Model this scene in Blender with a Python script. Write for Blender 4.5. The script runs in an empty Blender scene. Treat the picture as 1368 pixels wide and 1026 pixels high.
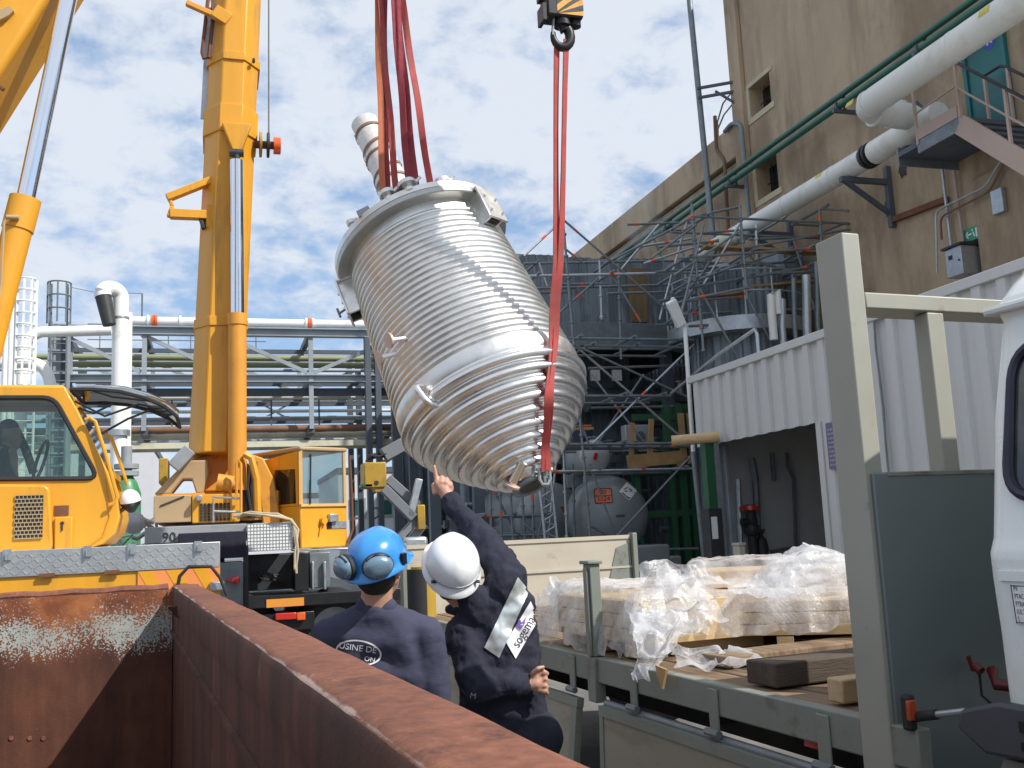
import bpy, bmesh, math, random
from mathutils import Vector, Matrix, noise
from mathutils.bvhtree import BVHTree
random.seed(7)
sc = bpy.context.scene
COL = sc.collection
R = math.radians
V = Vector

# ---------------------------------------------------------------- camera
FPX = 1330.0
CAMZ = 1.72
def _n(v): return v.normalized()
_Y = _n(V((286-684, -(730-513), -FPX)))            # world axes seen in camera space
_h = _n(V((1.0, 0.045, 0.0)))
_Z = _n(_h.cross(_Y)); _X = _n(_Y.cross(_Z))
RC = Matrix((_X, _Y, _Z))                           # camera space -> world
CP = V((0, 0, CAMZ))
cam_d = bpy.data.cameras.new('camera'); cam = bpy.data.objects.new('camera', cam_d); COL.objects.link(cam)
cam_d.sensor_width = 36.0; cam_d.lens = 36.0*FPX/1368.0
cam_d.clip_start = 0.05; cam_d.clip_end = 3000
cam.matrix_world = Matrix.Translation(CP) @ RC.to_4x4()
sc.camera = cam

# ---------------------------------------------------------------- sky and sun
SUN = _n(V((0.55, -0.50, 0.74)))                    # towards the sun
w = bpy.data.worlds.new('World'); sc.world = w; w.use_nodes = True
nt = w.node_tree; nt.nodes.clear()
def N(t, **k):
    n = nt.nodes.new(t)
    for a, b in k.items(): setattr(n, a, b)
    return n
def L(a, b): nt.links.new(a, b)
out = N('ShaderNodeOutputWorld'); bg = N('ShaderNodeBackground'); L(bg.outputs[0], out.inputs[0])
SKY = 0.125
bg.inputs[1].default_value = SKY
sky = N('ShaderNodeTexSky', sky_type='NISHITA'); sky.sun_disc = False
sky.sun_elevation = math.asin(SUN.z); sky.sun_rotation = math.atan2(SUN.x, SUN.y)
sky.air_density = 1.0; sky.dust_density = 0.3; sky.ozone_density = 3.0
tc = N('ShaderNodeTexCoord'); sep = N('ShaderNodeSeparateXYZ'); L(tc.outputs['Generated'], sep.inputs[0])
ad = N('ShaderNodeMath', operation='ADD'); L(sep.outputs[2], ad.inputs[0]); ad.inputs[1].default_value = 0.34
mx_ = N('ShaderNodeMath', operation='MAXIMUM'); L(ad.outputs[0], mx_.inputs[0]); mx_.inputs[1].default_value = 0.05
dv = N('ShaderNodeVectorMath', operation='DIVIDE'); cb = N('ShaderNodeCombineXYZ')
for i in range(3): L(mx_.outputs[0], cb.inputs[i])
L(tc.outputs['Generated'], dv.inputs[0]); L(cb.outputs[0], dv.inputs[1])
def noi(scale, det, rough, off, dist=0.0):
    mp = N('ShaderNodeMapping'); mp.inputs['Location'].default_value = off; mp.inputs['Scale'].default_value = (1, 1, 0.0)
    L(dv.outputs[0], mp.inputs[0])
    n = N('ShaderNodeTexNoise'); n.inputs['Scale'].default_value = scale; n.inputs['Detail'].default_value = det
    n.inputs['Roughness'].default_value = rough; n.inputs['Distortion'].default_value = dist; L(mp.outputs[0], n.inputs['Vector']); return n
n1 = noi(1.3, 3, 0.5, (3.1, 1.7, 0)); n2 = noi(11.0, 7, 0.6, (1.0, 2.0, 0), 0.15); n3 = noi(4.0, 4, .55, (7.3, 4.2, 0))
def mth(op, a, b):
    m = N('ShaderNodeMath', operation=op)
    for i, q in enumerate((a, b)):
        if hasattr(q, 'links'): L(q, m.inputs[i])
        else: m.inputs[i].default_value = q
    return m.outputs[0]
dens = mth('ADD', mth('ADD', mth('MULTIPLY', n1.outputs[0], 0.5), mth('MULTIPLY', n2.outputs[0], 0.62)), mth('MULTIPLY', n3.outputs[0], 0.5))
# fewer clouds near the horizon, more overhead
dens = mth('ADD', dens, mth('MULTIPLY', mth('MINIMUM', mth('SUBTRACT', sep.outputs[2], 0.27), 0.16), 0.50))
rp = N('ShaderNodeValToRGB'); rp.color_ramp.interpolation = 'EASE'
rp.color_ramp.elements[0].position = 0.675; rp.color_ramp.elements[1].position = 0.91
L(dens, rp.inputs[0])
veil = N('ShaderNodeMix', data_type='RGBA'); veil.inputs[0].default_value = 0.42; L(sky.outputs[0], veil.inputs[6]); veil.inputs[7].default_value = (3.0, 4.7, 7.4, 1)
mixc = N('ShaderNodeMix', data_type='RGBA'); L(mth('ADD', mth('MULTIPLY', rp.outputs[0], 0.90), 0.04), mixc.inputs[0])
L(veil.outputs[2], mixc.inputs[6]); mixc.inputs[7].default_value = (5.9, 6.3, 6.95, 1)
L(mixc.outputs[2], bg.inputs[0])
sd = bpy.data.lights.new('sun', 'SUN'); sd.energy = 5.0; sd.angle = R(0.53); sd.color = (1.0, 0.955, 0.88)
so = bpy.data.objects.new('sun', sd); COL.objects.link(so)
so.rotation_euler = (-SUN).to_track_quat('-Z', 'Y').to_euler(); so.location = (20, -20, 30)
sc.view_settings.view_transform = 'Standard'; sc.view_settings.look = 'None'
sc.view_settings.exposure = 0.1; sc.view_settings.gamma = 1.0
sc.render.engine = 'CYCLES'
sc.render.resolution_x = 1024; sc.render.resolution_y = 768
sc.cycles.max_bounces = 8; sc.cycles.transparent_max_bounces = 12

# ---------------------------------------------------------------- frames: the plant is square to the world axes; the lorry and skip stand a little askew
I4 = Matrix.Identity(4)
_t = RC @ _n(V((165-684, -(735.5-513), -FPX)))
TANG = -math.atan2(_t.x, _t.y)
T4 = Matrix.Rotation(TANG, 4, 'Z')
def ray(px, py): return RC @ V(((px-684)/FPX, -(py-513)/FPX, -1.0))
def PD(px, py, d): return CP + ray(px, py)*d
def PY(px, py, y, F=I4):
    Fi = F.inverted(); o = Fi @ CP; r = Fi.to_3x3() @ ray(px, py); return o + r*((y-o.y)/r.y)
def PX(px, py, x, F=I4):
    Fi = F.inverted(); o = Fi @ CP; r = Fi.to_3x3() @ ray(px, py); return o + r*((x-o.x)/r.x)
def PZ(px, py, z, F=I4):
    Fi = F.inverted(); o = Fi @ CP; r = Fi.to_3x3() @ ray(px, py); return o + r*((z-o.z)/r.z)

# ---------------------------------------------------------------- mesh helpers
BASE = {}
class MB:
    def __init__(s): s.v = []; s.f = []; s.mi = []; s.m = 0; s.cuts = []
    def cut(s): s.cuts.append((len(s.v), len(s.f))); return s
    def each(s, name, mat, parent, **k):              # one object per piece between cuts
        out = []; pv = pf = 0
        for cv, cf in s.cuts+[(len(s.v), len(s.f))]:
            if cv > pv:
                b = MB(); b.v = s.v[pv:cv]; b.f = [[i-pv for i in f] for f in s.f[pf:cf]]; b.mi = s.mi[pf:cf]; out.append(b.build(name, mat, parent, **k))
            pv, pf = cv, cf
        return out
    def add(s, vs, fs):
        b = len(s.v); s.v += [V(p) for p in vs]
        for f in fs: s.f.append([i+b for i in f]); s.mi.append(s.m)
        return s
    def box(s, a, b, M=None):
        (x0, y0, z0), (x1, y1, z1) = a, b
        vs = [V((x, y, z)) for z in (z0, z1) for y in (y0, y1) for x in (x0, x1)]
        if M is not None: vs = [M @ p for p in vs]
        return s.add(vs, [(0, 2, 3, 1), (4, 5, 7, 6), (0, 1, 5, 4), (2, 6, 7, 3), (0, 4, 6, 2), (1, 3, 7, 5)])
    def beam(s, p, q, wd, ht, up=(0, 0, 1)):
        p = V(p); q = V(q); d = (q-p).normalized(); up = V(up)
        if abs(d.dot(up)) > 0.98: up = V((0, 1, 0))
        x = d.cross(up).normalized()*(wd/2); y = x.cross(d).normalized()*(ht/2)
        vs = [p-x-y, p+x-y, p+x+y, p-x+y, q-x-y, q+x-y, q+x+y, q-x+y]
        return s.add(vs, [(3, 2, 1, 0), (4, 5, 6, 7), (0, 1, 5, 4), (1, 2, 6, 5), (2, 3, 7, 6), (3, 0, 4, 7)])
    def tube(s, p, q, r, n=8, r2=None, cap=True):
        p = V(p); q = V(q); d = (q-p).normalized(); u = d.orthogonal().normalized(); v = d.cross(u)
        r2 = r if r2 is None else r2; vs = []
        for c, rr in ((p, r), (q, r2)):
            for i in range(n):
                a = 2*math.pi*i/n; vs.append(c+u*(rr*math.cos(a))+v*(rr*math.sin(a)))
        fs = [(i, (i+1) % n, n+(i+1) % n, n+i) for i in range(n)]
        if cap: fs += [tuple(range(n-1, -1, -1)), tuple(range(n, 2*n))]
        return s.add(vs, fs)
    def path(s, pts, r, n=8, closed=False, cap=True):
        pts = [V(p) for p in pts]; k = len(pts); vs = []; u = None
        rs = r if isinstance(r, (list, tuple)) else [r]*k
        for i, p in enumerate(pts):
            if closed: d = pts[(i+1) % k]-pts[i-1]
            else: d = pts[min(i+1, k-1)]-pts[max(i-1, 0)]
            d = d.normalized() if d.length > 1e-9 else V((0, 0, 1))
            if u is None: u = d.orthogonal().normalized()
            else:
                u = u-d*u.dot(d); u = u.normalized() if u.length > 1e-6 else d.orthogonal().normalized()
            v = d.cross(u)
            for j in range(n):
                a = 2*math.pi*j/n; vs.append(p+u*(rs[i]*math.cos(a))+v*(rs[i]*math.sin(a)))
        fs = []
        for i in range(k if closed else k-1):
            for j in range(n):
                a = i*n+j; b = i*n+(j+1) % n; c = ((i+1) % k)*n+(j+1) % n; d = ((i+1) % k)*n+j
                fs.append((a, b, c, d))
        if not closed and cap: fs += [tuple(range(n-1, -1, -1)), tuple(range((k-1)*n, k*n))]
        return s.add(vs, fs)
    def ribbon(s, pts, wv, th):                      # flat strap: centre line, half-width vectors, thickness
        vs = []; k = len(pts)
        for i, p in enumerate(pts):
            p = V(p); wd = V(wv[i] if isinstance(wv, list) else wv)
            d = (V(pts[min(i+1, k-1)])-V(pts[max(i-1, 0)])).normalized(); nn = d.cross(wd).normalized()*(th/2)
            vs += [p-wd-nn, p+wd-nn, p+wd+nn, p-wd+nn]
        fs = []
        for i in range(k-1):
            for j in range(4): fs.append((i*4+j, i*4+(j+1) % 4, i*4+4+(j+1) % 4, i*4+4+j))
        fs += [(3, 2, 1, 0), tuple(range(4*k-4, 4*k))]
        return s.add(vs, fs)
    def lathe(s, prof, n=32, M=None, cap=True, a0=0, a1=2*math.pi):
        full = abs(a1-a0-2*math.pi) < 1e-6; vs = []; k = len(prof); cnt = n if full else n+1
        for (r, z) in prof:
            for i in range(cnt):
                a = a0+(a1-a0)*i/n; p = V((r*math.cos(a), r*math.sin(a), z)); vs.append(M @ p if M is not None else p)
        fs = []
        for j in range(k-1):
            for i in range(n):
                i2 = (i+1) % cnt
                fs.append((j*cnt+i, j*cnt+i2, (j+1)*cnt+i2, (j+1)*cnt+i))
        if cap and full: fs += [tuple(range(n-1, -1, -1)), tuple(range((k-1)*n, k*n))]
        return s.add(vs, fs)
    def prism(s, poly, ext):
        ext = V(ext); k = len(poly); vs = [V(p) for p in poly]+[V(p)+ext for p in poly]
        fs = [tuple(range(k-1, -1, -1)), tuple(range(k, 2*k))]+[(i, (i+1) % k, k+(i+1) % k, k+i) for i in range(k)]
        return s.add(vs, fs)
    def grid(s, fn, nu, nv):
        vs = [fn(i/nu, j/nv) for j in range(nv+1) for i in range(nu+1)]
        fs = [(j*(nu+1)+i, j*(nu+1)+i+1, (j+1)*(nu+1)+i+1, (j+1)*(nu+1)+i) for j in range(nv) for i in range(nu)]
        return s.add(vs, fs)
    def ball(s, c, r, n=14, sq=(1, 1, 1), M=None):
        pr = []
        c = V(c)
        A = Matrix.Translation(c) @ (M.to_4x4() if M is not None else I4) @ Matrix.Diagonal((r*sq[0], r*sq[1], r*sq[2], 1))
        for i in range(n//2+1):
            t = -math.pi/2+math.pi*i/(n//2); pr.append((max(math.cos(t), 1e-4), math.sin(t)))
        return s.lathe(pr, n, A, cap=False)
    def build(s, name, mat, parent=None, F=I4, base=None, bev=0, sharp=38, recalc=True):
        me = bpy.data.meshes.new(name)
        if parent is not None: F, base = BASE[parent.name_full]
        elif base is None:
            xs = [p.x for p in s.v]; ys = [p.y for p in s.v]; zs = [p.z for p in s.v]
            base = V(((min(xs)+max(xs))/2, (min(ys)+max(ys))/2, min(zs)))
        base = V(base)
        me.from_pydata([p-base for p in s.v], [], s.f)
        ms = mat if isinstance(mat, (list, tuple)) else [mat]
        for m in ms: me.materials.append(m)
        if len(ms) > 1:
            for p, i in zip(me.polygons, s.mi): p.material_index = i
        me.validate()
        if recalc:
            bm = bmesh.new(); bm.from_mesh(me); bmesh.ops.recalc_face_normals(bm, faces=bm.faces); bm.to_mesh(me); bm.free()
        for p in me.polygons: p.use_smooth = True
        me.set_sharp_from_angle(angle=R(sharp))
        o = bpy.data.objects.new(name, me); COL.objects.link(o)
        if parent is not None: o.parent = parent
        else: o.matrix_world = F @ Matrix.Translation(base)
        BASE[o.name_full] = (F, base)
        if bev:
            b = o.modifiers.new('bevel', 'BEVEL'); b.width = bev; b.segments = 2; b.limit_method = 'ANGLE'; b.angle_limit = R(40)
        return o
def tag(o, label=None, cat=None, group=None, kind=None):
    if label: o['label'] = label
    if cat: o['category'] = cat
    if group: o['group'] = group
    if kind: o['kind'] = kind
    return o
def thing(name, label, cat, base=(0, 0, 0), F=I4, group=None):
    o = bpy.data.objects.new(name, None); COL.objects.link(o); o.empty_display_size = 0.2
    o.matrix_world = F @ Matrix.Translation(V(base)); BASE[o.name_full] = (F, V(base))
    return tag(o, label, cat, group)
def text_mesh(txt, size, ext=0.0, res=3):
    cu = bpy.data.curves.new('lettering', 'FONT'); cu.body = txt; cu.size = size; cu.align_x = 'CENTER'; cu.align_y = 'CENTER'
    cu.extrude = ext; cu.resolution_u = res
    o = bpy.data.objects.new('lettering', cu); COL.objects.link(o)
    bpy.context.view_layer.update()
    me = bpy.data.meshes.new_from_object(o.evaluated_get(bpy.context.evaluated_depsgraph_get()))
    vs = [v.co.copy() for v in me.vertices]; fs = [list(p.vertices) for p in me.polygons]
    COL.objects.unlink(o); bpy.data.objects.remove(o); bpy.data.meshes.remove(me)
    return vs, fs
def add_text(mb, txt, size, M, ext=0.0):
    vs, fs = text_mesh(txt, size, ext); mb.add([M @ v for v in vs], fs); return mb
def axes(o, x, y, z=None):                           # matrix with columns x, y, x*y at o
    x = V(x).normalized(); y = (V(y)-x*V(y).dot(x)).normalized(); z = x.cross(y)
    m = Matrix((x, y, z)).transposed().to_4x4(); m.translation = V(o); return m

# ---------------------------------------------------------------- procedural materials
def mat(name, col, rough=0.5, metal=0.0, var=0.12, vs=3.0, bump=0.0, bs=60.0, dirt=None, dirt_amt=0.0, ds=2.0, dth=0.55, rv=0.1, stretch=(1, 1, 1), spec=0.5, coat=0.0, trans=0.0, alpha=1.0, emis=None):
    m = bpy.data.materials.new(name); m.use_nodes = True; t = m.node_tree; b = t.nodes['Principled BSDF']
    lk = t.links.new
    c = t.nodes.new('ShaderNodeTexCoord'); mp = t.nodes.new('ShaderNodeMapping'); mp.inputs['Scale'].default_value = stretch
    lk(c.outputs['Object'], mp.inputs[0])
    def nz(s, d=5, r=0.6):
        n = t.nodes.new('ShaderNodeTexNoise'); n.inputs['Scale'].default_value = s; n.inputs['Detail'].default_value = d
        n.inputs['Roughness'].default_value = r; lk(mp.outputs[0], n.inputs['Vector']); return n
    n = nz(vs)
    rr = t.nodes.new('ShaderNodeMapRange'); lk(n.outputs[0], rr.inputs[0]); rr.inputs[1].default_value = .25; rr.inputs[2].default_value = .75
    rr.inputs[3].default_value = 1-var; rr.inputs[4].default_value = 1+var
    mu = t.nodes.new('ShaderNodeVectorMath'); mu.operation = 'SCALE'; mu.inputs[0].default_value = col; lk(rr.outputs[0], mu.inputs['Scale'])
    cur = mu.outputs[0]
    if dirt is not None:
        n2 = nz(ds, 8, 0.68)
        cr = t.nodes.new('ShaderNodeMapRange'); cr.interpolation_type = 'SMOOTHSTEP'; lk(n2.outputs[0], cr.inputs[0])
        cr.inputs[1].default_value = dth-.07; cr.inputs[2].default_value = dth+.07; cr.inputs[4].default_value = dirt_amt
        mx = t.nodes.new('ShaderNodeMix'); mx.data_type = 'RGBA'; lk(cr.outputs[0], mx.inputs[0]); lk(cur, mx.inputs[6]); mx.inputs[7].default_value = (*dirt, 1)
        cur = mx.outputs[2]
    lk(cur, b.inputs['Base Color'])
    r2 = t.nodes.new('ShaderNodeMapRange'); lk(nz(vs*3.1).outputs[0], r2.inputs[0]); r2.inputs[1].default_value = .3; r2.inputs[2].default_value = .7
    r2.inputs[3].default_value = max(.03, rough-rv); r2.inputs[4].default_value = min(1, rough+rv); lk(r2.outputs[0], b.inputs['Roughness'])
    b.inputs['Metallic'].default_value = metal; b.inputs['Specular IOR Level'].default_value = spec
    b.inputs['Coat Weight'].default_value = coat; b.inputs['Coat Roughness'].default_value = 0.08
    b.inputs['Transmission Weight'].default_value = trans; b.inputs['Alpha'].default_value = alpha
    if emis: b.inputs['Emission Color'].default_value = (*emis[0], 1); b.inputs['Emission Strength'].default_value = emis[1]
    if bump:
        bp = t.nodes.new('ShaderNodeBump'); bp.inputs['Strength'].default_value = min(1, bump); bp.inputs['Distance'].default_value = 0.01*max(1, bump)
        lk(nz(bs, 6, .65).outputs[0], bp.inputs['Height']); lk(bp.outputs[0], b.inputs['Normal'])
    return m
def glass(name, tint=(.75, .85, .85), tr=0.75, rough=0.03, dust_sheen=.05):
    m = bpy.data.materials.new(name); m.use_nodes = True; t = m.node_tree; t.nodes.clear(); lk = t.links.new
    o = t.nodes.new('ShaderNodeOutputMaterial'); a = t.nodes.new('ShaderNodeBsdfTransparent'); a.inputs[0].default_value = (*[c*tr for c in tint], 1)
    g = t.nodes.new('ShaderNodeBsdfGlossy'); g.inputs[0].default_value = (1, 1, 1, 1); g.inputs[1].default_value = rough
    f = t.nodes.new('ShaderNodeFresnel'); f.inputs[0].default_value = 1.55
    d = t.nodes.new('ShaderNodeBsdfDiffuse'); d.inputs[0].default_value = (.55, .6, .6, 1)
    n = t.nodes.new('ShaderNodeTexNoise'); c = t.nodes.new('ShaderNodeTexCoord'); lk(c.outputs['Object'], n.inputs[0]); n.inputs['Scale'].default_value = 2.2; n.inputs['Detail'].default_value = 6
    rr = t.nodes.new('ShaderNodeMapRange'); lk(n.outputs[0], rr.inputs[0]); rr.inputs[1].default_value = .4; rr.inputs[2].default_value = .8; rr.inputs[3].default_value = dust_sheen*.15; rr.inputs[4].default_value = dust_sheen
    m1 = t.nodes.new('ShaderNodeMixShader'); lk(rr.outputs[0], m1.inputs[0]); lk(a.outputs[0], m1.inputs[1]); lk(d.outputs[0], m1.inputs[2])
    m2 = t.nodes.new('ShaderNodeMixShader'); lk(f.outputs[0], m2.inputs[0]); lk(m1.outputs[0], m2.inputs[1]); lk(g.outputs[0], m2.inputs[2]); lk(m2.outputs[0], o.inputs[0])
    return m
YEL = (0.70, 0.325, 0.02)
M = dict(
 yellow=mat('crane_yellow', YEL, .45, var=.11, vs=1.6, dirt=(.33, .17, .04), dirt_amt=.5, ds=2.6, dth=.60, coat=.1, stretch=(1.6, 1.6, .22), bump=.12, bs=9),
 yellow_old=mat('faded_yellow', (.66, .29, .035), .5, var=.12, vs=2, dirt=(.25, .13, .05), dirt_amt=.6, ds=2.4, dth=.6),
 tan=mat('tan_panel', (.42, .30, .17), .55, var=.08),
 ochre=mat('ochre_paint', (.42, .26, .03), .5, var=.12, dirt=(.16, .11, .04), dirt_amt=.5, ds=3),
 chrome=mat('chrome_rod', (.82, .84, .88), .09, 1.0, var=.03, rv=.03),
 stainless=mat('stainless_steel', (.76, .75, .73), .40, 1.0, var=.09, vs=2.2, bump=.03, bs=160, rv=.07, dirt=(.56, .54, .51), dirt_amt=.45, ds=3.0, dth=.56),
 polished=mat('polished_steel', (.78, .77, .76), .29, 1.0, var=.06, vs=3, rv=.05),
 cover=mat('blank_cover', (.55, .40, .33), .5, .3, var=.1),
 galv=mat('galvanised_steel', (.44, .47, .50), .42, .75, var=.16, vs=9, rv=.12),
 tubedark=mat('weathered_tube', (.20, .23, .25), .5, .5, var=.2, vs=6),
 paintring=mat('orange_marking', (.75, .10, .02), .55, var=.1),
 rackgrey=mat('rack_grey_paint', (.30, .34, .38), .5, var=.1, vs=.8, dirt=(.2, .2, .2), dirt_amt=.4, ds=.7),
 rackdark=mat('rack_dark_paint', (.085, .10, .125), .55, var=.15, vs=1),
 white=mat('white_paint', (.80, .81, .80), .4, var=.04, vs=1.5, dirt=(.55, .52, .46), dirt_amt=.5, ds=2.2, dth=.62),
 whitepipe=mat('white_pipe_jacket', (.72, .73, .69), .45, var=.08, vs=.9, dirt=(.50, .46, .38), dirt_amt=.4, ds=1.1, dth=.58),
 creampipe=mat('cream_pipe_jacket', (.60, .58, .45), .5, var=.1, vs=.6, dirt=(.35, .3, .2), dirt_amt=.5, ds=.8),
 olive=mat('olive_pipe', (.25, .27, .15), .5, var=.12, vs=.8),
 brownpipe=mat('rusty_pipe', (.20, .11, .065), .7, var=.25, vs=2),
 green=mat('green_paint', (.018, .10, .045), .45, var=.15, vs=1.5, dirt=(.05, .08, .04), dirt_amt=.5, ds=2),
 teal=mat('teal_paint', (.012, .15, .15), .45, var=.12, vs=1.2, dirt=(.04, .09, .09), dirt_amt=.5, ds=1.5),
 greenpipe=mat('green_pipe_paint', (.025, .12, .085), .42, var=.12, vs=1),
 pink=mat('faded_pink_paint', (.45, .34, .29), .55, var=.08, vs=1.5),
 black=mat('black_paint', (.013, .014, .016), .4, var=.2, vs=2),
 rubber=mat('black_rubber', (.018, .018, .019), .7, var=.2),
 dark=mat('dark_machinery', (.03, .032, .035), .55, var=.3, vs=4),
 rust=mat('rust_brown', (.16, .065, .035), .8, var=.3, vs=5, bump=.4, bs=90),
 sling=mat('red_webbing', (.42, .062, .058), .75, var=.18, vs=6, bump=.3, bs=220, dirt=(.30, .09, .07), dirt_amt=.6, ds=3.5, dth=.52),
 slingdark=mat('dark_red_webbing', (.26, .03, .045), .8, var=.15, vs=6, bump=.3, bs=220),
 slingold=mat('faded_orange_webbing', (.50, .15, .07), .8, var=.15, vs=6, bump=.3, bs=220),
 film=mat('wrap_film', (.70, .68, .66), .35, .25, var=.12, vs=7, bump=.6, bs=18),
 tape=mat('brown_tape', (.23, .14, .10), .45, var=.2),
 conc=mat('yard_concrete', (.20, .19, .175), .85, var=.15, vs=.4, bump=.3, bs=25, dirt=(.11, .105, .10), dirt_amt=.8, ds=.35, dth=.52),
 timber=mat('pale_timber', (.56, .40, .22), .7, var=.2, vs=3, stretch=(.6, 6, 6), bump=.25, bs=20),
 timberdark=mat('old_dark_timber', (.075, .055, .04), .8, var=.35, vs=3, stretch=(.8, 6, 6), bump=.5, bs=20),
 deck=mat('worn_deck_boards', (.15, .095, .055), .8, var=.35, vs=2.5, stretch=(9, .7, 3), bump=.4, bs=16, dirt=(.26, .18, .11), dirt_amt=.7, ds=2.0, dth=.5),
 plank=mat('scaffold_plank', (.40, .25, .11), .75, var=.25, vs=3, bump=.2),
 railpaint=mat('worn_grey_green_paint', (.20, .22, .19), .5, var=.12, vs=2, dirt=(.10, .075, .05), dirt_amt=.65, ds=4.5, dth=.62),
 creampaint=mat('worn_cream_paint', (.325, .325, .275), .5, var=.07, vs=2, dirt=(.22, .15, .09), dirt_amt=.7, ds=9, dth=.68),
 board=mat('cream_board', (.47, .43, .345), .6, var=.14, vs=1.1, dirt=(.25, .215, .16), dirt_amt=.4, ds=5, dth=.62, stretch=(1, .35, 1.6)),
 panelgreen=mat('grey_green_panel', (.135, .165, .165), .42, var=.06, vs=1.2, dirt=(.05, .05, .045), dirt_amt=.5, ds=5, dth=.66),
 cabwhite=mat('cab_white', (.80, .83, .80), .25, var=.02, vs=1, coat=.5, dirt=(.62, .62, .56), dirt_amt=.35, ds=3, dth=.6),
 mudguard=mat('grey_plastic', (.055, .06, .07), .55, var=.12),
 seal=mat('dark_blue_rubber', (.015, .015, .035), .45, var=.1),
 redlens=mat('red_lens', (.55, .03, .02), .2, var=.06, coat=.5),
 orangelens=mat('orange_lens', (.75, .12, .02), .3, var=.06, coat=.4),
 navy=mat('navy_cloth', (.024, .026, .042), .85, var=.15, vs=5, bump=.9, bs=13, spec=.25, stretch=(1.5, 1.5, .8)),
 navyworn=mat('faded_navy_cloth', (.056, .059, .096), .88, var=.12, vs=4, bump=.5, bs=9, spec=.2, stretch=(.8, .8, 1.6)),
 silver=mat('reflective_tape', (.62, .66, .66), .38, .55, var=.08, vs=20),
 patch=mat('white_patch', (.80, .80, .84), .7, var=.04),
 ink=mat('dark_lettering', (.03, .03, .04), .7, var=.05),
 purple=mat('purple_mark', (.22, .13, .50), .7, var=.05),
 skin=mat('skin', (.50, .27, .19), .5, var=.12, vs=14, bump=.1, bs=150),
 hair=mat('dark_hair', (.022, .016, .012), .65, var=.3, vs=40, bump=.6, bs=240),
 bluehat=mat('blue_helmet', (.035, .24, .62), .28, var=.04, coat=.35),
 whitehat=mat('white_helmet', (.82, .84, .86), .3, var=.03, coat=.3, dirt=(.6, .6, .58), dirt_amt=.35, ds=9, dth=.62),
 muff=mat('grey_blue_shell', (.16, .25, .33), .25, .3, var=.08, coat=.4),
 darkglass=mat('dark_void', (.012, .014, .016), .3, var=.2),
 clearglass=glass('cab_glass', (.96, .99, .98), .96), bluishglass=glass('pale_sheen_glass', (.80, .93, .95), .82, .06, .30), greenglass=glass('tinted_glass', (.80, .92, .86), .86),  # bluishglass: strong diffuse layer stands in for a pale bluish reflection
 clad=None)

# ================================================================ SETTING
def corr(mb, o, u, n, up, length, z0, z1, pitch=.25, depth=.035, top=.35):
    """trapezoid-ribbed sheet: from o along u, ribs along up, bulging along n"""
    o, u, n, up = V(o), V(u).normalized(), V(n).normalized(), V(up)
    pts = []; x = 0.0; pitch = length/max(1, round(length/pitch))
    while x < length-1e-6:
        for fx, h in ((0, 0), (.30, 0), (.36, 1), (.36+top, 1), (.42+top, 0)):
            xx = min(x+fx*pitch, length); pts.append((xx, h*depth))
        x += pitch
    pts.append((length, 0)); vs = []; fs = []
    for (a, h) in pts:
        p = o+u*a+n*h; vs += [p+up*z0, p+up*z1]
    for i in range(len(pts)-1): fs.append((2*i, 2*i+2, 2*i+3, 2*i+1))
    return mb.add(vs, fs)

M['clad'] = mat('grey_white_cladding', (.57, .58, .575), .45, var=.05, vs=.6, dirt=(.50, .50, .48), dirt_amt=.45, ds=1.3, dth=.6, stretch=(1, 1, .35))
M['cladblue'] = mat('blue_grey_cladding', (.24, .285, .325), .45, .2, var=.3, vs=.9, dirt=(.07, .085, .10), dirt_amt=.7, ds=.9, dth=.5, stretch=(2, 2, .4))
M['cladrust'] = mat('stained_cladding', (.20, .14, .07), .6, .1, var=.3, vs=1)
M['whiteclad'] = mat('pale_far_cladding', (.60, .62, .66), .6, var=.04)

g = MB().grid(lambda u, v: V((-600+1200*u, -300+1500*v, 0)), 12, 12)
tag(g.build('ground', M['conc'], base=(0, 0, 0)), kind='structure')

def plaster(name, col):
    m = mat(name, col, .9, var=.16, vs=.45, bump=1.6, bs=9, dirt=(.25, .185, .12), dirt_amt=.75, ds=.33, dth=.53, stretch=(1, 1, .55))
    t = m.node_tree; b = t.nodes['Principled BSDF']; src = b.inputs['Base Color'].links[0].from_socket
    c = t.nodes.new('ShaderNodeTexCoord'); mp = t.nodes.new('ShaderNodeMapping'); mp.inputs['Scale'].default_value = (1.1, 1.1, .13); t.links.new(c.outputs['Object'], mp.inputs[0])
    n = t.nodes.new('ShaderNodeTexNoise'); n.inputs['Scale'].default_value = 1.1; n.inputs['Detail'].default_value = 9; n.inputs['Roughness'].default_value = .65; t.links.new(mp.outputs[0], n.inputs[0])
    r = t.nodes.new('ShaderNodeMapRange'); r.interpolation_type = 'SMOOTHSTEP'; t.links.new(n.outputs[0], r.inputs[0]); r.inputs[1].default_value = .46; r.inputs[2].default_value = .70; r.inputs[4].default_value = .6
    x = t.nodes.new('ShaderNodeMix'); x.data_type = 'RGBA'; t.links.new(r.outputs[0], x.inputs[0]); t.links.new(src, x.inputs[6]); x.inputs[7].default_value = (.20, .155, .11, 1)
    t.links.new(x.outputs[2], b.inputs['Base Color']); return m
M['plaster'] = plaster('beige_rendered_wall', (.455, .35, .24))
M['sillcream'] = mat('cream_surround', (.52, .46, .33), .8, var=.12)

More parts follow.
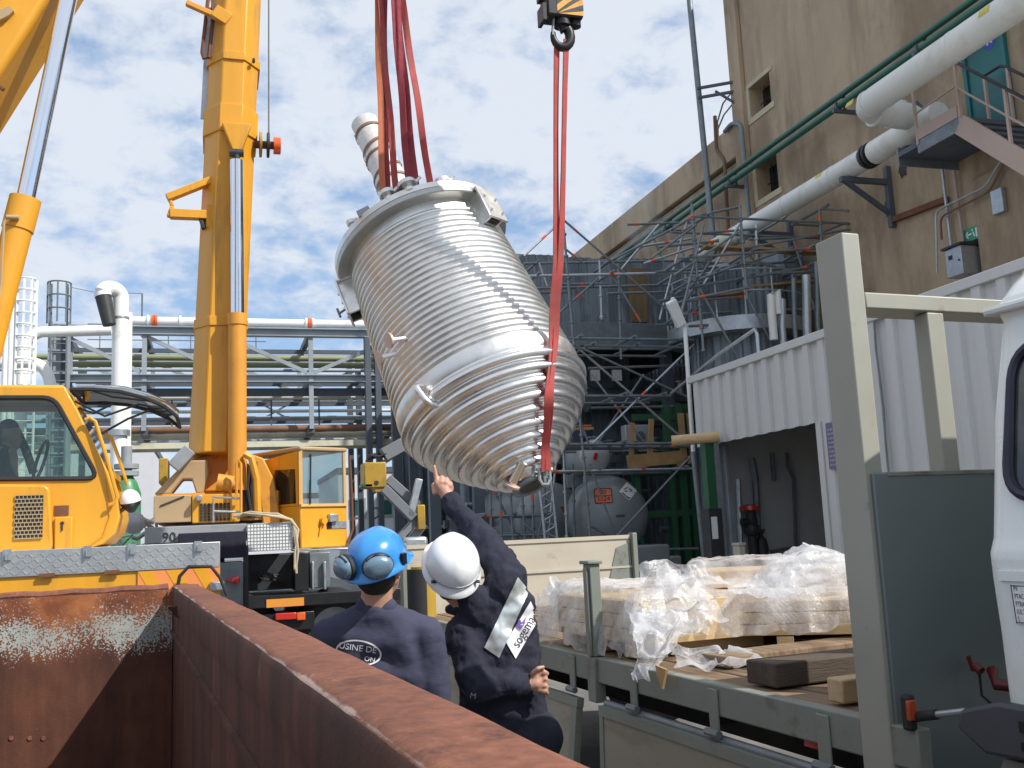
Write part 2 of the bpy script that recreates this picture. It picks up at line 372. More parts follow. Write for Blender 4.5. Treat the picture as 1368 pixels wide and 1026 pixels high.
# ---- tall rendered building with its lower wing
XB = 14.0
YC = PX(986, 165, XB).y; ZR = PX(986, 165, XB).z
bld = thing('industrial_building', 'tall beige rendered building with stained windowless walls and a lower wing behind it', 'building', (XB, 26, 0))
def holed(mb, x, ys, zs, holes, depth=.45):
    for i in range(len(ys)-1):
        for j in range(len(zs)-1):
            if (i, j) in holes:
                y0, y1, z0, z1 = ys[i], ys[i+1], zs[j], zs[j+1]; d = depth
                mb.add([(x, y0, z0), (x, y1, z0), (x, y1, z1), (x, y0, z1), (x+d, y0, z0), (x+d, y1, z0), (x+d, y1, z1), (x+d, y0, z1)],
                       [(0, 1, 5, 4), (2, 3, 7, 6), (1, 2, 6, 5), (3, 0, 4, 7)])
            else: mb.add([(x, ys[i], zs[j]), (x, ys[i+1], zs[j]), (x, ys[i+1], zs[j+1]), (x, ys[i], zs[j+1])], [(0, 1, 2, 3)])
w1a, w1b = PX(1004, 158, XB), PX(1030, 128, XB); w2a, w2b = PX(1011, 270, XB), PX(1036, 228, XB)
ya, yb = w1b.y, w1a.y
YN = 8.0; ZT = 17.5
mb = MB(); ys = [YN, ya, yb, YC]; zs = [0, w2a.z, w2a.z+.95, w1a.z, w1a.z+.85, ZT]
holed(mb, XB, ys, zs, {(1, 1), (1, 3)})
mb.add([(XB, YN, 0), (XB+14, YN, 0), (XB+14, YN, ZT), (XB, YN, ZT)], [(0, 1, 2, 3)])
mb.add([(XB, YC, 0), (XB+14, YC, 0), (XB+14, YC, ZT), (XB, YC, ZT)], [(3, 2, 1, 0)])
mb.add([(XB, YN, ZT), (XB+14, YN, ZT), (XB+14, YC, ZT), (XB, YC, ZT)], [(0, 1, 2, 3)])
mb.build('wall', M['plaster'], bld, recalc=False)
mb = MB(); mb.box((XB-.16, YC-.55, 0), (XB-.003, YC+.02, ZT-.3)); mb.build('corner_pilaster', M['plaster'], bld, bev=.03)
yp = PX(1300, 300, XB).y
mb = MB(); mb.box((XB-.09, yp-2.6, 0), (XB-.003, yp-.15, PX(1310, 215, XB).z-.3)); mb.build('buttress', M['plaster'], bld, bev=.04)
mb = MB(); mb.box((XB+.05, YC+.003, 0), (XB+12, 62, ZR-1.0)); mb.build('wing_wall', M['plaster'], bld)
mb = MB(); mb.box((XB-.12, YC+.023, ZR-.95), (XB+12.2, 62.2, ZR)); mb.build('wing_parapet', M['plaster'], bld, bev=.03)
for (a, zz) in ((w2a, .95), (w1a, .85)):
    mb = MB(); mb.box((XB+.40, ya+.02, a.z+.02), (XB+.43, yb-.02, a.z+zz-.02)); win = mb.build('window', M['darkglass'], bld)
    mb = MB(); mb.box((XB-.025, ya-.14, a.z-.16), (XB-.003, yb+.14, a.z-.003)); mb.box((XB-.025, yb+.003, a.z+.003), (XB-.003, yb+.16, a.z+zz)); mb.box((XB-.025, ya-.14, a.z+zz+.003), (XB-.003, yb+.14, a.z+zz+.12))
    mb.build('frame', M['sillcream'], win)
    mb = MB()
    for k in range(1, 4):
        y = ya+(yb-ya)*k/4; mb.tube((XB+.33, y, a.z), (XB+.33, y, a.z+zz), .014, 6)
    mb.tube((XB+.33, ya, a.z+zz*.5), (XB+.33, yb, a.z+zz*.5), .014, 6); mb.build('window_bars', M['black'], win)
# teal door with round blue sign
dA, dB = PX(1352, 150, XB), PX(1302, 150, XB); ZL = 8.62
mb = MB(); mb.box((XB-.05, dA.y, ZL+.08), (XB-.003, dB.y, ZL+2.45)); dr = mb.build('door', M['teal'], bld, bev=.01)
mb = MB(); mb.box((XB-.09, dA.y-.09, ZL+.02), (XB-.006, dA.y-.002, ZL+2.55)); mb.box((XB-.09, dB.y+.002, ZL+.02), (XB-.006, dB.y+.09, ZL+2.55)); mb.box((XB-.09, dA.y-.002, ZL+2.452), (XB-.006, dB.y+.002, ZL+2.55)); mb.build('door_frame', M['teal'], dr)
M['signblue'] = mat('blue_sign', (.03, .06, .40), .4, var=.05); M['signwhite'] = mat('white_sign', (.8, .8, .8), .4, var=.03); M['signgreen'] = mat('green_sign', (.02, .30, .17), .4, var=.05); M['signpurple'] = mat('purple_sign', (.17, .13, .24), .5, var=.1)
ps = PX(1321, 55, XB-.06); mb = MB(); mb.tube((XB-.056, ps.y, ps.z), (XB-.051, ps.y, ps.z), .16, 24); sg = mb.build('round_sign', M['signblue'], dr)
mb = MB(); mb.beam((XB-.060, ps.y-.07, ps.z-.05), (XB-.060, ps.y+.07, ps.z+.06), .002, .035); mb.beam((XB-.060, ps.y, ps.z), (XB-.060, ps.y+.06, ps.z-.06), .002, .03); mb.build('emblem', M['signwhite'], sg)
# holes knocked in the render
mb = MB()
for (px, py, r) in ((1206, 227, .22), (1186, 278, .17), (1352, 255, .07), (1221, 282, .05)):
    c = PX(px, py, XB-.004); pts = []
    for k in range(11):
        a = 2*math.pi*k/11; rr = r*random.uniform(.6, 1.25); pts.append(V((XB-.004, c.y+rr*.8*math.cos(a), c.z+rr*math.sin(a))))
    mb.prism(pts, (-.004, 0, 0)).cut()
mb.each('spalled_hole', M['dark'], bld)

# ---- pipes on the wall
def bend(a, b, c, r, n=6):
    a, b, c = V(a), V(b), V(c); u = (a-b).normalized(); v = (c-b).normalized(); out = []
    p0 = b+u*r; p1 = b+v*r
    for i in range(n+1):
        t = i/n; out.append(p0*(1-t)**2+b*2*t*(1-t)+p1*t*t)
    return out
def brackets(mb, x0, x1, ys, z, s=.09):
    for y in ys:
        mb.beam((x0, y, z), (x1, y, z), s, s); mb.beam((x0+.05, y, z), (x1, y, z-.75), s*.8, s*.8); mb.beam((XB-.06, y, z-1.0), (XB-.06, y, z+.35), .12, .12); mb.cut()
XU, XL = 11.75, 13.05
zU = PX(1240, 86, XU).z; zL = PX(1100, 245, XL).z
yE = PX(1160, 150, XU).y
up = thing('white_pipe', 'thick white jacketed pipe elbowing in front of the building wall beside the stair landing', 'pipe', (XU, 16, zU))
mb = MB(); rU = .255
pts = [V((XU, 9.0, zU)), V((XU, yE-.3, zU))]+bend((XU, yE-1, zU), (XU, yE+.2, zU), (XL, yE+.2, zU-.05), .45)+[V((XL-.45, yE+.2, zU-.05))]+bend((XL-.5, yE+.2, zU-.05), (XL, yE+.2, zU-.05), (XL, yE+.2, zU-.6), .3, 5)+[V((XL, yE+.2, zL+.2))]
mb.path(pts, rU, 24); mb.build('pipe_run', M['whitepipe'], up)
mb = MB()
for t in (.25, .62): mb.tube((XU+t, yE+.2, zU-.03), (XU+t+.05, yE+.2, zU-.03), rU+.012, 24).cut()
for y in (10.5, 12.6, 14.9): mb.tube((XU, y, zU), (XU, y+.05, zU), rU+.008, 24).cut()
mb.each('joint_band', M['whitepipe'], up)
M['labely'] = mat('yellow_label', (.62, .52, .05), .5, var=.1)
def pipe_label(par, x, r, yv, z, th):
    mb = MB()
    mb.grid(lambda u, v: V((x-(r+.006)*math.cos(th+.5*(v-.5)), yv+.22*u, z+(r+.006)*math.sin(th+.5*(v-.5)))), 1, 5); return mb.build('pipe_label', M['labely'], par)
pipe_label(up, XU, rU, PX(1338, 12, XU).y, zU, .35); pipe_label(up, XU, rU, PX(1153, 133, XU).y, zU, .5)
lp = thing('white_pipe', 'long white jacketed pipe sloping along the wall with a dark exposed flange', 'pipe', (XL, 22, zL))
rL = .235
yf = PX(1163, 212, XL).y; ye = PX(935, 345, XL).y; yt = PX(985, 310, XL).y
mb = MB(); mb.path([(XL, yE-.35, zL), (XL, yf-.16, zL)], rL+.015, 24); mb.path([(XL, yf+.16, zL), (XL, yt, zL)], rL, 24); mb.build('pipe_run', M['whitepipe'], lp)
mb = MB(); mb.path([(XL, yt+.003, zL), (XL, ye-.5, zL)]+bend((XL, ye-.6, zL), (XL, ye, zL), (XL, ye, zL-1), .4)+[V((XL, ye, zL-1.6))], rL+.01, 20); mb.build('pipe_end', M['creampipe'], lp)
mb = MB(); mb.tube((XL, yf-.14, zL), (XL, yf+.14, zL), rL-.05, 20); mb.tube((XL, yf-.09, zL), (XL, yf-.03, zL), rL+.03, 20); mb.tube((XL, yf+.03, zL), (XL, yf+.09, zL), rL+.03, 20)
for k in range(10):
    a = k*math.pi/5; mb.tube((XL+(rL-.01)*math.cos(a), yf-.13, zL+(rL-.01)*math.sin(a)), (XL+(rL-.01)*math.cos(a), yf+.13, zL+(rL-.01)*math.sin(a)), .018, 6)
mb.build('flange', M['dark'], lp)
mb = MB()
for y in (yf+1.2, yf+3.1, yf+5.2, yf+7.0): mb.tube((XL, y, zL), (XL, y+.05, zL), rL+.012, 24).cut()
mb.each('joint_band', M['whitepipe'], lp)
pipe_label(lp, XL, rL, PX(1108, 238, XL).y, zL, .6)
mb = MB(); mb.tube((XL-.02, yE+.7, zL+.15), (XL-.02, yE+.7, zL+.62), .13, 16); mb.tube((XL-.02, yE+.7, zL+.62), (XL-.02, yE+.7, zL+.68), .17, 16); mb.build('branch_stub', M['whitepipe'], lp)
mb = MB(); brackets(mb, XL-.3, XB-.02, [PX(1140, 250, XL).y, PX(1015, 320, XL).y], zL-rL-.06, .11)
mb.each('wall_bracket', M['rackdark'], lp)

gp = thing('green_pipes', 'pair of slim green pipes running up along the beige wall on brackets', 'pipe', (13.45, 22, 10))
zg = PX(1060, 178, 13.5).z
mb = MB(); mb.tube((13.55, 8.5, zg+.13), (13.55, 58, zg+.13), .07, 12); mb.build('pipe', M['greenpipe'], gp)
mb = MB(); mb.tube((13.48, 8.5, zg-.13), (13.48, 58, zg-.13), .082, 12); mb.build('pipe', M['greenpipe'], gp)
mb = MB()
for px in (885, 975, 1128, 1245):
    y = PX(px, 200, 13.5).y; mb.beam((13.3, y, zg-.26), (13.98, y, zg-.26), .08, .08); mb.beam((13.40, y, zg-.3), (13.40, y, zg-.06), .06, .05); mb.beam((13.62, y, zg-.26), (13.62, y, zg+.2), .05, .05); mb.cut()
mb.each('pipe_bracket', M['rackdark'], gp)

pole = thing('vent_pole', 'tall thin grey vent pole strapped to the corner of the beige building', 'pole', (13.1, 25, 5))
yq = PX(940, 150, 13.1).y; a = PX(957, 300, 13.1); b = PX(927, 0, 13.1)
mb = MB(); mb.tube((13.1, yq, a.z-.6), V((13.1, yq, a.z-.6))+(b-a)*1.6+V((0, 0, 0)), .085, 12)
mb.build('tube', M['tubedark'], pole)
mb = MB(); zq = PX(962, 105, 13.1).z
for dz in (0, .28): mb.beam((12.95, yq, zq+dz-.1), (14.0, YC-.2, zq+dz), .07, .07)
mb.beam((14.0, YC-.2, zq-.5), (14.0, YC-.2, zq+.8), .14, .12); mb.beam((13.4, yq-.2, zq+.05), (13.98, YC-.2, zq-.45), .06, .06)
mb.build('bracket', M['rackdark'], pole)

def wall_pipe(pxs, x, r, m, label, nm='drain_pipe', cat='pipe'):
    pts = [PX(px, py, x) for px, py in pxs]; q = [pts[0]]
    for i in range(1, len(pts)-1): q += bend(pts[i-1], pts[i], pts[i+1], min(.16, (pts[i]-pts[i-1]).length*.4), 3)
    q.append(pts[-1]); mb = MB(); mb.path(q, r, 8)
    return tag(mb.build(nm, m, base=pts[-1]), label, cat)
wall_pipe([(955, 155), (957, 200), (968, 214), (973, 310)], 13.85, .055, M['brownpipe'], 'rusty red-brown drain pipe with a kink, left of the building corner')
wall_pipe([(968, 176), (978, 164), (990, 166), (993, 200), (1001, 292)], 13.80, .06, M['tubedark'], 'dark downpipe hooking over the parapet beside the building corner')
wall_pipe([(1336, 216), (1316, 250), (1250, 282), (1252, 365)], 13.75, .022, M['galv'], 'bent grey conduit dropping from the stair towards the shed roof')
wall_pipe([(1340, 220), (1322, 256), (1256, 290), (1258, 320)], 13.8, .022, M['brownpipe'], 'brown bent conduit running beside the grey conduit under the stair')
wall_pipe([(1255, 195), (1271, 330)], 13.9, .035, M['galv'], 'thin grey cable conduit rising up the wall, left of its paler twin')
wall_pipe([(1270, 195), (1287, 326)], 13.9, .035, M['pink'], 'thin pinkish cable conduit rising up the wall to the stair')
mb = MB(); a = PX(1193, 293, 13.9); b = PX(1258, 302, 13.3); mb.beam(V((13.93, a.y, a.z)), V((13.93, a.y-1.6, a.z-.1)), .1, .12)
tag(mb.build('steel_beam', M['rust']), 'short rusty steel channel fixed flat on the beige wall', 'beam')
# ladder-like safety rail on the wing parapet
mb = MB(); p = PX(975, 128, 13.95); q = PX(954, 156, 13.95)
for dz in (0, -.35): mb.path([V((14.1, YC+.1, ZR+1.15+dz)), V((14.1, YC+.9, ZR+1.0+dz)), V((14.1, YC+1.3, ZR+.6+dz*.6)), V((14.1, YC+1.35, ZR-.2))], .025, 6)
tag(mb.build('handrail', M['tubedark']), 'thin handrail hooked on the parapet where the wing meets the tall wall', 'handrail')
# box and signs on the wall
mb = MB(); a, b = PX(1347, 268, 13.93), PX(1331, 268, 13.93); mb.box((13.80, a.y, a.z-.2), (13.90, b.y, a.z+.26)); t = mb.build('junction_box', M['galv'], bev=.012); tag(t, 'small grey junction box on the wall under the stair', 'box')
c = PX(1299, 312, 13.93); s = thing('exit_sign', 'green and white emergency exit sign on the beige wall', 'sign', (13.93, c.y, c.z))
mb = MB(); mb.box((13.93, c.y-.25, c.z-.13), (13.96, c.y+.25, c.z+.13)); mb.build('sign_board', M['signgreen'], s)
mb = MB(); x = 13.926
mb.beam((x, c.y+.17, c.z), (x, c.y+.02, c.z), .003, .03); mb.beam((x, c.y+.17, c.z), (x, c.y+.11, c.z+.06), .003, .025); mb.beam((x, c.y+.17, c.z), (x, c.y+.11, c.z-.06), .003, .025)
mb.box((x-.001, c.y-.2, c.z-.09), (x+.001, c.y-.09, c.z+.09)); mb.beam((x, c.y-.02, c.z+.03), (x, c.y-.06, c.z-.07), .003, .03); mb.ball((x, c.y-.01, c.z+.07), .02, 8, (.1, 1, 1)); mb.build('pictogram', M['signwhite'], s)

# ---- steel stair on the wall
st = thing('steel_stair', 'pink-grey steel stair with landing and black handrails on the building wall', 'stair', (13, 17, ZL))
X0, X1 = 12.55, 13.7; yn = PX(1279, 145, X0).y; yl = PX(1226, 175, X0).y+.05
mb = MB(); mb.box((X0+.05, yn, ZL-.10), (XB-.02, yl+.6, ZL)); mb.build('landing', M['rackdark'], st)
mb = MB(); mb.box((X0, yn, ZL-.26), (X0+.046, yl, ZL-.02)); mb.box((X0+.05, yl+.601, ZL-.26), (XB-.02, yl+.64, ZL+.1)); mb.build('edge_beam', M['tubedark'], st)
mb = MB(); mb.box((X0-.02, yn, ZL-.018), (X0+.012, yl, ZL+.2)); mb.build('toe_board', M['pink'], st)
run = 5.2; ang = 43; L_ = run*math.tan(R(ang))
for x in (X0, X1):
    mb = MB(); mb.beam((x, yn-.02, ZL-.16), (x, yn-run, ZL-.16-L_), .06, .34); mb.build('stringer', M['pink'], st)
k = int(L_/.2)
for i in range(1, k):
    z = ZL-.2*i; y = yn-(.2*i)/math.tan(R(ang)); mb = MB(); mb.box((X0+.04, y-.13, z-.05), (X1-.04, y+.13, z)); mb.build('step', M['rackdark'], st)
dirs = V((0, -run, -L_)).normalized()
for x in (X0, X1):
    hp = MB(); m1 = MB(); ps_ = MB()
    st0 = V((x, yn-.05, ZL)); en = V((x, yn-run, ZL-L_))
    hp.path(([V((x, yl, ZL+1.0)), V((x, yn, ZL+1.05))] if x == X0 else [V((x, yn+.5, ZL+1.1)), V((x, yn+.1, ZL+1.1))])+[st0+V((0, 0, 1.0)), en+V((0, 0, 1.0))], .028, 8)
    m1.path(([V((x, yl, ZL+.5)), V((x, yn, ZL+.55))] if x == X0 else [])+[st0+V((0, 0, .5)), en+V((0, 0, .5))], .02, 8)
    for f in (0, .2, .42, .64, .86):
        p = st0.lerp(en, f); ps_.beam(p-V((0, 0, .25)), p+V((0, 0, 1.0)), .05, .045, (1, 0, 0)).cut()
    if x == X0:
        for y in (yl-.03,): ps_.beam((x, y, ZL-.1), (x, y, ZL+1.0), .05, .045, (1, 0, 0))
    else: ps_.beam((x, yn+.5, ZL-.1), (x, yn+.5, ZL+1.1), .05, .045, (1, 0, 0))
    hp.build('handrail', M['black'], st); m1.build('mid_rail', M['pink'], st); ps_.each('rail_post', M['pink'], st)
mb = MB()
for z in (.55, .1): mb.beam((X0+.2, yl+.62, ZL+z), (XB-.1, yl+.62, ZL+z+.3), .07, .07).cut()
mb.beam((X0+.3, yl+.3, ZL+.9), (X0+.9, yl+.2, ZL+.15), .09, .09)
mb.each('brace', M['rackdark'], st)

# ---- white corrugated shed
XS = 9.1; ZS = PX(926, 503, XS).z; ZD = PX(936, 597, XS).z
yS = PX(926, 520, XS).y; yo = PX(1094, 600, XS).y; yo1 = PX(949, 600, XS).y; Y0s = 5.5
sh = thing('corrugated_shed', 'grey-white corrugated metal shed with an open doorway in front of the beige building', 'shed', (XS+2, 12, 0))
mb = MB(); corr(mb, (XS, yS, 0), (0, -1, 0), (-1, 0, 0), (0, 0, 1), yS-yo+.139, ZD, ZS-.14, .42, .06)
mb.build('door_header', M['clad'], sh, sharp=20, recalc=False)
mb = MB(); corr(mb, (XS, yo-.14, 0), (0, -1, 0), (-1, 0, 0), (0, 0, 1), yo-.14-Y0s, .02, ZS-.14, .42, .06)
mb.build('cladding', M['clad'], sh, sharp=20, recalc=False)
mb = MB(); mb.box((XS-.09, Y0s-.05, ZS-.14), (XS+4.4, yS+.05, ZS)); mb.build('roof', M['clad'], sh, bev=.012)
mb = MB(); mb.box((XS-.03, yo-.137, 0), (XS+.09, yo, ZD+.02)); mb.build('door_jamb', M['clad'], sh, bev=.008)
mb = MB(); mb.box((XS+.003, yo1, 0), (XS+.15, yo1+.16, ZD)).cut(); mb.box((XS+.25, yo1-.1, 0), (XS+.34, yo1+.2, ZD)); mb.each('door_jamb', M['rackgrey'], sh, bev=.008)
M['insidewall'] = mat('shed_inside_wall', (.50, .51, .50), .7, var=.12, vs=.8)
mb = MB(); mb.box((XS+.06, yS-.15, 0), (XS+4.3, yS, ZS-.143)).cut(); mb.box((XS+.06, Y0s, 0), (XS+4.3, Y0s+.12, ZS-.143)); mb.each('end_wall', M['insidewall'], sh)
mb = MB(); mb.box((XS+3.4, Y0s+.123, 0), (XS+3.5, yS-.153, ZS-.143)); mb.build('back_wall', M['insidewall'], sh)
mb = MB(); mb.box((XS+.06, Y0s+.123, .003), (XS+3.397, yS-.153, .03)); mb.build('floor', M['conc'], sh)
mb = MB(); a = PX(1165, 400, XS-.06); pts = [V((XS-.065, a.y+.02*math.sin(i*1.7), ZS-.15-i*.42)) for i in range(11)]; mb.path(pts, .016, 6); mb.build('cable', M['tubedark'], sh)
a, b = PX(1104, 562, XS-.06), PX(1121, 562, XS-.06); z1 = PX(1112, 565, XS).z; z0 = PX(1112, 627, XS).z
sg = thing('notice_board', 'purple notice board with faint pale lines on the white shed beside the doorway', 'sign', (XS-.06, a.y, z0))
mb = MB(); mb.box((XS-.085, b.y, z0), (XS-.06, a.y, z1)); mb.build('board', M['signpurple'], sg)
mb = MB(); random.seed(3)
for k in range(9):
    z = z1-.09-k*(z1-z0-.1)/9; yy = a.y-.04
    while yy > b.y+.1:
        l = random.uniform(.03, .08); mb.box((XS-.0875, yy-l, z-.03), (XS-.0855, yy, z)); yy -= l+.02
mb.build('faded_lettering', M['rackgrey'], sg)
# things in and at the doorway
xi = XS+3.3
def inpipe(pxs, r, label, m=None):
    pts = [PY(px, py, yS-.24) for px, py in pxs]; mb = MB(); mb.path(pts, r, 8); return tag(mb.build('conduit', m or M['tubedark']), label, 'pipe')
inpipe([(1004, 612), (1009, 640), (1013, 720)], .07, 'thick dark duct on the inside back wall of the shed, left of the others')
inpipe([(1031, 605), (1034, 642)], .045, 'short dark pipe stub hanging inside the shed doorway')
inpipe([(1051, 605), (1052, 622), (1060, 640), (1063, 730), (1030, 737)], .035, 'dark conduit with a kink and foot bend on the shed back wall')
inpipe([(986, 640), (990, 740)], .05, 'pale upright pipe just inside the left of the shed doorway', M['galv'])
p = PY(1003, 690, yS-.42); v_ = thing('fire_valve', 'red-topped valve station inside the shed doorway', 'valve', (p.x, p.y, 0))
mb = MB(); mb.tube((p.x, p.y, 0), (p.x, p.y, p.z+.1), .09, 12); mb.ball((p.x, p.y, p.z-.25), .16, 12); mb.tube((p.x-.2, p.y, p.z-.1), (p.x+.1, p.y, p.z-.1), .08, 10); mb.build('valve_body', M['dark'], v_)
mb = MB(); mb.lathe([(.02, 0), (.2, .02), (.2, .10), (.06, .14)], 16, Matrix.Translation((p.x, p.y, p.z+.1))); mb.build('valve_cap', M['redlens'], v_)
p = PY(1018, 730, yS-.38); v_ = thing('gas_cylinder', 'dark gas cylinder standing inside the shed doorway', 'cylinder', (p.x, p.y, 0))
mb = MB(); mb.lathe([(.12, 0), (.12, 1.25), (.09, 1.36), (.04, 1.42), (.04, 1.5)], 18, Matrix.Translation((p.x, p.y, .03))); mb.build('bottle', M['dark'], v_)
mb = MB(); mb.tube((p.x-.07, p.y, 1.55), (p.x+.07, p.y, 1.55), .04, 10); mb.build('valve', M['rust'], v_)
p = PX(990, 760, XS-.5); mb = MB(); zt = PX(990, 729, XS-.5).z; mb.box((p.x-.07, p.y-.11, 0), (p.x+.05, p.y+.11, zt)); mb.box((p.x-.08, p.y-.13, zt), (p.x+.06, p.y+.13, zt+.05))
tag(mb.build('barrier_post', M['board'], bev=.01), 'grey-beige barrier post standing in front of the shed doorway', 'post')
p1_, p2_ = V((XS-.5, PX(990, 760, XS-.5).y, PX(990, 768, XS-.5).z)), None
mb = MB(); q1 = p1_+V((0, 2.4, .05)); q2 = p1_+V((.3, -1.4, -.08)); mb.m = 0
for s_, e_ in ((q1, p1_), (p1_, q2)):
    for k in range(8):
        mb.m = k % 2; a_ = s_.lerp(e_, k/8); b_ = s_.lerp(e_, (k+1)/8); mb.ribbon([a_-V((.09, 0, 0)), b_-V((.09, 0, 0))], V((0, 0, .03)), .003)
tag(mb.build('barrier_tape', [M['redlens'], M['signwhite']]), 'red and white striped barrier tape tied to the barrier post', 'tape')
# grey cabinet on the shed roof side
a = PX(1279, 369, 13.6); zc_ = a.z; cbn = thing('electrical_cabinet', 'grey electrical cabinet with sloping dark top above the shed roof', 'cabinet', (13.6, a.y, zc_))
mb = MB(); mb.box((13.55, a.y-.22, zc_), (13.98, a.y+.22, zc_+.56)); mb.build('cabinet_body', M['galv'], cbn, bev=.015)
mb = MB(); mb.prism([(13.5, a.y-.26, zc_+.562), (13.98, a.y-.26, zc_+.562), (13.98, a.y-.26, zc_+.66), (13.5, a.y-.26, zc_+.60)], (0, .52, 0)); mb.build('cabinet_roof', M['dark'], cbn)
mb = MB(); mb.box((13.54, a.y+.02, zc_+.34), (13.548, a.y+.12, zc_+.42)); mb.ball((13.545, a.y-.15, zc_+.28), .022, 8); mb.build('door_handle', M['black'], cbn)
mb = MB(); z = ZS; q = [V((12.3, yq_, z+.55)) for yq_ in (a.y+1.4, a.y+.6, a.y-.8, a.y-1.9)]
mb.path([V((12.1, a.y+3.0, ZS+.05)), V((12.1, a.y+.2, ZS+.55)), V((12.1, a.y-1.2, ZS+.5)), V((12.1, a.y-1.25, ZS))], .03, 8)
tag(mb.build('roof_rail', M['tubedark']), 'low dark pipe rail on the shed roof in front of the cabinet', 'handrail')
mb = MB(); a1 = PX(921, 491, XS+.3); mb.path([V((XS+.3, yS+1.6, ZS-.1)), V((XS+.3, yS-.6, ZS+.35)), V((XS+.3, yS-2.0, ZS+.55)), V((XS+.3, yS-2.05, ZS+.45)), V((XS+.3, yS-2.05, ZS))], .035, 8)
tag(mb.build('roof_rail', M['galv']), 'bent pale pipe rail on the left end of the shed roof', 'handrail')
M['tankpale'] = mat('tank_pale', (.50, .52, .53), .4, .2, var=.07, vs=2)
M['tankgrey'] = mat('tank_grey', (.25, .275, .29), .38, .25, var=.1, vs=1.2, dirt=(.2, .2, .19), dirt_amt=.5, ds=1.2)

# ================================================================ PIPE RACK, LEFT PLANT, PROCESS STRUCTURE, SCAFFOLD
# ---- far white buildings
YF = 46
def facade(name, label, x0, x1, z1, y, wins, m=M['whiteclad']):
    t = thing(name, label, 'building', ((x0+x1)/2, y+4, 0))
    mb = MB(); mb.box((x0, y, 0), (x1, y+9, z1)); mb.build('wall', m, t)
    mb = MB(); mb.box((x0-.06, y-.06, z1), (x1+.06, y+9.06, z1+.25)); mb.build('roof', M['rackdark'], t)
    mb = MB(); mb.box((x0, y-.03, .9), (x1, y-.003, 1.02)); mb.build('plinth_line', M['rackgrey'], t)
    for (a, b, c, d) in wins:
        mb = MB(); mb.box((a, y-.02, c), (b, y-.004, d)); w_ = mb.build('window', M['winglass'], t)
        mb = MB(); e = .09
        mb.box((a-e, y-.06, c-e), (b+e, y-.021, c)); mb.box((a-e, y-.06, d), (b+e, y-.021, d+e)); mb.box((a-e, y-.06, c), (a, y-.021, d)); mb.box((b, y-.06, c), (b+e, y-.021, d))
        mb.build('frame', M['rackgrey'], w_)
    return t
M['winglass'] = mat('far_window', (.035, .10, .095), .12, var=.2, vs=.5)
def wn(px0, px1, py0, py1, y): a = PY(px0, py1, y); b = PY(px1, py0, y); return (a.x, b.x, a.z, b.z)
facade('office_block', 'pale grey flat-roofed office block with dark green windows behind the yellow crane cab', PY(452, 650, YF).x, PY(640, 650, YF).x, PY(470, 632, YF).z, YF,
       [wn(470, 486, 668, 689, YF), wn(506, 523, 668, 688, YF), wn(542, 558, 668, 688, YF), wn(470, 486, 725, 745, YF)])
facade('warehouse', 'white warehouse wall glimpsed between the two yellow cranes', PY(-60, 650, 42).x, PY(204, 650, 42).x, PY(180, 600, 42).z, 42, [])
facade('low_store', 'low white store building behind the second crane', PY(204, 650, 60).x, PY(452, 650, 60).x, PY(300, 668, 60).z, 60, [])

# ---- pipe rack (square to the plant, running across the view)
YR = 32.0; YR2 = 36.5
def z_at(py, y, px=415): return PY(px, py, y).z
xl, xr = PY(82, 450, YR).x, 6.6
rk = thing('pipe_rack', 'long grey steel lattice pipe rack bridge crossing behind the cranes', 'pipe rack', (0, YR, 0))
zt, zb = z_at(445, YR), z_at(506, YR)
def chord(y, z, h, m, x0=xl, x1=xr, b=.3, nm='chord'): mb = MB(); mb.box((x0, y-b/2, z-h/2), (x1, y+b/2, z-h/2+.03)); mb.box((x0, y-b/2, z+h/2-.03), (x1, y+b/2, z+h/2)); mb.box((x0, y-.02, z-h/2+.03), (x1, y+.02, z+h/2-.03)); return mb.build(nm, m, rk)
chord(YR, zt, .26, M['rackgrey']); chord(YR, zb, .24, M['rackgrey']); chord(YR2, zt-.05, .28, M['rackgrey']); chord(YR2, zb, .26, M['rackgrey'])
zlow = z_at(573, YR); zd = z_at(521, YR)
mb = MB(); mb.box((xl, YR+.4, zd-.12), (xr, YR+.6, zd+.12)); mb.build('girder', M['rackdark'], rk)
pxs = [82, 193, 304, 415, 526]
xs = [PY(p, 470, YR).x for p in pxs]; xs.append(xs[-1]+2.7)
vert = MB(); diag = MB(); cross = MB()
for i, x in enumerate(xs):
    for y in (YR, YR2): vert.box((x-.07, y-.07, zlow if y == YR else zb), (x+.07, y+.07, zt-.135)).cut()
    cross.beam((x, YR+.15, zt), (x, YR2-.15, zt), .16, .2).cut(); cross.beam((x, YR+.15, zb), (x, YR2-.15, zb), .16, .2).cut(); cross.beam((x, YR, zlow), (x, YR2, zlow), .2, .24).cut()
    if i < len(xs)-1:
        x2 = xs[i+1]
        for y in (YR, YR2):
            if i % 2 == 0 or i < 3: diag.beam((x+.1, y+.03, zt-.2), (x2-.1, y+.03, zb+.2), .09, .12).cut()
            else: diag.beam((x+.1, y+.03, zb+.2), (x2-.1, y+.03, zt-.2), .09, .12).cut()
vert.each('post', M['rackgrey'], rk); diag.each('diagonal', M['rackgrey'], rk); cross.each('cross_beam', M['rackdark'], rk)
for px in (84, 500, 580):
    for y in (YR, YR2):
        x = PY(px, 600, YR).x
        for dx in ((-.16, .16) if px == 500 else (0,)):
            mb = MB(); mb.box((x+dx-.09, y-.16, 0), (x+dx+.09, y+.16, zt-.14)); mb.build('column', M['rackdark'], rk)
lat = MB(); x = PY(500, 600, YR).x
for k in range(22): lat.beam((x-.16, YR-.05, .3+k*.4), (x+.16, YR-.05, .5+k*.4 if k % 2 else .3+k*.4), .04, .05)
lat.build('ladder_lacing', M['rackdark'], rk)
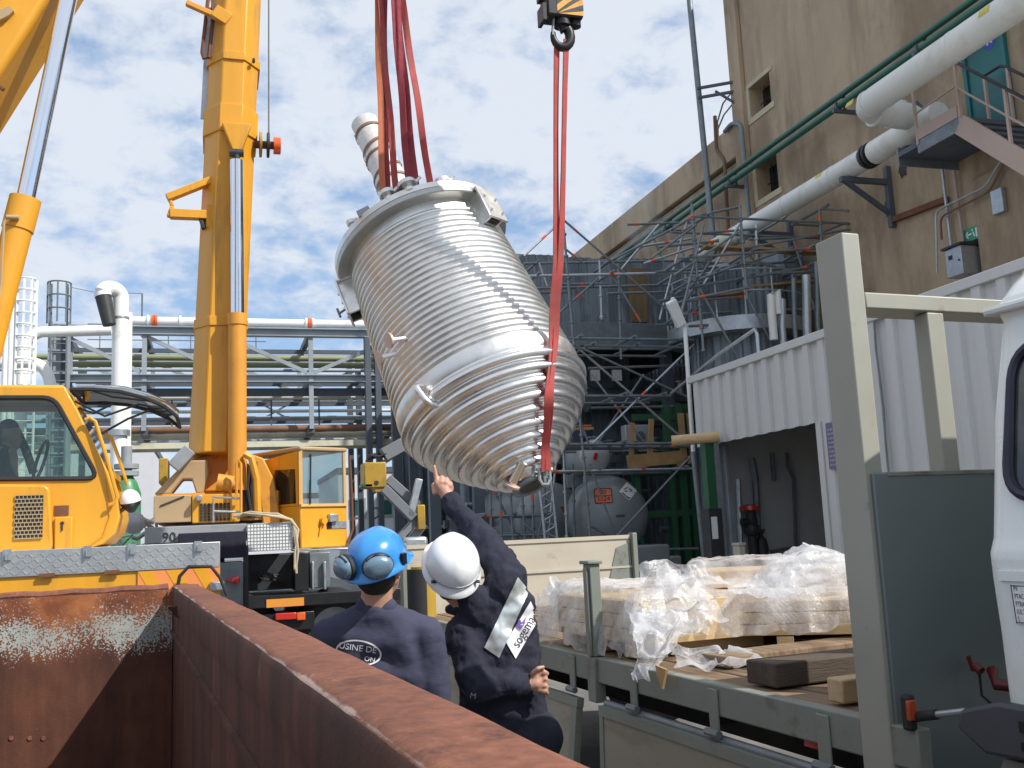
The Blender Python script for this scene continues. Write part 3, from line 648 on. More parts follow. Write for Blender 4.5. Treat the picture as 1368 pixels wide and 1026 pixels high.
def rp(name, label, py, y, r, m, x0=xl-4, x1=xr+3, px=415, extra=None, n=14):
    z = z_at(py, y, px); t = thing(name, label, 'pipe', ((x0+x1)/2, y, z)); mb = MB(); mb.tube((x0, y, z), (x1, y, z), r, n); mb.build('pipe', m, t)
    return t, z
t, z = rp('white_pipe', 'white pipe with orange flanges along the top of the pipe rack', 432.5, YR+.3, .135, M['white'], x0=PY(172, 430, YR).x)
fl = MB()
for px in (205, 208, 413): x = PY(px, 430, YR+.3).x; fl.tube((x-.05, YR+.3, z), (x+.05, YR+.3, z), .2, 14).cut()
fl.each('flange', M['orangelens'], t)
fl = MB()
for px in (198, 241, 409, 418): x = PY(px, 430, YR+.3).x; fl.tube((x-.03, YR+.3, z), (x+.03, YR+.3, z), .19, 14).cut()
fl.each('flange', M['white'], t)
rp('green_pipe', 'pale green pipe lying in the upper tier of the rack', 479, YR+2.0, .10, M['olive'])
rp('olive_pipe', 'olive insulated pipe lying below the pale green one', 488, YR+2.6, .10, M['olive'])
rp('grey_pipe', 'thin grey pipe just under the olive pipe in the rack', 495, YR+3.2, .06, M['rackgrey'])
rp('pale_pipe', 'pale pipe hung just below the dark rack girder', 530.5, YR+1.0, .075, M['whitepipe'])
rp('pale_pipe', 'thin pale pipe in the middle of the open lower rack tier', 549, YR+1.6, .055, M['whitepipe'])
rp('grey_pipe', 'dark twin pipe near the bottom of the open rack tier', 558.5, YR+2.4, .08, M['rackgrey'])
rp('brown_pipe', 'broad brown rusty pipe along the lowest rack tier', 572, YR+.6, .11, M['brownpipe'])
rp('cream_pipe', 'cream insulated pipe under the brown pipe of the rack', 581, YR+1.2, .09, M['creampipe'])
rp('galvanised_duct', 'wide grey duct along the lowest rack tier', 588, YR+1.9, .13, M['galv'])
rp('cream_pipe', 'cream pipe lowest of all under the pipe rack', 596, YR+2.5, .11, M['creampipe'])
mb = MB(); x0_, x1_ = xl-4, xr+3; z_ = z_at(600, YR+2.6); mb.box((x0_, YR+.2, z_-.12), (x1_, YR+.34, z_+.06)); mb.build('walkway_edge', M['creampipe'], rk)
for dy_, py_, h_ in ((2.2, 470, .14), (3.4, 512, .2), (2.8, 540, .12), (3.6, 563, .14), (3.0, 578, .16)):
    z_ = z_at(py_, YR+dy_); mb = MB(); mb.box((xl, YR+dy_, z_-h_/2), (xr, YR+dy_+.1, z_+h_/2)); mb.build('stringer', M['rackdark'], rk)
hl = MB()
for k in range(9):
    x = xs[0]+k*1.55; hl.beam((x, YR+1.4, z_at(568, YR+1.4)), (x, YR+1.4, z_at(530, YR+1.4)), .05, .05).cut()
hl.each('hanger', M['rackdark'], rk)
hr = MB()
for k in range(8): hr.tube((xs[0]+.6+k*.75, YR2, zt+.1), (xs[0]+.6+k*.75, YR2, zt+1.15), .02, 6)
for dz in (.6, 1.15): hr.tube((xs[0]+.2, YR2, zt+dz), (xs[0]+6.2, YR2, zt+dz), .018, 6)
hr.build('handrail', M['tubedark'], rk)
# X-braced far bay
mb = MB(); a, b, c, d = PY(340, 566, YR2), PY(396, 534, YR2), PY(340, 534, YR2), PY(396, 566, YR2); mb.beam(a, b, .06, .06).cut(); mb.beam(c, d, .06, .06).cut(); mb.each('cross_brace', M['rackdark'], rk)

# ---- left plant: white candy-cane vent, cages, lattice column
YV = 27.0
cp = thing('vent_pipe', 'tall white vent pipe hooked over like a walking stick with a dark outlet', 'pipe', (PY(160, 600, YV).x, YV, 0))
xv = PY(160, 500, YV).x; rv_ = .20; zt_ = PY(160, 396, YV).z
top = [V((xv, YV, .1)), V((xv, YV, zt_-.25))]
xm = PY(138, 380, YV).x; cx = (xv+xm)/2; rad = abs(xv-xm)/2
arc = [V((cx+rad*math.cos(a), YV-.15*(1-math.cos(a)), zt_-.05+rad*math.sin(a))) for a in [math.pi*k/10 for k in range(0, 10)]]
end = PY(146, 434, YV-.35)
mb = MB(); mb.path(top+arc, rv_, 20); mb.build('pipe', M['white'], cp)
mb = MB(); mb.path([arc[-1], arc[-1].lerp(end, .12)], rv_+.01, 20); mb.build('pipe_collar', M['white'], cp)
mb = MB(); mb.path([arc[-1].lerp(end, .1), end], [rv_, rv_*.82], 20); mb.build('outlet', M['dark'], cp)  # outlet leg coloured dark all over
mb = MB(); mb.tube((xv, YV, 4.6), (xv, YV, 4.75), rv_+.07, 20).cut(); mb.tube((xv, YV, zt_-.6), (xv, YV, zt_-.55), rv_+.015, 20).cut(); mb.each('flange', M['galv'], cp)
xw = PY(170.5, 500, YV+.5).x
mb = MB(); mb.tube((xw, YV+.5, 0), (xw, YV+.5, PY(170, 418, YV+.5).z), .105, 14); tag(mb.build('white_pipe', M['white']), 'straight white riser standing right against the hooked vent pipe', 'pipe')
# green vessel
yg_ = 18.0; xg = PY(168, 690, yg_).x; gv = thing('green_vessel', 'green upright cylinder behind the front of the foreground crane cab', 'tank', (xg, yg_, 0))
M['vesselgreen'] = mat('vessel_green', (.05, .22, .10), .45, var=.12, vs=1.5, dirt=(.12, .2, .12), dirt_amt=.5, ds=2)
mb = MB(); zz = PY(168, 636, yg_).z; mb.lathe([(.24, 0), (.24, zz-.3), (.17, zz-.1), (.1, zz)], 20, Matrix.Translation((xg, yg_, 0))); mb.build('shell', M['vesselgreen'], gv)
mb = MB(); mb.tube((xg, yg_, zz), (xg, yg_, zz+.08), .2, 16); mb.tube((xg, yg_, zz+.12), (xg, yg_, zz+.2), .2, 16); mb.tube((xg, yg_, zz), (xg, yg_, zz+.5), .09, 12); mb.build('flange', M['rackgrey'], gv)
mb = MB(); random.seed(5); p = PY(185, 712, 16.5)
for k in range(10): c = p+V((random.uniform(-.25, .25), random.uniform(-.2, .2), random.uniform(-.35, .2))); mb.path([c, c+V((random.uniform(-.2, .2), 0, random.uniform(-.1, .25))), c+V((random.uniform(-.25, .25), .1, random.uniform(-.2, .2)))], random.uniform(.015, .04), 8)
mb.tube(p+V((-.3, .1, -.6)), p+V((-.3, .1, -1.7)), .05, 8); mb.tube(p+V((.2, .1, -.3)), p+V((.2, .1, -1.7)), .05, 8)
mb.lathe([(.02, 0), (.17, 0), (.17, .05), (.03, .07)], 18, axes(p+V((-.05, -.3, .15)), (1, 0, 0), (0, 0, 1))); tag(mb.build('valve_assembly', M['galv']), 'cluster of grey pipe valves with a round handwheel between the cranes', 'valve')
def cage(px0, px1, ptop, pbot, y, m, name, label, rw=.35, nh=6, nb=5):
    a, b = PY(px0, ptop, y), PY(px1, ptop, y); cx = (a.x+b.x)/2; r = (b.x-a.x)/2; zt2 = a.z; zb2 = max(0, PY(px0, pbot, y).z)
    t = thing(name, label, 'ladder', (cx, y, 0)); mb = MB()
    for k in range(nb): an = -math.pi*k/(nb-1); mb.beam((cx+r*math.cos(an), y+r*math.sin(an), zt2), (cx+r*math.cos(an), y+r*math.sin(an), zb2), .05, .02)
    for k in range(nh):
        z = zt2-(zt2-zb2)*k/nh*.98; mb.path([(cx+r*math.cos(-math.pi*j/8), y+r*math.sin(-math.pi*j/8), z) for j in range(9)], .025, 5)
    mb.build('safety_cage', m, t); mb = MB()
    for s in (-1, 1): mb.tube((cx+s*.22, y+.1, 0), (cx+s*.22, y+.1, zt2), .03, 6)
    z = .3
    while z < zt2-1: mb.tube((cx-.22, y+.1, z), (cx+.22, y+.1, z), .014, 5); z += .28
    mb.build('ladder', m, t); return t
cage(22, 48, 373, 515, 25.0, M['white'], 'caged_ladder', 'white caged access ladder left of the hooked vent pipe', nh=9)
cage(64, 95, 378, 432, YR-.6, M['tubedark'], 'caged_ladder', 'grey caged ladder rising above the left end of the pipe rack', nh=3)
def lattice(px0, px1, ptop, y, m, label):
    a, b = PY(px0, ptop, y), PY(px1, ptop, y); t = thing('lattice_column', label, 'column', ((a.x+b.x)/2, y, 0)); leg = MB(); lc = MB()
    for x in (a.x, b.x):
        for dy in (0, .5): leg.box((x-.06, y+dy-.06, 0), (x+.06, y+dy+.06, a.z)).cut()
    z = .2; k = 0
    while z < a.z-.4:
        lc.beam((a.x, y-.03, z), (b.x, y-.03, z), .05, .05); z += .34; k += 1
    lc.box((a.x+.06, y+.22, 0), (b.x-.06, y+.26, a.z))
    leg.each('leg', m, t); lc.build('plated_lacing', m, t); return t
lattice(68, 92, 430, YR-.3, M['rackgrey'], 'grey plated lattice column at the left end of the pipe rack')
t = thing('white_pipe', 'white pipe bending down and left past the white caged ladder', 'pipe', (PY(30, 450, 29).x, 29, 5))
q = [PY(30, 520, 29), PY(30, 450, 29), PY(70, 440, 29)]; mb = MB(); mb.path([q[0]-V((0, 0, 6))]+bend(q[0], q[1], q[2], .5)+[q[2]+V((1.5, 0, 0))], .15, 14); mb.build('pipe', M['white'], t)
mb = MB(); mb.path([PY(-20, 484, 28), PY(20, 484, 28)]+bend(PY(30, 484, 28), PY(62, 484, 28), PY(70, 530, 28), .5)+[PY(70, 530, 28)], .15, 14); tag(mb.build('white_pipe', M['white']), 'white pipe curving over and down to the right beside the lattice column', 'pipe')
for px, lab in ((7, 'white upright pipe at the left edge, behind the foreground crane cab'), (14, 'slim white upright pipe right of the thicker one at the left edge')):
    p = PY(px, 480, 26.5); mb = MB(); mb.tube((p.x, 26.5, 0), (p.x, 26.5, PY(px, 412, 26.5).z), .07, 10); tag(mb.build('white_pipe', M['white']), lab, 'pipe')
ar = MB(); a = PY(105, 386, YR+1); b = PY(190, 392, YR+1); ar.tube((b.x, YR+1, zt), b, .03, 6); ar.path([PY(96, 384, YR+1), PY(125, 390, YR+1), PY(160, 391, YR+1), b], .012, 5); tag(ar.build('lightning_mast', M['tubedark']), 'slim mast with a sagging wire on the pipe rack', 'mast')

# ---- process structure behind the vessel and scaffold
YP = 23.5
pr = thing('process_structure', 'dark open process structure with blue-grey corrugated upper cladding', 'building', (9, YP+3, 0))
xp0 = PY(596, 600, YP).x; xp1 = 13.4
zc0, zc1 = PY(800, 432, YP).z, PY(800, 345, YP).z
xc0 = PY(690, 400, YP).x
mb = MB(); random.seed(11); x = xc0
while x < xp1:
    wd = random.choice((.9, .9, 1.1, .6)); mb.m = 1 if 10.0 < x+wd*.5 and False else 0
    corr(mb, (x, YP+random.uniform(0, .02), 0), (1, 0, 0), (0, -1, 0), (0, 0, 1), min(wd, xp1-x), zc0+.02, zc1+random.uniform(-.05, .05), .2, .035); x += wd
mb.build('upper_cladding', M['cladblue'], pr, sharp=20, recalc=False)
xa = PY(838, 390, YP).x; mb = MB(); corr(mb, (xa, YP-.045, 0), (1, 0, 0), (0, -1, 0), (0, 0, 1), .55, zc0+.05, zc1-.25, .2, .03); mb.build('stained_sheet', M['cladrust'], pr, sharp=20, recalc=False)
mb = MB(); mb.box((xc0, YP-.12, zc0-.62), (PY(916, 440, YP).x, YP+.2, zc0)); mb.build('deep_beam', M['tubedark'], pr, bev=.01)
mb = MB(); mb.box((xp0, YP+.203, zc0-.35), (xp1, YP+7, zc0-.1)); mb.build('deck_slab', M['dark'], pr)
mb = MB(); mb.box((xc0, YP+.1, zc1-.15), (xp1, YP+7, zc1-.05)); mb.build('roof', M['rackdark'], pr)
mb = MB(); corr(mb, (xp0, YP+6.9, 0), (1, 0, 0), (0, -1, 0), (0, 0, 1), 13.95-xp0, 0, zc0, .3, .04); mb.build('back_cladding', M['cladblue'], pr, sharp=20, recalc=False); mb = MB(); corr(mb, (13.88, YP+6.85, 0), (0, -1, 0), (-1, 0, 0), (0, 0, 1), 9.5, 0, zc0, .3, .04); mb.build('back_cladding', M['cladblue'], pr, sharp=20, recalc=False)
mb = MB(); corr(mb, (PY(756, 600, YP+2).x, YP+2.4, 0), (1, 0, 0), (0, -1, 0), (0, 0, 1), 2.2, zc0-3.8, zc0-.4, .22, .04); mb.build('inner_cladding', M['cladblue'], pr, sharp=20, recalc=False)
for px in (582, 608, 641, 700, 764, 905):
    for y in (YP, YP+5):
        x = PY(px, 600, YP).x; mb = MB(); mb.box((x-.13, y+.21, 0), (x+.13, y+.45, zc0-.36)); mb.build('column', M['rackdark'], pr)
for z in (1.9, 3.4, 5.0):
    mb = MB(); mb.box((xp0, YP+.46, z), (xp1, YP+.62, z+.2)); mb.build('floor_beam', M['rackdark'], pr)
mb = MB(); mb.box((PY(600, 600, YP).x, YP+.7, 1.93), (PY(760, 600, YP).x, YP+6.8, 1.99)); mb.build('floor_plate', M['dark'], pr)
random.seed(17)
for k in range(16):
    y = YP+random.uniform(1.2, 5.5); x0_ = random.uniform(xp0+.4, 12.0); z_ = random.uniform(1.2, 5.9); r_ = random.choice((.04, .06, .09, .13)); m_ = random.choice(('tubedark', 'rackdark', 'galv', 'brownpipe', 'tubedark')); mb = MB()
    if k % 2: q = [V((x0_, y, 0)), V((x0_, y, z_+.9)), V((x0_+random.uniform(.8, 2.2), y, z_+.9))]
    else: q = [V((x0_, y, z_)), V((x0_+random.uniform(1.2, 3), y, z_)), V((x0_+3, y, z_-random.uniform(.6, 1.2)))]
    mb.path([q[0]]+bend(q[0], q[1], q[2], .25, 4)+[q[2]], r_, 10); mb.build('pipe', M[m_], pr)
for k in range(7):
    x0_ = random.uniform(8.5, 12.8); y = YP+random.uniform(.8, 2.5); z_ = random.choice((2.1, 3.6, 5.2)); mb = MB(); mb.tube((x0_, y, z_), (x0_, y, z_+.5), .12, 14); mb.tube((x0_, y, z_+.5), (x0_, y, z_+.55), .2, 14); mb.tube((x0_-.25, y, z_+.3), (x0_+.25, y, z_+.3), .07, 10); mb.build('pump', M[random.choice(('tankgrey', 'rackgrey', 'green', 'galv'))], pr)
# big dark vessels inside
def hvessel(label, c, r, ln, m, ax=(0, 1, 0), nm='storage_tank', parts=None):
    c = V(c); ax = V(ax).normalized(); t = thing(nm, label, 'tank', (c.x, c.y, c.z-r)); A = axes(c, ax.orthogonal(), ax.cross(ax.orthogonal()))
    if A.to_3x3().col[2].dot(ax) < 0: A = axes(c, ax.cross(ax.orthogonal()), ax.orthogonal())
    prof = [(.001, -.42*r)]+[(r*math.sin(k*math.pi/16), -.42*r*math.cos(k*math.pi/16)) for k in range(1, 8)]+[(r, 0), (r, ln)]+[(r*math.cos(k*math.pi/16), ln+.42*r*math.sin(k*math.pi/16)) for k in range(1, 8)]+[(.001, ln+.42*r)]
    mb = MB(); mb.lathe(prof, 40, A, cap=False); mb.build('shell', m, t); return t, A
def seams(t, A, r, m):
    mb = MB()
    for z in (.06, 1.2): mb.lathe([(r, z), (r+.012, z+.005), (r+.012, z+.04), (r, z+.045)], 40, A, cap=False).cut()
    mb.each('weld_band', m, t)
yt_ = 21.8; c = PY(812, 690, yt_); r = 58/1330*yt_
bt, A = hvessel('large grey horizontal acid tank with orange hazard plate and black-and-white corrosive diamond', (c.x, yt_, c.z), r, 3.0, M['tankgrey'], (0.28, 1, 0))
seams(bt, A, r, M['tankgrey'])
fr = A.to_3x3(); nrm = -fr.col[2]; rgt = nrm.cross(V((0, 0, 1))).normalized()*-1; upv = V((0, 0, 1))
if rgt.x < 0: rgt = -rgt
def on_dome(u, v, o=.02):                             # point on the dished end, u right, v up (metres)
    rr = min(.999, math.hypot(u, v)/r); return V((c.x, yt_, c.z))+rgt*u+upv*v+nrm*(.42*r*math.sqrt(1-rr*rr)+o)
def dome_plate(u0, u1, v0, v1, o): return MB().grid(lambda a, b: on_dome(u0+(u1-u0)*a, v0+(v1-v0)*b, o), 5, 5)
k = yt_/1330
def uv(px, py): return ((px-812)*k, (690-py)*k)
u0, v0 = uv(793, 671); u1, v1 = uv(817, 651)
pl = dome_plate(u0, u1, v0, v1, .02).build('hazard_plate', M['orangelens'], bt)
mb = MB(); um, vm = (u0+u1)/2, (v0+v1)/2
mb.grid(lambda a, b: on_dome(u0+(u1-u0)*a, vm-.008+.016*b, .026), 5, 1)
for s_, vv in (('80', v0+(v1-v0)*.75), ('1824', v0+(v1-v0)*.27)):
    vs_, fs_ = text_mesh(s_, .15); mb.add([on_dome(um+p.x, vv+p.y, .027) for p in vs_], fs_)
for e in (0, 1): mb.grid(lambda a, b: on_dome(u0+(u1-u0)*a, (v0, v1)[e]-.01+.02*b, .026), 5, 1); mb.grid(lambda a, b: on_dome((u0, u1)[e]-.01+.02*a, v0+(v1-v0)*b, .026), 1, 5)
mb.build('hazard_number', M['ink'], pl)
du, dv_ = uv(841, 656)
def diamond(s, o, lo=None):
    def f(a, b):
        x = (a-.5)*2; y = (b-.5)*2; return on_dome(du+(x-y)*.5*s, dv_+(x+y)*.5*s, o)
    return MB().grid(f, 5, 5)
dp = diamond(.22, .02).build('corrosive_diamond', M['signwhite'], bt)
mb = MB(); mb.add([on_dome(du-.17, dv_-.03, .027), on_dome(du+.17, dv_-.03, .027), on_dome(du, dv_-.19, .027)], [(0, 1, 2)])
for q in ((-.1, .04, .0, .09), (.02, .06, .1, .02), (-.09, .0, -.02, .0), (.03, .0, .1, .0)): a_, b_ = on_dome(du+q[0], dv_+q[1], .029), on_dome(du+q[2], dv_+q[3], .029); mb.beam(a_, b_, .02, .004, nrm)
mb.build('corrosive_symbol', M['ink'], dp)
pu, pv = uv(827, 690); mb = MB(); mb.grid(lambda a, b: on_dome(pu+(a-.5)*.2, pv+(b-.5)*.05, .02), 3, 1); mb.build('name_plate', M['green'], bt)
mb = MB()
for dy in (.3, 2.3): p = V((c.x+.28*dy, yt_+dy, 0)); mb.box((p.x-.7, p.y-.1, 0), (p.x+.7, p.y+.1, c.z-r*.75)).cut()
mb.each('saddle', M['rackgrey'], bt)
c2 = PY(803, 607, yt_-.3); r2_ = 23.5/1330*yt_
t2, A2 = hvessel('small pale tank with a red mark lying above the large grey acid tank', (c2.x, yt_+.1, c2.z), r2_, 1.6, M['tankpale'], (0.1, 1, 0)); 
p = PY(795, 610, yt_-.08); mb = MB(); mb.beam(p+V((-.02, -.02, -.08)), p+V((.03, -.02, .08)), .09, .01, (0, 1, 0)); mb.build('red_mark', M['redlens'], t2)
mb = MB()
for dy in (.2, 1.4): mb.box((c2.x-.25, yt_+dy, c.z+r*.8), (c2.x+.25, yt_+dy+.1, c2.z-r2_*.9)).cut()
mb.each('support', M['rackgrey'], t2)
y3 = 23.0; c3 = PY(745, 690, y3); hv, A3 = hvessel('grey tank with a brown-orange plate, left of the large acid tank', (c3.x-.2, y3, c3.z-.1), .95, 2.6, M['tankgrey'], (-.2, 1, 0))
mb = MB(); p = PY(747, 691, y3-.35); mb.box((p.x-.13, p.y, p.z-.25), (p.x+.13, p.y+.02, p.z+.25)); mb.build('orange_plate', M['rust'], hv)
mb = MB(); mb.box((c3.x-.8, y3+.6, 0), (c3.x+.5, y3+.8, c3.z-.8)); mb.build('saddle', M['rackgrey'], hv)
for px, pw, top, lab in ((660, 38, 648, 'dark vertical vessel standing in the left bay of the process structure'), (700, 26, 660, 'second dark vertical vessel, below the outlet of the hanging vessel'), (622, 22, 640, 'slender dark vessel nearest the left columns of the process structure')):
    y = YP+2.5; p = PY(px, top, y); r_ = pw/2/1330*y; t = thing('process_vessel', lab, 'tank', (p.x, y, 0)); mb = MB()
    mb.lathe([(r_, 0), (r_, p.z+.6), (r_*.8, p.z+.85), (r_*.3, p.z+1)], 24, Matrix.Translation((p.x, y, 0))); mb.build('shell', M['tubedark'], t)
    mb = MB(); mb.lathe([(r_, 2.2), (r_+.08, 2.2), (r_+.08, 2.3), (r_, 2.3)], 24, Matrix.Translation((p.x, y, 0)), cap=False); mb.build('ring', M['rackdark'], t)
# horizontal exchanger and pumps upstairs in the dark
p = PY(845, 532, YP+1.6); t = thing('heat_exchanger', 'dull grey horizontal exchanger on the dark upper floor', 'exchanger', p)
mb = MB(); mb.tube(p+V((-1.3, 0, 0)), p+V((.9, .3, 0)), .3, 20); mb.build('shell', M['tubedark'], t); mb = MB(); mb.tube(p+V((-1.36, 0, 0)), p+V((-1.28, 0, 0)), .38, 20).cut(); mb.tube(p+V((.6, .25, 0)), p+V((.68, .26, 0)), .38, 20); mb.each('flange', M['tubedark'], t)
mb = MB(); mb.box((p.x-1, p.y-.1, 5.2), (p.x-.85, p.y+.1, p.z-.28)); mb.box((p.x+.5, p.y, 5.2), (p.x+.65, p.y+.2, p.z-.28)); mb.build('support', M['rackdark'], t)
for i_, (px, py) in enumerate(((774, 492), (803, 492))):
    q = PY(px+20, py+10, YP+.18); mb = MB(); mb.box((q.x-.12, q.y-.1, q.z-.14), (q.x+.12, q.y, q.z+.14)); mb.box((q.x-.03, q.y-.11, q.z-.06), (q.x+.03, q.y-.101, q.z+.06)); tag(mb.build('bulkhead_lamp', M['tankpale']), ('small square lamp under the deep beam, left of its twin', 'small square lamp under the deep beam, right of its twin')[i_], 'lamp', 'bulkhead lamps')
p = PY(853, 583, YP-.3); bx = thing('control_box', 'pale control box with a round dial among timber frames', 'box', p); mb = MB(); mb.box((p.x-.35, p.y, p.z-.4), (p.x+.35, p.y+.3, p.z+.3)); mb.build('box_body', M['tankpale'], bx, bev=.02); mb = MB(); mb.tube((p.x+.05, p.y-.03, p.z), (p.x+.05, p.y-.003, p.z), .13, 16); mb.build('dial', M['tubedark'], bx)
# green steelwork
YG = 21.6
gs = thing('green_steelwork', 'dark green steel frame standing between the acid tank and the shed', 'frame', (PY(905, 650, YG).x, YG, 0))
for px, w_ in ((896, .13), (911, .16), (924, .12), (851, .10)):
    p = PY(px, 650, YG); zt3 = PY(px, 540 if px > 890 else 590, YG).z; mb = MB(); mb.box((p.x-w_/2, YG-.1, 0), (p.x+w_/2, YG+.1, zt3)); mb.build('post', M['green'], gs)
for py in (632, 688, 558):
    a, b = PY(845, py, YG), PY(928, py, YG); mb = MB(); mb.box((a.x, YG-.06, a.z-.08), (b.x, YG+.06, a.z+.08)); mb.build('rail', M['green'], gs)
p = PX(945, 640, XS-.35); gp2 = thing('green_column', 'bright green and grey steel column at the left edge of the shed doorway', 'column', (p.x, p.y, 0))
mb = MB(); mb.box((p.x-.05, p.y-.1, 2.0), (p.x+.12, p.y+.1, ZD+.1)); mb.build('post', M['green'], gp2); mb = MB(); mb.box((p.x+.123, p.y-.12, 0), (p.x+.22, p.y+.12, ZD)); mb.build('guard', M['galv'], gp2)
mb = MB(); mb.box((p.x-.1, p.y-.16, 1.0), (p.x+.16, p.y+.16, 2.0)); bxx = mb.build('switch_box', M['dark'], gp2); mb = MB(); mb.box((p.x-.07, p.y-.168, 1.45), (p.x+.05, p.y-.163, 1.85)); mb.build('white_card', M['signwhite'], bxx)
# timber framing behind the scaffold
tf = thing('timber_framing', 'pale new timber framing wedged between the scaffold and the green frame', 'timber', PY(880, 600, YG-.4))
for (x0_, y0_, x1_, y1_, wd_) in ((838, 617, 914, 610, .3), (845, 565, 843, 618, .1), (870, 560, 868, 612, .12), (909, 552, 915, 625, .14), (920, 552, 926, 620, .1), (905, 622, 925, 612, .16)):
    mb = MB(); mb.beam(PY(x0_, y0_, YG-.4), PY(x1_, y1_, YG-.4), .06 if y1_-y0_ < 20 else wd_, wd_ if y1_-y0_ < 20 else .06, (0, 0, 1) if y1_-y0_ < 20 else (0, 1, 0)); mb.build('timber', M['plank'], tf)
# round clad tank with gallery behind the shed roof
yk = 20.2; ck = PY(1000, 400, yk); rk_ = 1.12
rt = thing('clad_tank', 'round corrugated-clad tank with a grey ring gallery behind the shed roof', 'tank', (ck.x, yk+.6, 0))
zk0 = PY(1000, 440, yk).z; zk1 = PY(1000, 362, yk).z
mb = MB(); pr_ = []; nn = 72
vs = []; fs = []
for i in range(nn*2):
    a = 2*math.pi*i/(nn*2); rr = rk_+(.03 if i % 4 < 2 else 0); vs += [V((ck.x+rr*math.cos(a), yk+.6+rr*math.sin(a), 0)), V((ck.x+rr*math.cos(a), yk+.6+rr*math.sin(a), zk1))]
for i in range(nn*2): j = (i+1) % (nn*2); fs.append((2*i, 2*j, 2*j+1, 2*i+1))
mb.add(vs, fs); mb.build('shell', M['cladblue'], rt, sharp=20)
MT = Matrix.Translation((ck.x, yk+.6, 0))
mb = MB(); mb.lathe([(rk_+.035, zk1), (rk_*.9, zk1+.12), (.02, zk1+.22)], 48, MT); mb.build('roof', M['tankgrey'], rt)
mb = MB(); mb.lathe([(rk_+.04, zk0-.18), (rk_+.55, zk0-.18), (rk_+.55, zk0+.14), (rk_+.5, zk0+.14), (rk_+.5, zk0-.12), (rk_+.04, zk0-.12)], 48, MT, cap=False); mb.build('ring_gallery', M['galv'], rt)
for dz in (.55, 1.05):
    mb = MB(); mb.path([V((ck.x+(rk_+.52)*math.cos(a), yk+.6+(rk_+.52)*math.sin(a), zk0+.14+dz)) for a in [2*math.pi*k/40 for k in range(40)]], .022, 6, closed=True); mb.build('gallery_rail', M['galv'], rt)
mb = MB()
for k in range(16): a = 2*math.pi*k/16; mb.tube((ck.x+(rk_+.52)*math.cos(a), yk+.6+(rk_+.52)*math.sin(a), zk0+.1), (ck.x+(rk_+.52)*math.cos(a), yk+.6+(rk_+.52)*math.sin(a), zk0+1.19), .02, 6).cut()
mb.each('gallery_post', M['galv'], rt)
# pipes and valves beside the round tank
for (pxs, r_, m_, lab) in (([(1031, 418), (1030, 395), (1038, 388), (1040, 420)], .09, 'whitepipe', 'small white swan-neck pipe beside the round clad tank'), ([(1045, 440), (1045, 400)], .08, 'galv', 'short grey riser right of the swan-neck pipe'), ([(1078, 440), (1077, 368)], .10, 'galv', 'grey vertical pipe with flanges right of the round tank'), ([(1061, 430), (1060, 372)], .05, 'tubedark', 'thin dark vertical pipe beside the round tank'), ([(1092, 430), (1091, 350)], .06, 'tubedark', 'dark vertical pipe just left of the lorry headboard post')):
    pts = [PY(x, y, 18.6) for x, y in pxs]; mb = MB(); mb.path([pts[0]-V((0, 0, .6))]+pts, r_, 10); tag(mb.build('process_pipe', M[m_]), lab, 'pipe')
a = PY(1052, 400, 21.2); wp = thing('blue_cabinet', 'dark blue-grey louvred cabinet wall on the platform beside the round tank', 'cabinet', (a.x, 21.2, zk0)); mb = MB(); mb.box((a.x, 20.6, zk0-.2), (13.3, 21.6, PY(1060, 338, 21).z)); mb.build('cabinet_body', M['cladblue'], wp)
mb = MB()
for k in range(5): mb.box((a.x+.1+k*.28, 20.585, zk0+.1), (a.x+.14+k*.28, 20.597, PY(1060, 342, 21).z)).cut()
mb.each('mullion', M['rackdark'], wp)

# ---- tube scaffolds
def scaffold(label, base, tubes, y, rt=.031, marks=()):
    t = thing('scaffold', label, 'scaffold', base); random.seed(int(y*10))
    tubes = dict(tubes); rear = []; tran = []
    for s_ in tubes['ledger'][:8]:
        a_ = PY(*s_[:2], y+(s_[4] if len(s_) > 4 else 0)); b_ = PY(*s_[2:4], y+(s_[4] if len(s_) > 4 else 0)); rear.append((a_, b_))
    for kind, segs in tubes.items():
        for s_ in segs:
            dy = s_[4] if len(s_) > 4 else 0; dy2 = s_[5] if len(s_) > 5 else dy
            a, b = PY(s_[0], s_[1], y+dy), PY(s_[2], s_[3], y+dy2)
            mb = MB(); r_ = rt if kind != 'brace' else rt*.85
            mb.tube(a, b, r_, 8)
            if kind == 'standard':
                z = a.lerp(b, .1); L_ = (b-a).length; d = (b-a).normalized(); k = .35
                while k < L_: p = a+d*k; mb.tube(p-d*.02, p+d*.02, rt*1.8, 8); k += .5
            if random.random() < .55:
                mb.m = 1; f = random.choice((.12, .5, .88)); p = a.lerp(b, f); d = (b-a).normalized(); mb.tube(p-d*.06, p+d*.06, r_*1.12, 8)
            mb.build(kind, [M['galv'] if random.random() < .22 else M['tubedark'], M['paintring']], t)
    for a_, b_ in rear:                                # rear row and cross transoms
        o_ = V((0, 1.15, 0)); mb = MB(); mb.tube(a_+o_, b_+o_, rt, 8); mb.build('ledger', M['tubedark'], t)
        for f in (.08, .5, .92): p = a_.lerp(b_, f); mb = MB(); mb.tube(p-V((0, .15, -.05)), p+V((0, 1.3, .05)), rt, 8); mb.build('transom', M['tubedark'], t)
    return t
def plank(par, x0_, y0_, x1_, y1_, y, th=.05, w_=.3): mb = MB(); mb.beam(PY(x0_, y0_, y), PY(x1_, y1_, y), w_, th); mb.build('plank', M['plank'], par)
YA = 20.2
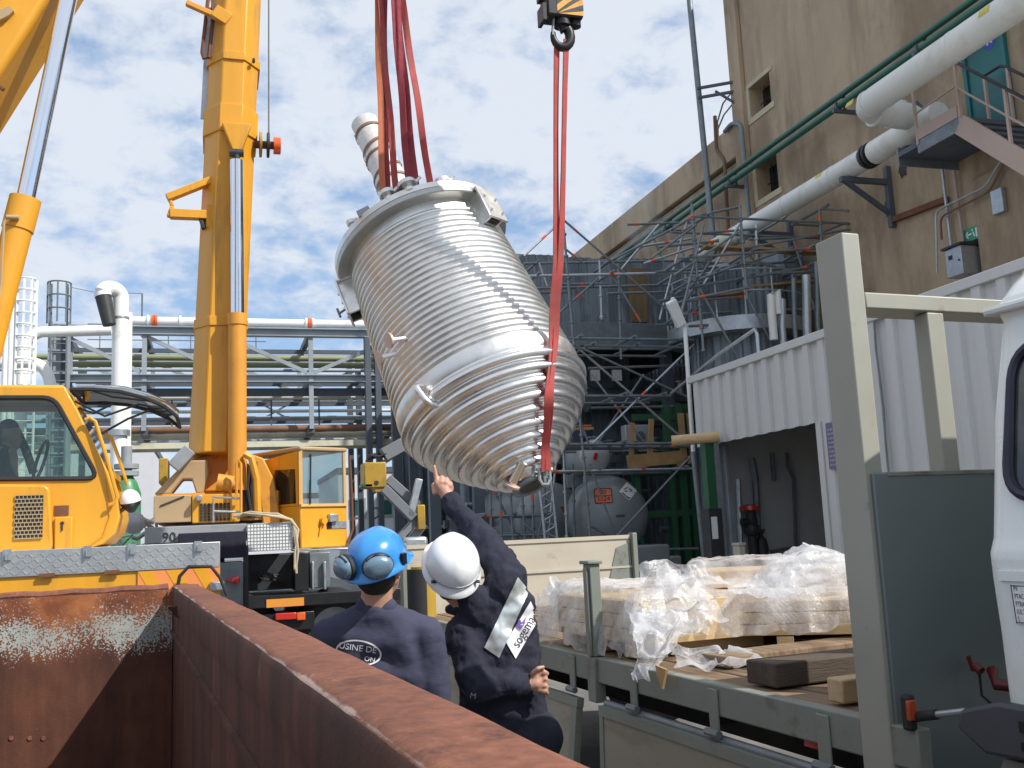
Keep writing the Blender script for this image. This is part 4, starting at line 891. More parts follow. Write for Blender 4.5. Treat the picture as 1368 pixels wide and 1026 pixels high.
s1 = scaffold('large tube scaffold with crossed braces in front of the dark process structure', (9, YA, 0), {
 'standard': [(752, 293, 791, 745), (742, 300, 758, 735, 1.4), (924, 284, 946, 760, .2), (801, 348, 804, 427, .8), (826, 352, 830, 480, .8), (765, 620, 768, 735, 1.4), (912, 330, 940, 600, 1.5)],
 'ledger': [(700, 369, 928, 364), (700, 352, 928, 348, 1.4), (761, 452, 928, 454), (781, 462, 918, 464, .1), (770, 529, 896, 529), (743, 594, 920, 592), (738, 598, 920, 596.5, .9), (790, 629, 926, 626), (735, 630, 792, 629, .2), (700, 722, 792, 720, .2), (834, 735, 933, 733, .3), (735, 571, 790, 569, 1.4)],
 'guard_rail': [(742, 380, 812, 379, .3), (812, 392, 905, 390, .5), (786, 492, 920, 488, 1.3), (790, 545, 905, 543, 1.4), (700, 392, 760, 390, 1.2), (838, 300, 926, 297, 1.3), (850, 330, 930, 318, .9)],
 'brace': [(790, 500, 860, 590, 1.4), (860, 500, 800, 590, 1.5), (720, 350, 745, 420, 1.3), (830, 360, 880, 300, .9), (870, 310, 905, 400, 1.2), (900, 300, 925, 380, 1.3), (760, 370, 806, 430, .9), (752, 293, 891, 414), (752, 293, 700, 342), (746, 419, 799, 372, .1), (817, 366, 856, 430, .1), (918, 293, 881, 427, .1), (806, 353, 923, 293, .1), (768, 461, 918, 530), (770, 463, 917, 590, .1), (927, 460, 790, 594, .15), (927, 605, 813, 728), (788, 620, 823, 718, .1), (790, 703, 874, 751, .1), (765, 540, 790, 600, .2), (700, 700, 740, 735, .1), (745, 600, 730, 735, 1.2), (752, 330, 780, 352, .9)]}, YA)
plank(s1, 735, 575, 790, 573, YA+.7); plank(s1, 742, 631, 792, 630, YA+.8); plank(s1, 742, 594, 800, 593.5, YA+.6)
s2 = scaffold('sloping lattice of scaffold tubes between the beige wall and the shed roof', (11, 18.9, 4), {
 'standard': [(988, 274, 998, 400), (1160, 275, 1170, 392), (1095, 279, 1100, 380), (924, 272, 940, 470, .5), (1010, 300, 1014, 430, 1.0)],
 'ledger': [(926, 289, 1160, 300), (1095, 279, 1181, 284), (906, 345, 1100, 331), (926, 376, 990, 352), (935, 330, 1095, 340, 1.0), (910, 386, 1096, 354, .2), (905, 420, 1090, 412, 1.0), (1100, 352, 1188, 360), (930, 398, 1000, 384, -.3), (926, 289, 990, 276, .1)],
 'guard_rail': [(912, 402, 1000, 396, .5), (920, 436, 1040, 428, .9), (880, 330, 960, 322, .8), (930, 312, 1010, 306, .9), (1000, 320, 1100, 316, 1.1), (1016, 366, 1098, 362, .2)],
 'brace': [(1105, 385, 1150, 310, .5), (905, 420, 960, 330, .9), (900, 305, 926, 288), (900, 368, 988, 309), (998, 331, 1160, 302), (995, 390, 1030, 456), (935, 386, 984, 474), (940, 300, 905, 440), (1100, 310, 1160, 285, .1), (988, 300, 940, 380, .2), (998, 352, 1060, 330, .2), (1060, 320, 1090, 420, .3), (1165, 320, 1190, 385, .1), (870, 345, 930, 300, .4), (860, 352, 960, 320, 1.0), (985, 320, 1040, 390, 1.2)]}, 18.9)
s3 = scaffold('slim scaffold tubes standing in the dark bay under the hanging vessel', (6.5, 21.6, 0), {
 'standard': [(667, 640, 671, 735), (681, 640, 686, 735), (697, 655, 702, 735), (711, 655, 713, 735), (727, 650, 730, 735), (655, 660, 657, 735)],
 'ledger': [(640, 690, 735, 688), (650, 716, 735, 714)],
 'brace': [(655, 645, 700, 735, .1), (736, 640, 715, 735, .1)]}, 21.4)
for q in ((940, 330, 1092, 338, 19.6), (930, 398, 1000, 390, 19.5), (1000, 384, 1090, 376, 19.8)): plank(s2, *q)
def gird(px0, py0, px1, py1, y, label):
    a, b = PY(px0, py0, y), PY(px1, py1, y); t = thing('lattice_girder', label, 'girder', a); d = (b-a); n = V((d.z, 0, -d.x)).normalized()*.14; ch = MB(); lc = MB()
    ch.tube(a-n, b-n, .03, 6).cut(); ch.tube(a+n, b+n, .03, 6); ch.each('chord', M['galv'], t)
    for k in range(12): lc.tube(a+d*(k/12)+n*(1 if k % 2 else -1), a+d*((k+1)/12)+n*(-1 if k % 2 else 1), .018, 6)
    lc.build('lacing', M['galv'], t)
gird(728, 640, 738, 735, 20.6, 'upright aluminium lattice girder just right of the vessel outlet')
# bits on the pipe end: chain hoist tangle and log in the shed corner
p = PX(930, 588, XS-.5); mb = MB(); mb.tube(p+V((-.45, .1, 0)), p+V((.35, -.25, .03)), .10, 14); lg = tag(mb.build('timber_prop', M['timber']), 'round timber prop end lashed at the left end of the shed', 'timber')
mb = MB(); mb.box((ck.x-2.9, YP-4.2, 0), (ck.x-2.6, YP-4.0, 1.1)); mb.box((ck.x-4.6, YP-4.3, .6), (ck.x-2.9, YP-3.6, 1.35)); tag(mb.build('pump_skid', M['tankgrey'], bev=.05), 'low grey pump skid beyond the wrapped load', 'machine')
# floodlight on its column
yl_ = 18.2; q0 = PY(926, 600, yl_); q1 = PY(915, 437, yl_); ld = thing('floodlight', 'white floodlight on a slim column at the left corner of the shed', 'lamp', (q0.x, yl_, 0))
mb = MB(); mb.tube((q0.x+.12, yl_, 0), (q0.x, yl_, q0.z-.05), .06, 10); mb.build('lower_column', M['tubedark'], ld)
mb = MB(); mb.tube((q0.x, yl_, q0.z-.05), q1, .045, 10); mb.build('column', M['white'], ld)
h0 = PY(915, 437, yl_); h1 = PY(898, 398, yl_-.25); mb = MB(); mb.beam(h0, h1, .07, .05); hb = mb.build('arm', M['white'], ld)
m_ = (h0+h1)/2+V((-.07, -.02, -.02)); mb = MB(); mb.beam(m_+(h1-h0)*.42, m_-(h1-h0)*.42, .22, .12, (0, 1, 0.3)); mb.build('lamp_head', M['white'], ld, bev=.02)

# ================================================================ HANGING VESSEL
BC = PD(653, 527, 10.2); FC = PD(566, 337, 11.05); AX = (FC-BC).normalized(); LZ = (FC-BC).length
vx = ray(661, 420).cross(AX).normalized()
if vx.dot(RC.col[0]) < 0: vx = -vx
VF = axes(BC, vx, AX.cross(vx))                       # x right, y away, z along the vessel axis
VFi = VF.inverted()
rv = thing('process_vessel', 'huge shiny stainless steel vessel with coiled jacket and cone bottom hanging tilted from two cranes', 'vessel', (0, 0, -1.1), VF)
NS = 128
def coil_prof(r0, z0, r1, z1, n, h, flat=.0, steps=8):
    pr = []; d = V((r1-r0, 0, z1-z0)); nn = V((d.z, 0, -d.x)).normalized()
    if nn.x < 0: nn = -nn
    for i in range(n):
        for k in range(steps):
            t = (i+k/steps)/n; f = k/steps
            g = 0 if f < flat else math.sin(math.pi*(f-flat)/(1-flat))**.75
            p = V((r0, 0, z0))+d*t+nn*(h*g); pr.append((p.x, p.z))
    pr.append((r1, z1)); return pr
RB, RT = .975, .850
shell_prof = coil_prof(RB-.02, .065, RT, LZ-.12, 23, .027, .12)
belt_prof = [(RB-.018, .063), (RB+.010, .052), (RB+.016, .0), (RB+.014, -.07), (RB-.006, -.105)]
def coil_curve(pts, n, h, flat, steps):
    pts = [V((a, 0, b)) for a, b in pts]; cum = [0]
    for a, b in zip(pts, pts[1:]): cum.append(cum[-1]+(b-a).length)
    pr = []
    for i in range(n*steps+1):
        s_ = cum[-1]*i/(n*steps); j = min(max(q for q in range(len(cum)) if cum[q] <= s_+1e-9), len(pts)-2); d = pts[j+1]-pts[j]; p = pts[j]+d*((s_-cum[j])/d.length); d.normalize()
        f = (i % steps)/steps; g = 0 if f < flat else math.sin(math.pi*(f-flat)/(1-flat))**.7; nn = V((-d.z, 0, d.x)); nn = nn if nn.x > 0 else -nn
        q = p+nn*(h*g); pr.append((q.x, q.z))
    return pr
cone_prof = coil_curve([(RB-.006, -.105), (RB-.026, -.21), (RB-.095, -.35), (RB-.22, -.51), (RB-.39, -.68), (RB-.575, -.84), (.22, -.98)], 9, .056, .16, 12)
mb = MB(); mb.lathe(shell_prof, NS, cap=False); mb.build('coiled_shell', M['stainless'], rv, sharp=60)
mb = MB(); mb.lathe(belt_prof, NS, cap=False); mb.build('smooth_belt', M['stainless'], rv, sharp=60)
mb = MB(); mb.lathe(cone_prof, NS, cap=False); mb.build('coiled_cone', M['polished'], rv, sharp=60)
mb = MB(); mb.lathe([(RT, LZ-.12), (RT+.01, LZ-.02)], NS, cap=False); mb.build('neck_band', M['stainless'], rv)
RF = .985
M['flangegrey'] = mat('flange_steel', (.45, .46, .44), .42, .9, var=.12, vs=3)
mb = MB(); mb.lathe([(RT-.05, LZ-.02), (RF-.01, LZ-.02), (RF, LZ-.01), (RF, LZ+.045), (RF-.012, LZ+.05), (RT-.05, LZ+.05)], NS, cap=False); mb.build('body_flange', M['flangegrey'], rv)
mb = MB(); mb.lathe([(RT-.05, LZ+.053), (RF-.014, LZ+.053), (RF-.004, LZ+.06), (RF-.004, LZ+.125), (RF-.03, LZ+.135), (.92, LZ+.14), (.8, LZ+.24), (.55, LZ+.34), (.25, LZ+.385), (.17, LZ+.39)], NS, cap=False); mb.build('cover', M['stainless'], rv)
body = MB(); body.lathe(shell_prof, 64, cap=False); body.lathe(belt_prof, 64, cap=False); body.lathe(cone_prof, 64, cap=False)
bvh = BVHTree.FromPolygons([VF @ p for p in body.v], body.f)
def surf(px, py):
    h = (None,)
    for k in range(200):
        h = bvh.ray_cast(CP, ray(px, py).normalized()); px += 2 if px < 640 else -2
        if h[0] is not None: break
    p = VFi @ h[0]; n = V((p.x, p.y, 0)).normalized(); return p, n
def onz(px, py, z):                                  # vessel-frame point seen at a pixel, on a plane across the vessel axis
    o = VFi @ CP; r = VFi.to_3x3() @ ray(px, py); return o+r*((z-o.z)/r.z)
# agitator shaft wrapped in film and tape
zs0, zs1 = LZ+.38, LZ+2.05
mb = MB(); rs = []
mb.lathe([(.205-.045*k/14+.008*math.sin(k*2.3), zs0+(zs1-zs0)*k/14) for k in range(15)]+[(.09, zs1+.05), (.02, zs1+.06)], 28, cap=False)
sf = mb.build('wrapped_shaft', M['film'], rv)
mb = MB(); pts = []; wv = []
for k in range(0, 200):
    t = k/199; a = t*2*math.pi*7.5; r_ = .214-.045*t+.003; z = zs0+.05+(zs1-zs0-.1)*t+.05*math.sin(a*.5)
    pts.append(V((r_*math.cos(a), r_*math.sin(a), z))); wv.append(V((0, 0, .017)))
mb.ribbon(pts, wv, .006); mb.build('tape', M['tape'], sf)
# support lugs
def lug(th, zc, h=.40, wd=.30, out=.17):
    r0 = RT-.0; e = V((math.cos(th), math.sin(th), 0)); t = V((-e.y, e.x, 0)); k = V((0, 0, 1)); c = e*(r0+.01)+k*zc
    A = axes(c, e, t); mb = MB()
    mb.box((out-.025, -wd/2, -h/2), (out, wd/2, h/2), A); o = mb.build('support_lug', M['stainless'], rv, bev=.006)
    mb = MB()
    for y in (-wd*.3, wd*.3): mb.prism([A @ V((-.03, y-.012, -h*.45)), A @ V((out-.026, y-.012, -h*.45)), A @ V((out-.026, y-.012, h*.45)), A @ V((-.03, y-.012, h*.45))], t*.024)
    mb.box((-.03, -wd/2, h/2-.02), (out-.026, wd/2, h/2), A); mb.build('gusset', M['stainless'], o)
    mb = MB()
    for y in (-.09, .09):
        for z in (-.12, 0.08): mb.tube(A @ V((out, y, z)), A @ V((out+.02, y, z)), .016, 8)
    mb.build('bolts', M['polished'], o)
for px, py in ((643, 286), (469, 385)):
    p, n = surf(px, py) if px > 500 else surf(474, 392); lug(math.atan2(p.y, p.x)+(0 if px > 500 else -.12), p.z-.0, .42 if px > 500 else .46)
lug(R(95), LZ-.38)
def nozzle(p, n, r, ln, rd, m=M['cover'], name='nozzle'):
    p = V(p); n = V(n).normalized(); mb = MB(); mb.tube(p-n*.05, p+n*ln, r, 14); o = mb.build(name, M['polished'], rv)
    mb = MB(); mb.tube(p+n*ln, p+n*(ln+.022), rd, 20); mb.build('blank_cover', m, o); return o
for px, py in ((541, 452), (528, 473)):
    p, n = surf(px, py); nozzle(p, n+V((-.55, -.05, -.12)), .026, .17, .075)
p0, n0 = surf(564, 517); p1, n1 = surf(582, 541); mb = MB(); mb.path([p0-n0*.02, p0+n0*.05]+bend(p0+n0*.05, p0+n0*.10, p1+n1*.10, .06)+bend(p0+n0*.10, p1+n1*.10, p1, .07)+[p1-n1*.02], .032, 12); mb.build('nozzle_elbow', M['polished'], rv)
# small fittings on the cover rim
for i, (px, py, r_) in enumerate(((518, 262, .07), (545, 250, .085), (592, 247, .075), (470, 300, .04))):
    q = onz(px, py, LZ+.17); mb = MB(); mb.tube(q-V((0, 0, .07)), q+V((0, 0, .05)), r_*.7, 14); o = mb.build('cover_nozzle', M['polished'], rv)
    mb = MB(); mb.tube(q+V((0, 0, .0)), q+V((0, 0, .045)), r_*1.25, 18); mb.tube(q+V((r_*1.1, 0, .02)), q+V((r_*1.9, 0, .05)), .018, 8); mb.build('clamp', M['stainless'], o)
q = onz(488, 287, LZ+.14); mb = MB(); mb.box(q-V((.07, .05, .03)), q+V((.07, .05, .06))); mb.build('lifting_eye', M['rackgrey'], rv, bev=.008)
q = onz(463, 412, LZ-.1); mb = MB(); mb.tube(q, q+V((-.10, 0, -.02)), .014, 8); mb.tube(q+V((-.1, 0, -.07)), q+V((-.1, 0, .05)), .014, 8); mb.build('clamp_screw', M['tubedark'], rv)
# outlet
mb = MB(); mb.lathe([(.22, -.98), (.215, -1.0), (.165, -1.06), (.15, -1.08)], 48, cap=False); mb.build('outlet_neck', M['polished'], rv)
mb = MB(); mb.lathe([(.15, -1.08), (.19, -1.08), (.19, -1.11), (.14, -1.11), (.14, -1.10), (.12, -1.10)], 48, cap=False); mb.build('outlet_flange', M['tubedark'], rv)
mb = MB(); mb.lathe([(.002, -1.098), (.14, -1.098)], 40, cap=False); mb.build('outlet_shade_disc', M['dark'], rv)  # dark disc standing for the shade inside the open outlet
pz, nz_ = surf(694, 626); d_ = (onz(680, 655, -1.1)-pz).normalized(); nozzle(pz-d_*.02, d_, .045, .19, .085)
LUGP = VFi @ PD(728, 637, -(RC.transposed() @ ((VF @ V((0, 0, -1.06)))-CP)).z-.20); mb = MB(); c_ = V((LUGP.x*.4, LUGP.y*.4, -1.06)); mb.beam(c_, LUGP, .03, .10, (0, 0, 1)); mb.build('pulling_eye', M['tubedark'], rv)

# ---- slings and hook block
LW = VF @ LUGP
HK = PY(750, 56, (VF @ surf(604, 292)[0]).y-1.12)
def strap(name, label, strands, m, wid=.031, th=.012):
    t = thing(name, label, 'sling', strands[0][-1], group='red lifting slings'); mb = MB()
    for pts in strands:
        P = []; wv = []; n = 26; tot = len(pts)-1
        for k in range(n+1):
            f = k/n*tot; i = min(int(f), tot-1); u = f-i; p = V(pts[i]).lerp(V(pts[i+1]), u); s_ = math.sin(k*.55+len(label))
            P.append(p+V((.006*math.sin(k*.9+pts[0].x*9), 0, 0))); a = .45*s_+.25*math.sin(k*.21); wv.append(V((math.cos(a), math.sin(a), 0))*wid)
        mb.ribbon(P, wv, th).cut()
    mb.each('strand', m, t); return t
def front(px, py):                                    # sling point kept just clear of the vessel
    f = (py-56)/584; y = HK.y+(LW.y-HK.y)*f; p, n = surf(px-6, py); return PY(px, py, min(y, (VF @ p).y-.07) if py > 400 else y)
lo1 = LW+V((-.02, -.03, .05)); lo2 = LW+V((.02, -.03, .06))
strap('lifting_sling', 'red doubled sling from the striped hook block to the lower end of the vessel', [[HK+V((-.045, 0, 0)), front(742, 360), front(737, 450), front(732, 530), front(728, 590), lo1], [HK+V((.05, -.02, .02)), front(748, 360), front(742, 450), front(736, 530), front(731, 590), lo2]], M['sling'])
mb = MB(); mb.path([LW+V((-.05, 0, .07)), LW+V((-.055, 0, -.02)), LW+V((-.03, 0, -.07)), LW+V((.03, 0, -.07)), LW+V((.055, 0, -.02)), LW+V((.05, 0, .07))], .016, 8); mb.tube(LW+V((-.08, 0, .07)), LW+V((.08, 0, .07)), .018, 8)
tag(mb.build('shackle', M['galv']), 'steel shackle at the foot of the red sling below the vessel cone', 'shackle')
def up_to(px0, py0, dz, px1, py1):                    # from a point on the cover up to the other crane's hook, out of frame
    a = VF @ onz(px0, py0, LZ+dz); b = PY(px1, py1, a.y); m_ = b+(b-a)*1.1; return [a, b, V((m_.x, a.y+(m_.x-a.x)*0, m_.z))]
strap('lifting_sling', 'leftmost sling of the upper bundle, orange-red, fixed beside the wrapped shaft', [list(reversed(up_to(512, 268, .18, 504, 0)))], M['slingold'], .032)
strap('lifting_sling', 'red sling with a dark back, second from the left of the upper bundle', [list(reversed(up_to(516, 266, .2, 512, 0)))], M['slingdark'], .042)
strap('lifting_sling', 'bright red slanting sling just right of the wrapped shaft', [list(reversed(up_to(530, 260, .2, 507, 0)))], M['sling'], .034)
strap('lifting_sling', 'dark red doubled sling in the middle of the upper bundle', [list(reversed(up_to(546, 247, .2, 526, 0))), list(reversed(up_to(555, 246, .2, 530, 0)))], M['slingdark'], .036)
strap('lifting_sling', 'single pale red sling on the right of the upper bundle', [list(reversed(up_to(575, 248, .16, 537, 0)))], M['sling'], .036)
hb = thing('hook_block', 'black and yellow striped crane hook block above the right-hand slings', 'hook block', HK)
M['hookgrey'] = mat('worn_black_steel', (.035, .034, .036), .45, .6, var=.3, vs=8)
zb_ = PY(750, 28, HK.y).z; hx = PY(753, 20, HK.y).x
mb = MB(); mb.box((hx-.20, HK.y-.10, zb_), (hx+.17, HK.y+.12, zb_+1.0)); mb.build('sheave_housing', M['hookgrey'], hb, bev=.02)
mb = MB(); x0_, x1_ = hx-.10, hx+.168; yq_ = HK.y-.104; wdt = x1_-x0_; z = zb_+.02; k = 0
def clipband(z0, h, sl):                              # slanted stripe clipped to the plate
    poly = [(x0_, z0), (x1_, z0+sl), (x1_, z0+sl+h), (x0_, z0+h)]
    return [V((x, yq_, max(zb_+.02, min(zz, zb_+.98)))) for x, zz in poly]
mb.box((x0_, yq_+.002, zb_+.02), (x1_, yq_+.006, zb_+.98)); mb.build('warning_plate', M['yellow'], hb)
mb = MB()
for k in range(-3, 9):
    q = clipband(zb_-.02+k*.13, .062, .22)
    if q[2].z-q[1].z > .005 or q[3].z-q[0].z > .005: mb.prism(q, (0, .0015, 0))
mb.build('warning_stripes', M['black'], hb)
mb = MB(); mb.box((hx-.24, HK.y-.09, zb_-.05), (hx-.205, HK.y+.09, zb_+.12)).cut(); mb.box((hx-.24, HK.y-.09, zb_+.2), (hx-.205, HK.y+.09, zb_+.7)); mb.each('guard_plate', M['hookgrey'], hb)
mb = MB(); mb.tube((hx-.02, HK.y, zb_-.06), (hx-.02, HK.y, zb_+.01), .085, 16); mb.tube((hx+.11, HK.y, zb_-.05), (hx+.11, HK.y, zb_+.01), .06, 12); mb.build('swivel', M['hookgrey'], hb)
mb = MB(); c = V((HK.x+.005, HK.y, HK.z+.06)); pts = [V((hx-.02, HK.y, zb_-.04)), V((hx+.0, HK.y, zb_-.1))]; rr = [.05, .05]
for k in range(15): a = R(78-k*19.5); pts.append(c+V((.088*math.cos(a), 0, .115*math.sin(a)))); rr.append(.048-.0017*k+.012*math.sin(math.pi*k/14))
mb.path(pts, rr, 12); mb.build('hook', M['hookgrey'], hb)
mb = MB(); mb.beam(c+V((-.075, -.01, .19)), c+V((-.10, -.01, -.01)), .012, .05, (0, 1, 0)); mb.build('safety_latch', M['rackgrey'], hb)
mb = MB()
for dx in (-.1, .0, .1): mb.tube((hx+dx, HK.y, zb_+.9), (hx+dx, HK.y+.05, zb_+14), .011, 6).cut()
mb.each('wire_rope', M['tubedark'], hb)

# ================================================================ CRANES
from mathutils.geometry import tessellate_polygon
def plate(mb, outer, inner, ext):
    """flat panel with one hole, given thickness"""
    outer = [V(p) for p in outer]; inner = [V(p) for p in inner]; ext = V(ext); allp = outer+inner; n = len(allp)
    tr = tessellate_polygon([outer, inner]); vs = allp+[p+ext for p in allp]; fs = [tuple(t) for t in tr]+[tuple(i+n for i in reversed(t)) for t in tr]
    no = len(outer)
    for i in range(no): j = (i+1) % no; fs.append((i, j, n+j, n+i))
    for i in range(len(inner)): a = no+i; b = no+(i+1) % len(inner); fs.append((b, a, n+a, n+b))
    return mb.add(vs, fs)
def rnd(pts, rad=.3, n=4):
    """round the corners of a polygon given in pixels (rad = share of the shorter edge)"""
    out = []; k = len(pts)
    for i in range(k):
        a, b, c = V((*pts[i-1], 0)), V((*pts[i], 0)), V((*pts[(i+1) % k], 0)); r_ = rad*min((a-b).length, (c-b).length)
        u = b+(a-b).normalized()*r_; v = b+(c-b).normalized()*r_
        for j in range(n+1): t = j/n; q = u*(1-t)**2+b*2*t*(1-t)+v*t*t; out.append((q.x, q.y))
    return out
def PL(pts, y): return [PY(x, py, y) for x, py in pts]
def wheel(par, c, r, wd, ax=(0, 1, 0)):
    c = V(c); ax = V(ax).normalized(); A = axes(c, ax.orthogonal(), ax.cross(ax.orthogonal())); mb = MB()
    mb.lathe([(r*.55, -wd/2), (r*.93, -wd/2), (r, -wd*.36), (r, wd*.36), (r*.93, wd/2), (r*.55, wd/2)], 32, A, cap=False); w_ = mb.build('wheel', M['rubber'], par)
    mb = MB(); mb.lathe([(.001, -wd*.3), (r*.2, -wd*.45), (r*.25, -wd*.3), (r*.5, -wd*.3), (r*.56, -wd*.48), (r*.56, wd*.48), (.001, wd*.4)], 24, A, cap=False); mb.build('rim', M['rackgrey'], w_)
M['deckgrey'] = mat('grey_deck_paint', (.33, .35, .37), .45, var=.1, vs=1.5, dirt=(.2, .2, .2), dirt_amt=.4, ds=2)
M['alu'] = mat('tread_plate', (.50, .51, .51), .42, .75, var=.12, vs=4)
M['amber'] = mat('amber_stripe', (.72, .33, .02), .35, var=.05); M['orangestripe'] = mat('orange_stripe', (.80, .27, .08), .4, var=.05)

# ---- foreground crane
YA1, YB1 = 9.0, 9.95
c1 = thing('mobile_crane', 'foreground yellow mobile crane with big side-window cab at the left edge', 'crane', (-4.2, 10, 0), group='yellow mobile cranes')
roof = [(-160, 514), (86, 516)]
front = [(86, 516), (104, 548), (124, 590), (145, 632), (157, 668), (160, 690), (154, 712), (140, 726), (118, 733)]
outer = roof+front[1:]+[(-160, 738)]
hole = rnd([(-130, 531), (72, 531), (131, 639), (-130, 641)], .12)
side = MB(); plate(side, PL(outer, YA1), PL(hole, YA1), (0, .05, 0)); cabn = side.build('cab_side', M['yellow'], c1, bev=.012)
hole2 = [(x, y) for x, y in hole]
far = MB(); o2 = [p+V((0, YB1-YA1-.05, 0)) for p in PL(outer, YA1)]; h2 = [p+V((0, YB1-YA1-.05, 0)) for p in PL(hole, YA1)]; plate(far, o2, h2, (0, .05, 0)); far.build('cab_side', M['yellow'], c1)
def seal(pts, y, r_, par, m): mb = MB(); mb.path(PL(pts, y), r_, 6, closed=True); return mb.build('window_seal', m, par)
seal(hole, YA1-.004, .02, cabn, M['rubber'])
mb = MB(); mb.prism(PL(hole, YA1+.02), (0, .006, 0)); mb.build('side_window', M['greenglass'], c1)
mb = MB(); mb.prism([p+V((0, YB1-YA1-.06, 0)) for p in PL(hole, YA1+.03)], (0, .006, 0)); mb.build('side_window', M['clearglass'], c1)
rp0 = PL(roof, YA1); mb = MB(); mb.box((rp0[0].x, YA1+.053, rp0[1].z-.05), (rp0[1].x-.01, YB1-.053, rp0[1].z+.02)); mb.build('roof', M['yellow'], c1, bev=.015)
mb = MB(); fp = PL(front[4:], YA1); k = len(fp); vs = []
for p in fp: vs += [p+V((0, .052, 0)), p+V((0, YB1-YA1-.052, 0)), p+V((-.05, YB1-YA1-.052, .02)), p+V((-.05, .052, .02))]
fs = []
for i in range(k-1):
    for j in range(4): fs.append((i*4+j, i*4+(j+1) % 4, i*4+4+(j+1) % 4, i*4+4+j))
mb.add(vs, fs); mb.build('front_panel', M['yellow'], c1)
mb = MB()
fp = PL(front[3:5], YA1); mb.beam(fp[0]+V((0, .06, 0)), fp[0]+V((0, .9, 0)), .05, .05)
mb.build('windscreen_rail', M['yellow'], c1)
fp = PL(front[1:4], YA1); mb = MB()
for i in range(2): mb.add([fp[i]+V((0, .06, 0)), fp[i]+V((0, .88, 0)), fp[i+1]+V((0, .88, 0)), fp[i+1]+V((0, .06, 0))], [(0, 1, 2, 3)])
mb.build('windscreen', M['clearglass'], c1)
# floor, back wall, seat inside
a, b = PY(-160, 640, YA1), PY(120, 640, YA1)
mb = MB(); mb.box((a.x, YA1+.053, a.z-.75), (a.x+.08, YB1-.053, rp0[1].z-.06)); mb.build('rear_wall', M['dark'], c1)
mb = MB(); mb.box((a.x, YA1+.053, a.z-.72), (PY(118, 733, YA1).x, YB1-.053, a.z-.66)); mb.build('floor', M['yellow'], c1)
# engine cover and its fittings on the side
ev = rnd([(-160, 645), (66, 648), (70, 738), (-160, 740)], .12); mb = MB(); mb.prism(PL(ev, YA1-.07), (0, .067, 0)); cv = mb.build('engine_cover', M['yellow'], c1, bev=.015)
g0, g1 = PY(19, 720, YA1-.074), PY(58, 661, YA1-.074)
mb = MB(); mb.box((g0.x, YA1-.078, g0.z), (g1.x, YA1-.072, g1.z)); gr = mb.build('grille', M['dark'], cv)
mb = MB(); nz_r = 11
for i in range(nz_r+1): z = g0.z+(g1.z-g0.z)*i/nz_r; mb.beam((g0.x, YA1-.083, z), (g1.x, YA1-.083, z), .006, .008)
for i in range(nz_r):
    z = g0.z+(g1.z-g0.z)*i/nz_r; dz = (g1.z-g0.z)/nz_r
    for j in range(7): x = g0.x+(g1.x-g0.x)*(j+(.5 if i % 2 else 0))/7; mb.beam((x, YA1-.083, z), (x, YA1-.083, z+dz), .005, .005, (0, 1, 0))
mb.build('grille_mesh', M['tan'], gr)
mb = MB(); a, b = PY(72, 689, YA1-.004), PY(92, 675, YA1-.004); mb.box((a.x, YA1-.006, a.z), (b.x, YA1-.002, b.z)); mb.build('step_recess', M['rust'], c1)
mb = MB(); a, b = PY(72, 735, YA1-.03), PY(97, 690, YA1-.03); mb.box((a.x, YA1-.035, a.z), (b.x, YA1-.003, b.z)); lk_ = mb.build('lock_plate', M['yellow'], c1, bev=.01)
mb = MB(); p = PY(83, 699, YA1-.04); mb.tube(p, p+V((0, .02, 0)), .016, 8); mb.tube(p+V((0, 0, -.01)), p+V((0, 0, -.06)), .008, 6); mb.build('latch', M['dark'], lk_)
mb = MB(); q = PL([(140, 640), (147, 690), (138, 716), (118, 730)], YA1-.006); mb.path(q, .006, 5); mb.build('panel_seam', M['yellow_old'], c1)
# grab rails
def prail(pts, y, r_, m, par, nm='grab_rail'): mb = MB(); mb.path(PL(pts, y), r_, 8); return mb.build(nm, m, par)
prail([(114, 561), (120, 558), (127, 563), (142, 610), (157, 664), (152, 672), (146, 675)], YA1-.05, .017, M['yellow'], c1)
prail([(140, 580), (148, 583), (160, 615), (170, 648)], YB1, .016, M['yellow'], c1)
# raised windscreen tilted out over the front
mb = MB(); sp = [(95, 520), (125, 520), (160, 523), (195, 532), (220, 543), (236, 556)]
ptA = PL(sp, YA1+.02); mb.grid(lambda u, v: (lambda f, i: ptA[i].lerp(ptA[min(i+1, 5)], f-i))(u*5, min(int(u*5), 4))+V((0, .85*v, .10*math.sin(math.pi*v))), 15, 6)
ws = mb.build('raised_windscreen', M['greenglass'], c1)
mb = MB(); mb.path([ptA[0]]+ptA+[p+V((0, .85, 0)) for p in reversed(ptA)], .017, 6, closed=True); mb.path([(p+V((0, .85*.5, .1))) for p in ptA], .012, 6); mb.build('windscreen_frame', M['rubber'], ws)
mb = MB()
for pts in ([(100, 536), (140, 556), (185, 540), (235, 549)], [(118, 520), (150, 530), (205, 536), (232, 552)], [(105, 545), (125, 552), (150, 540)], [(138, 578), (170, 560), (200, 548)]): mb.path(PL(pts, YA1+.2), .010, 6)
for px, py in ((206, 545), (222, 553), (214, 549)): mb.ball(PY(px, py, YA1+.2), .04, 8, (1.5, .6, .6))
mb.build('wiper', M['rubber'], ws)
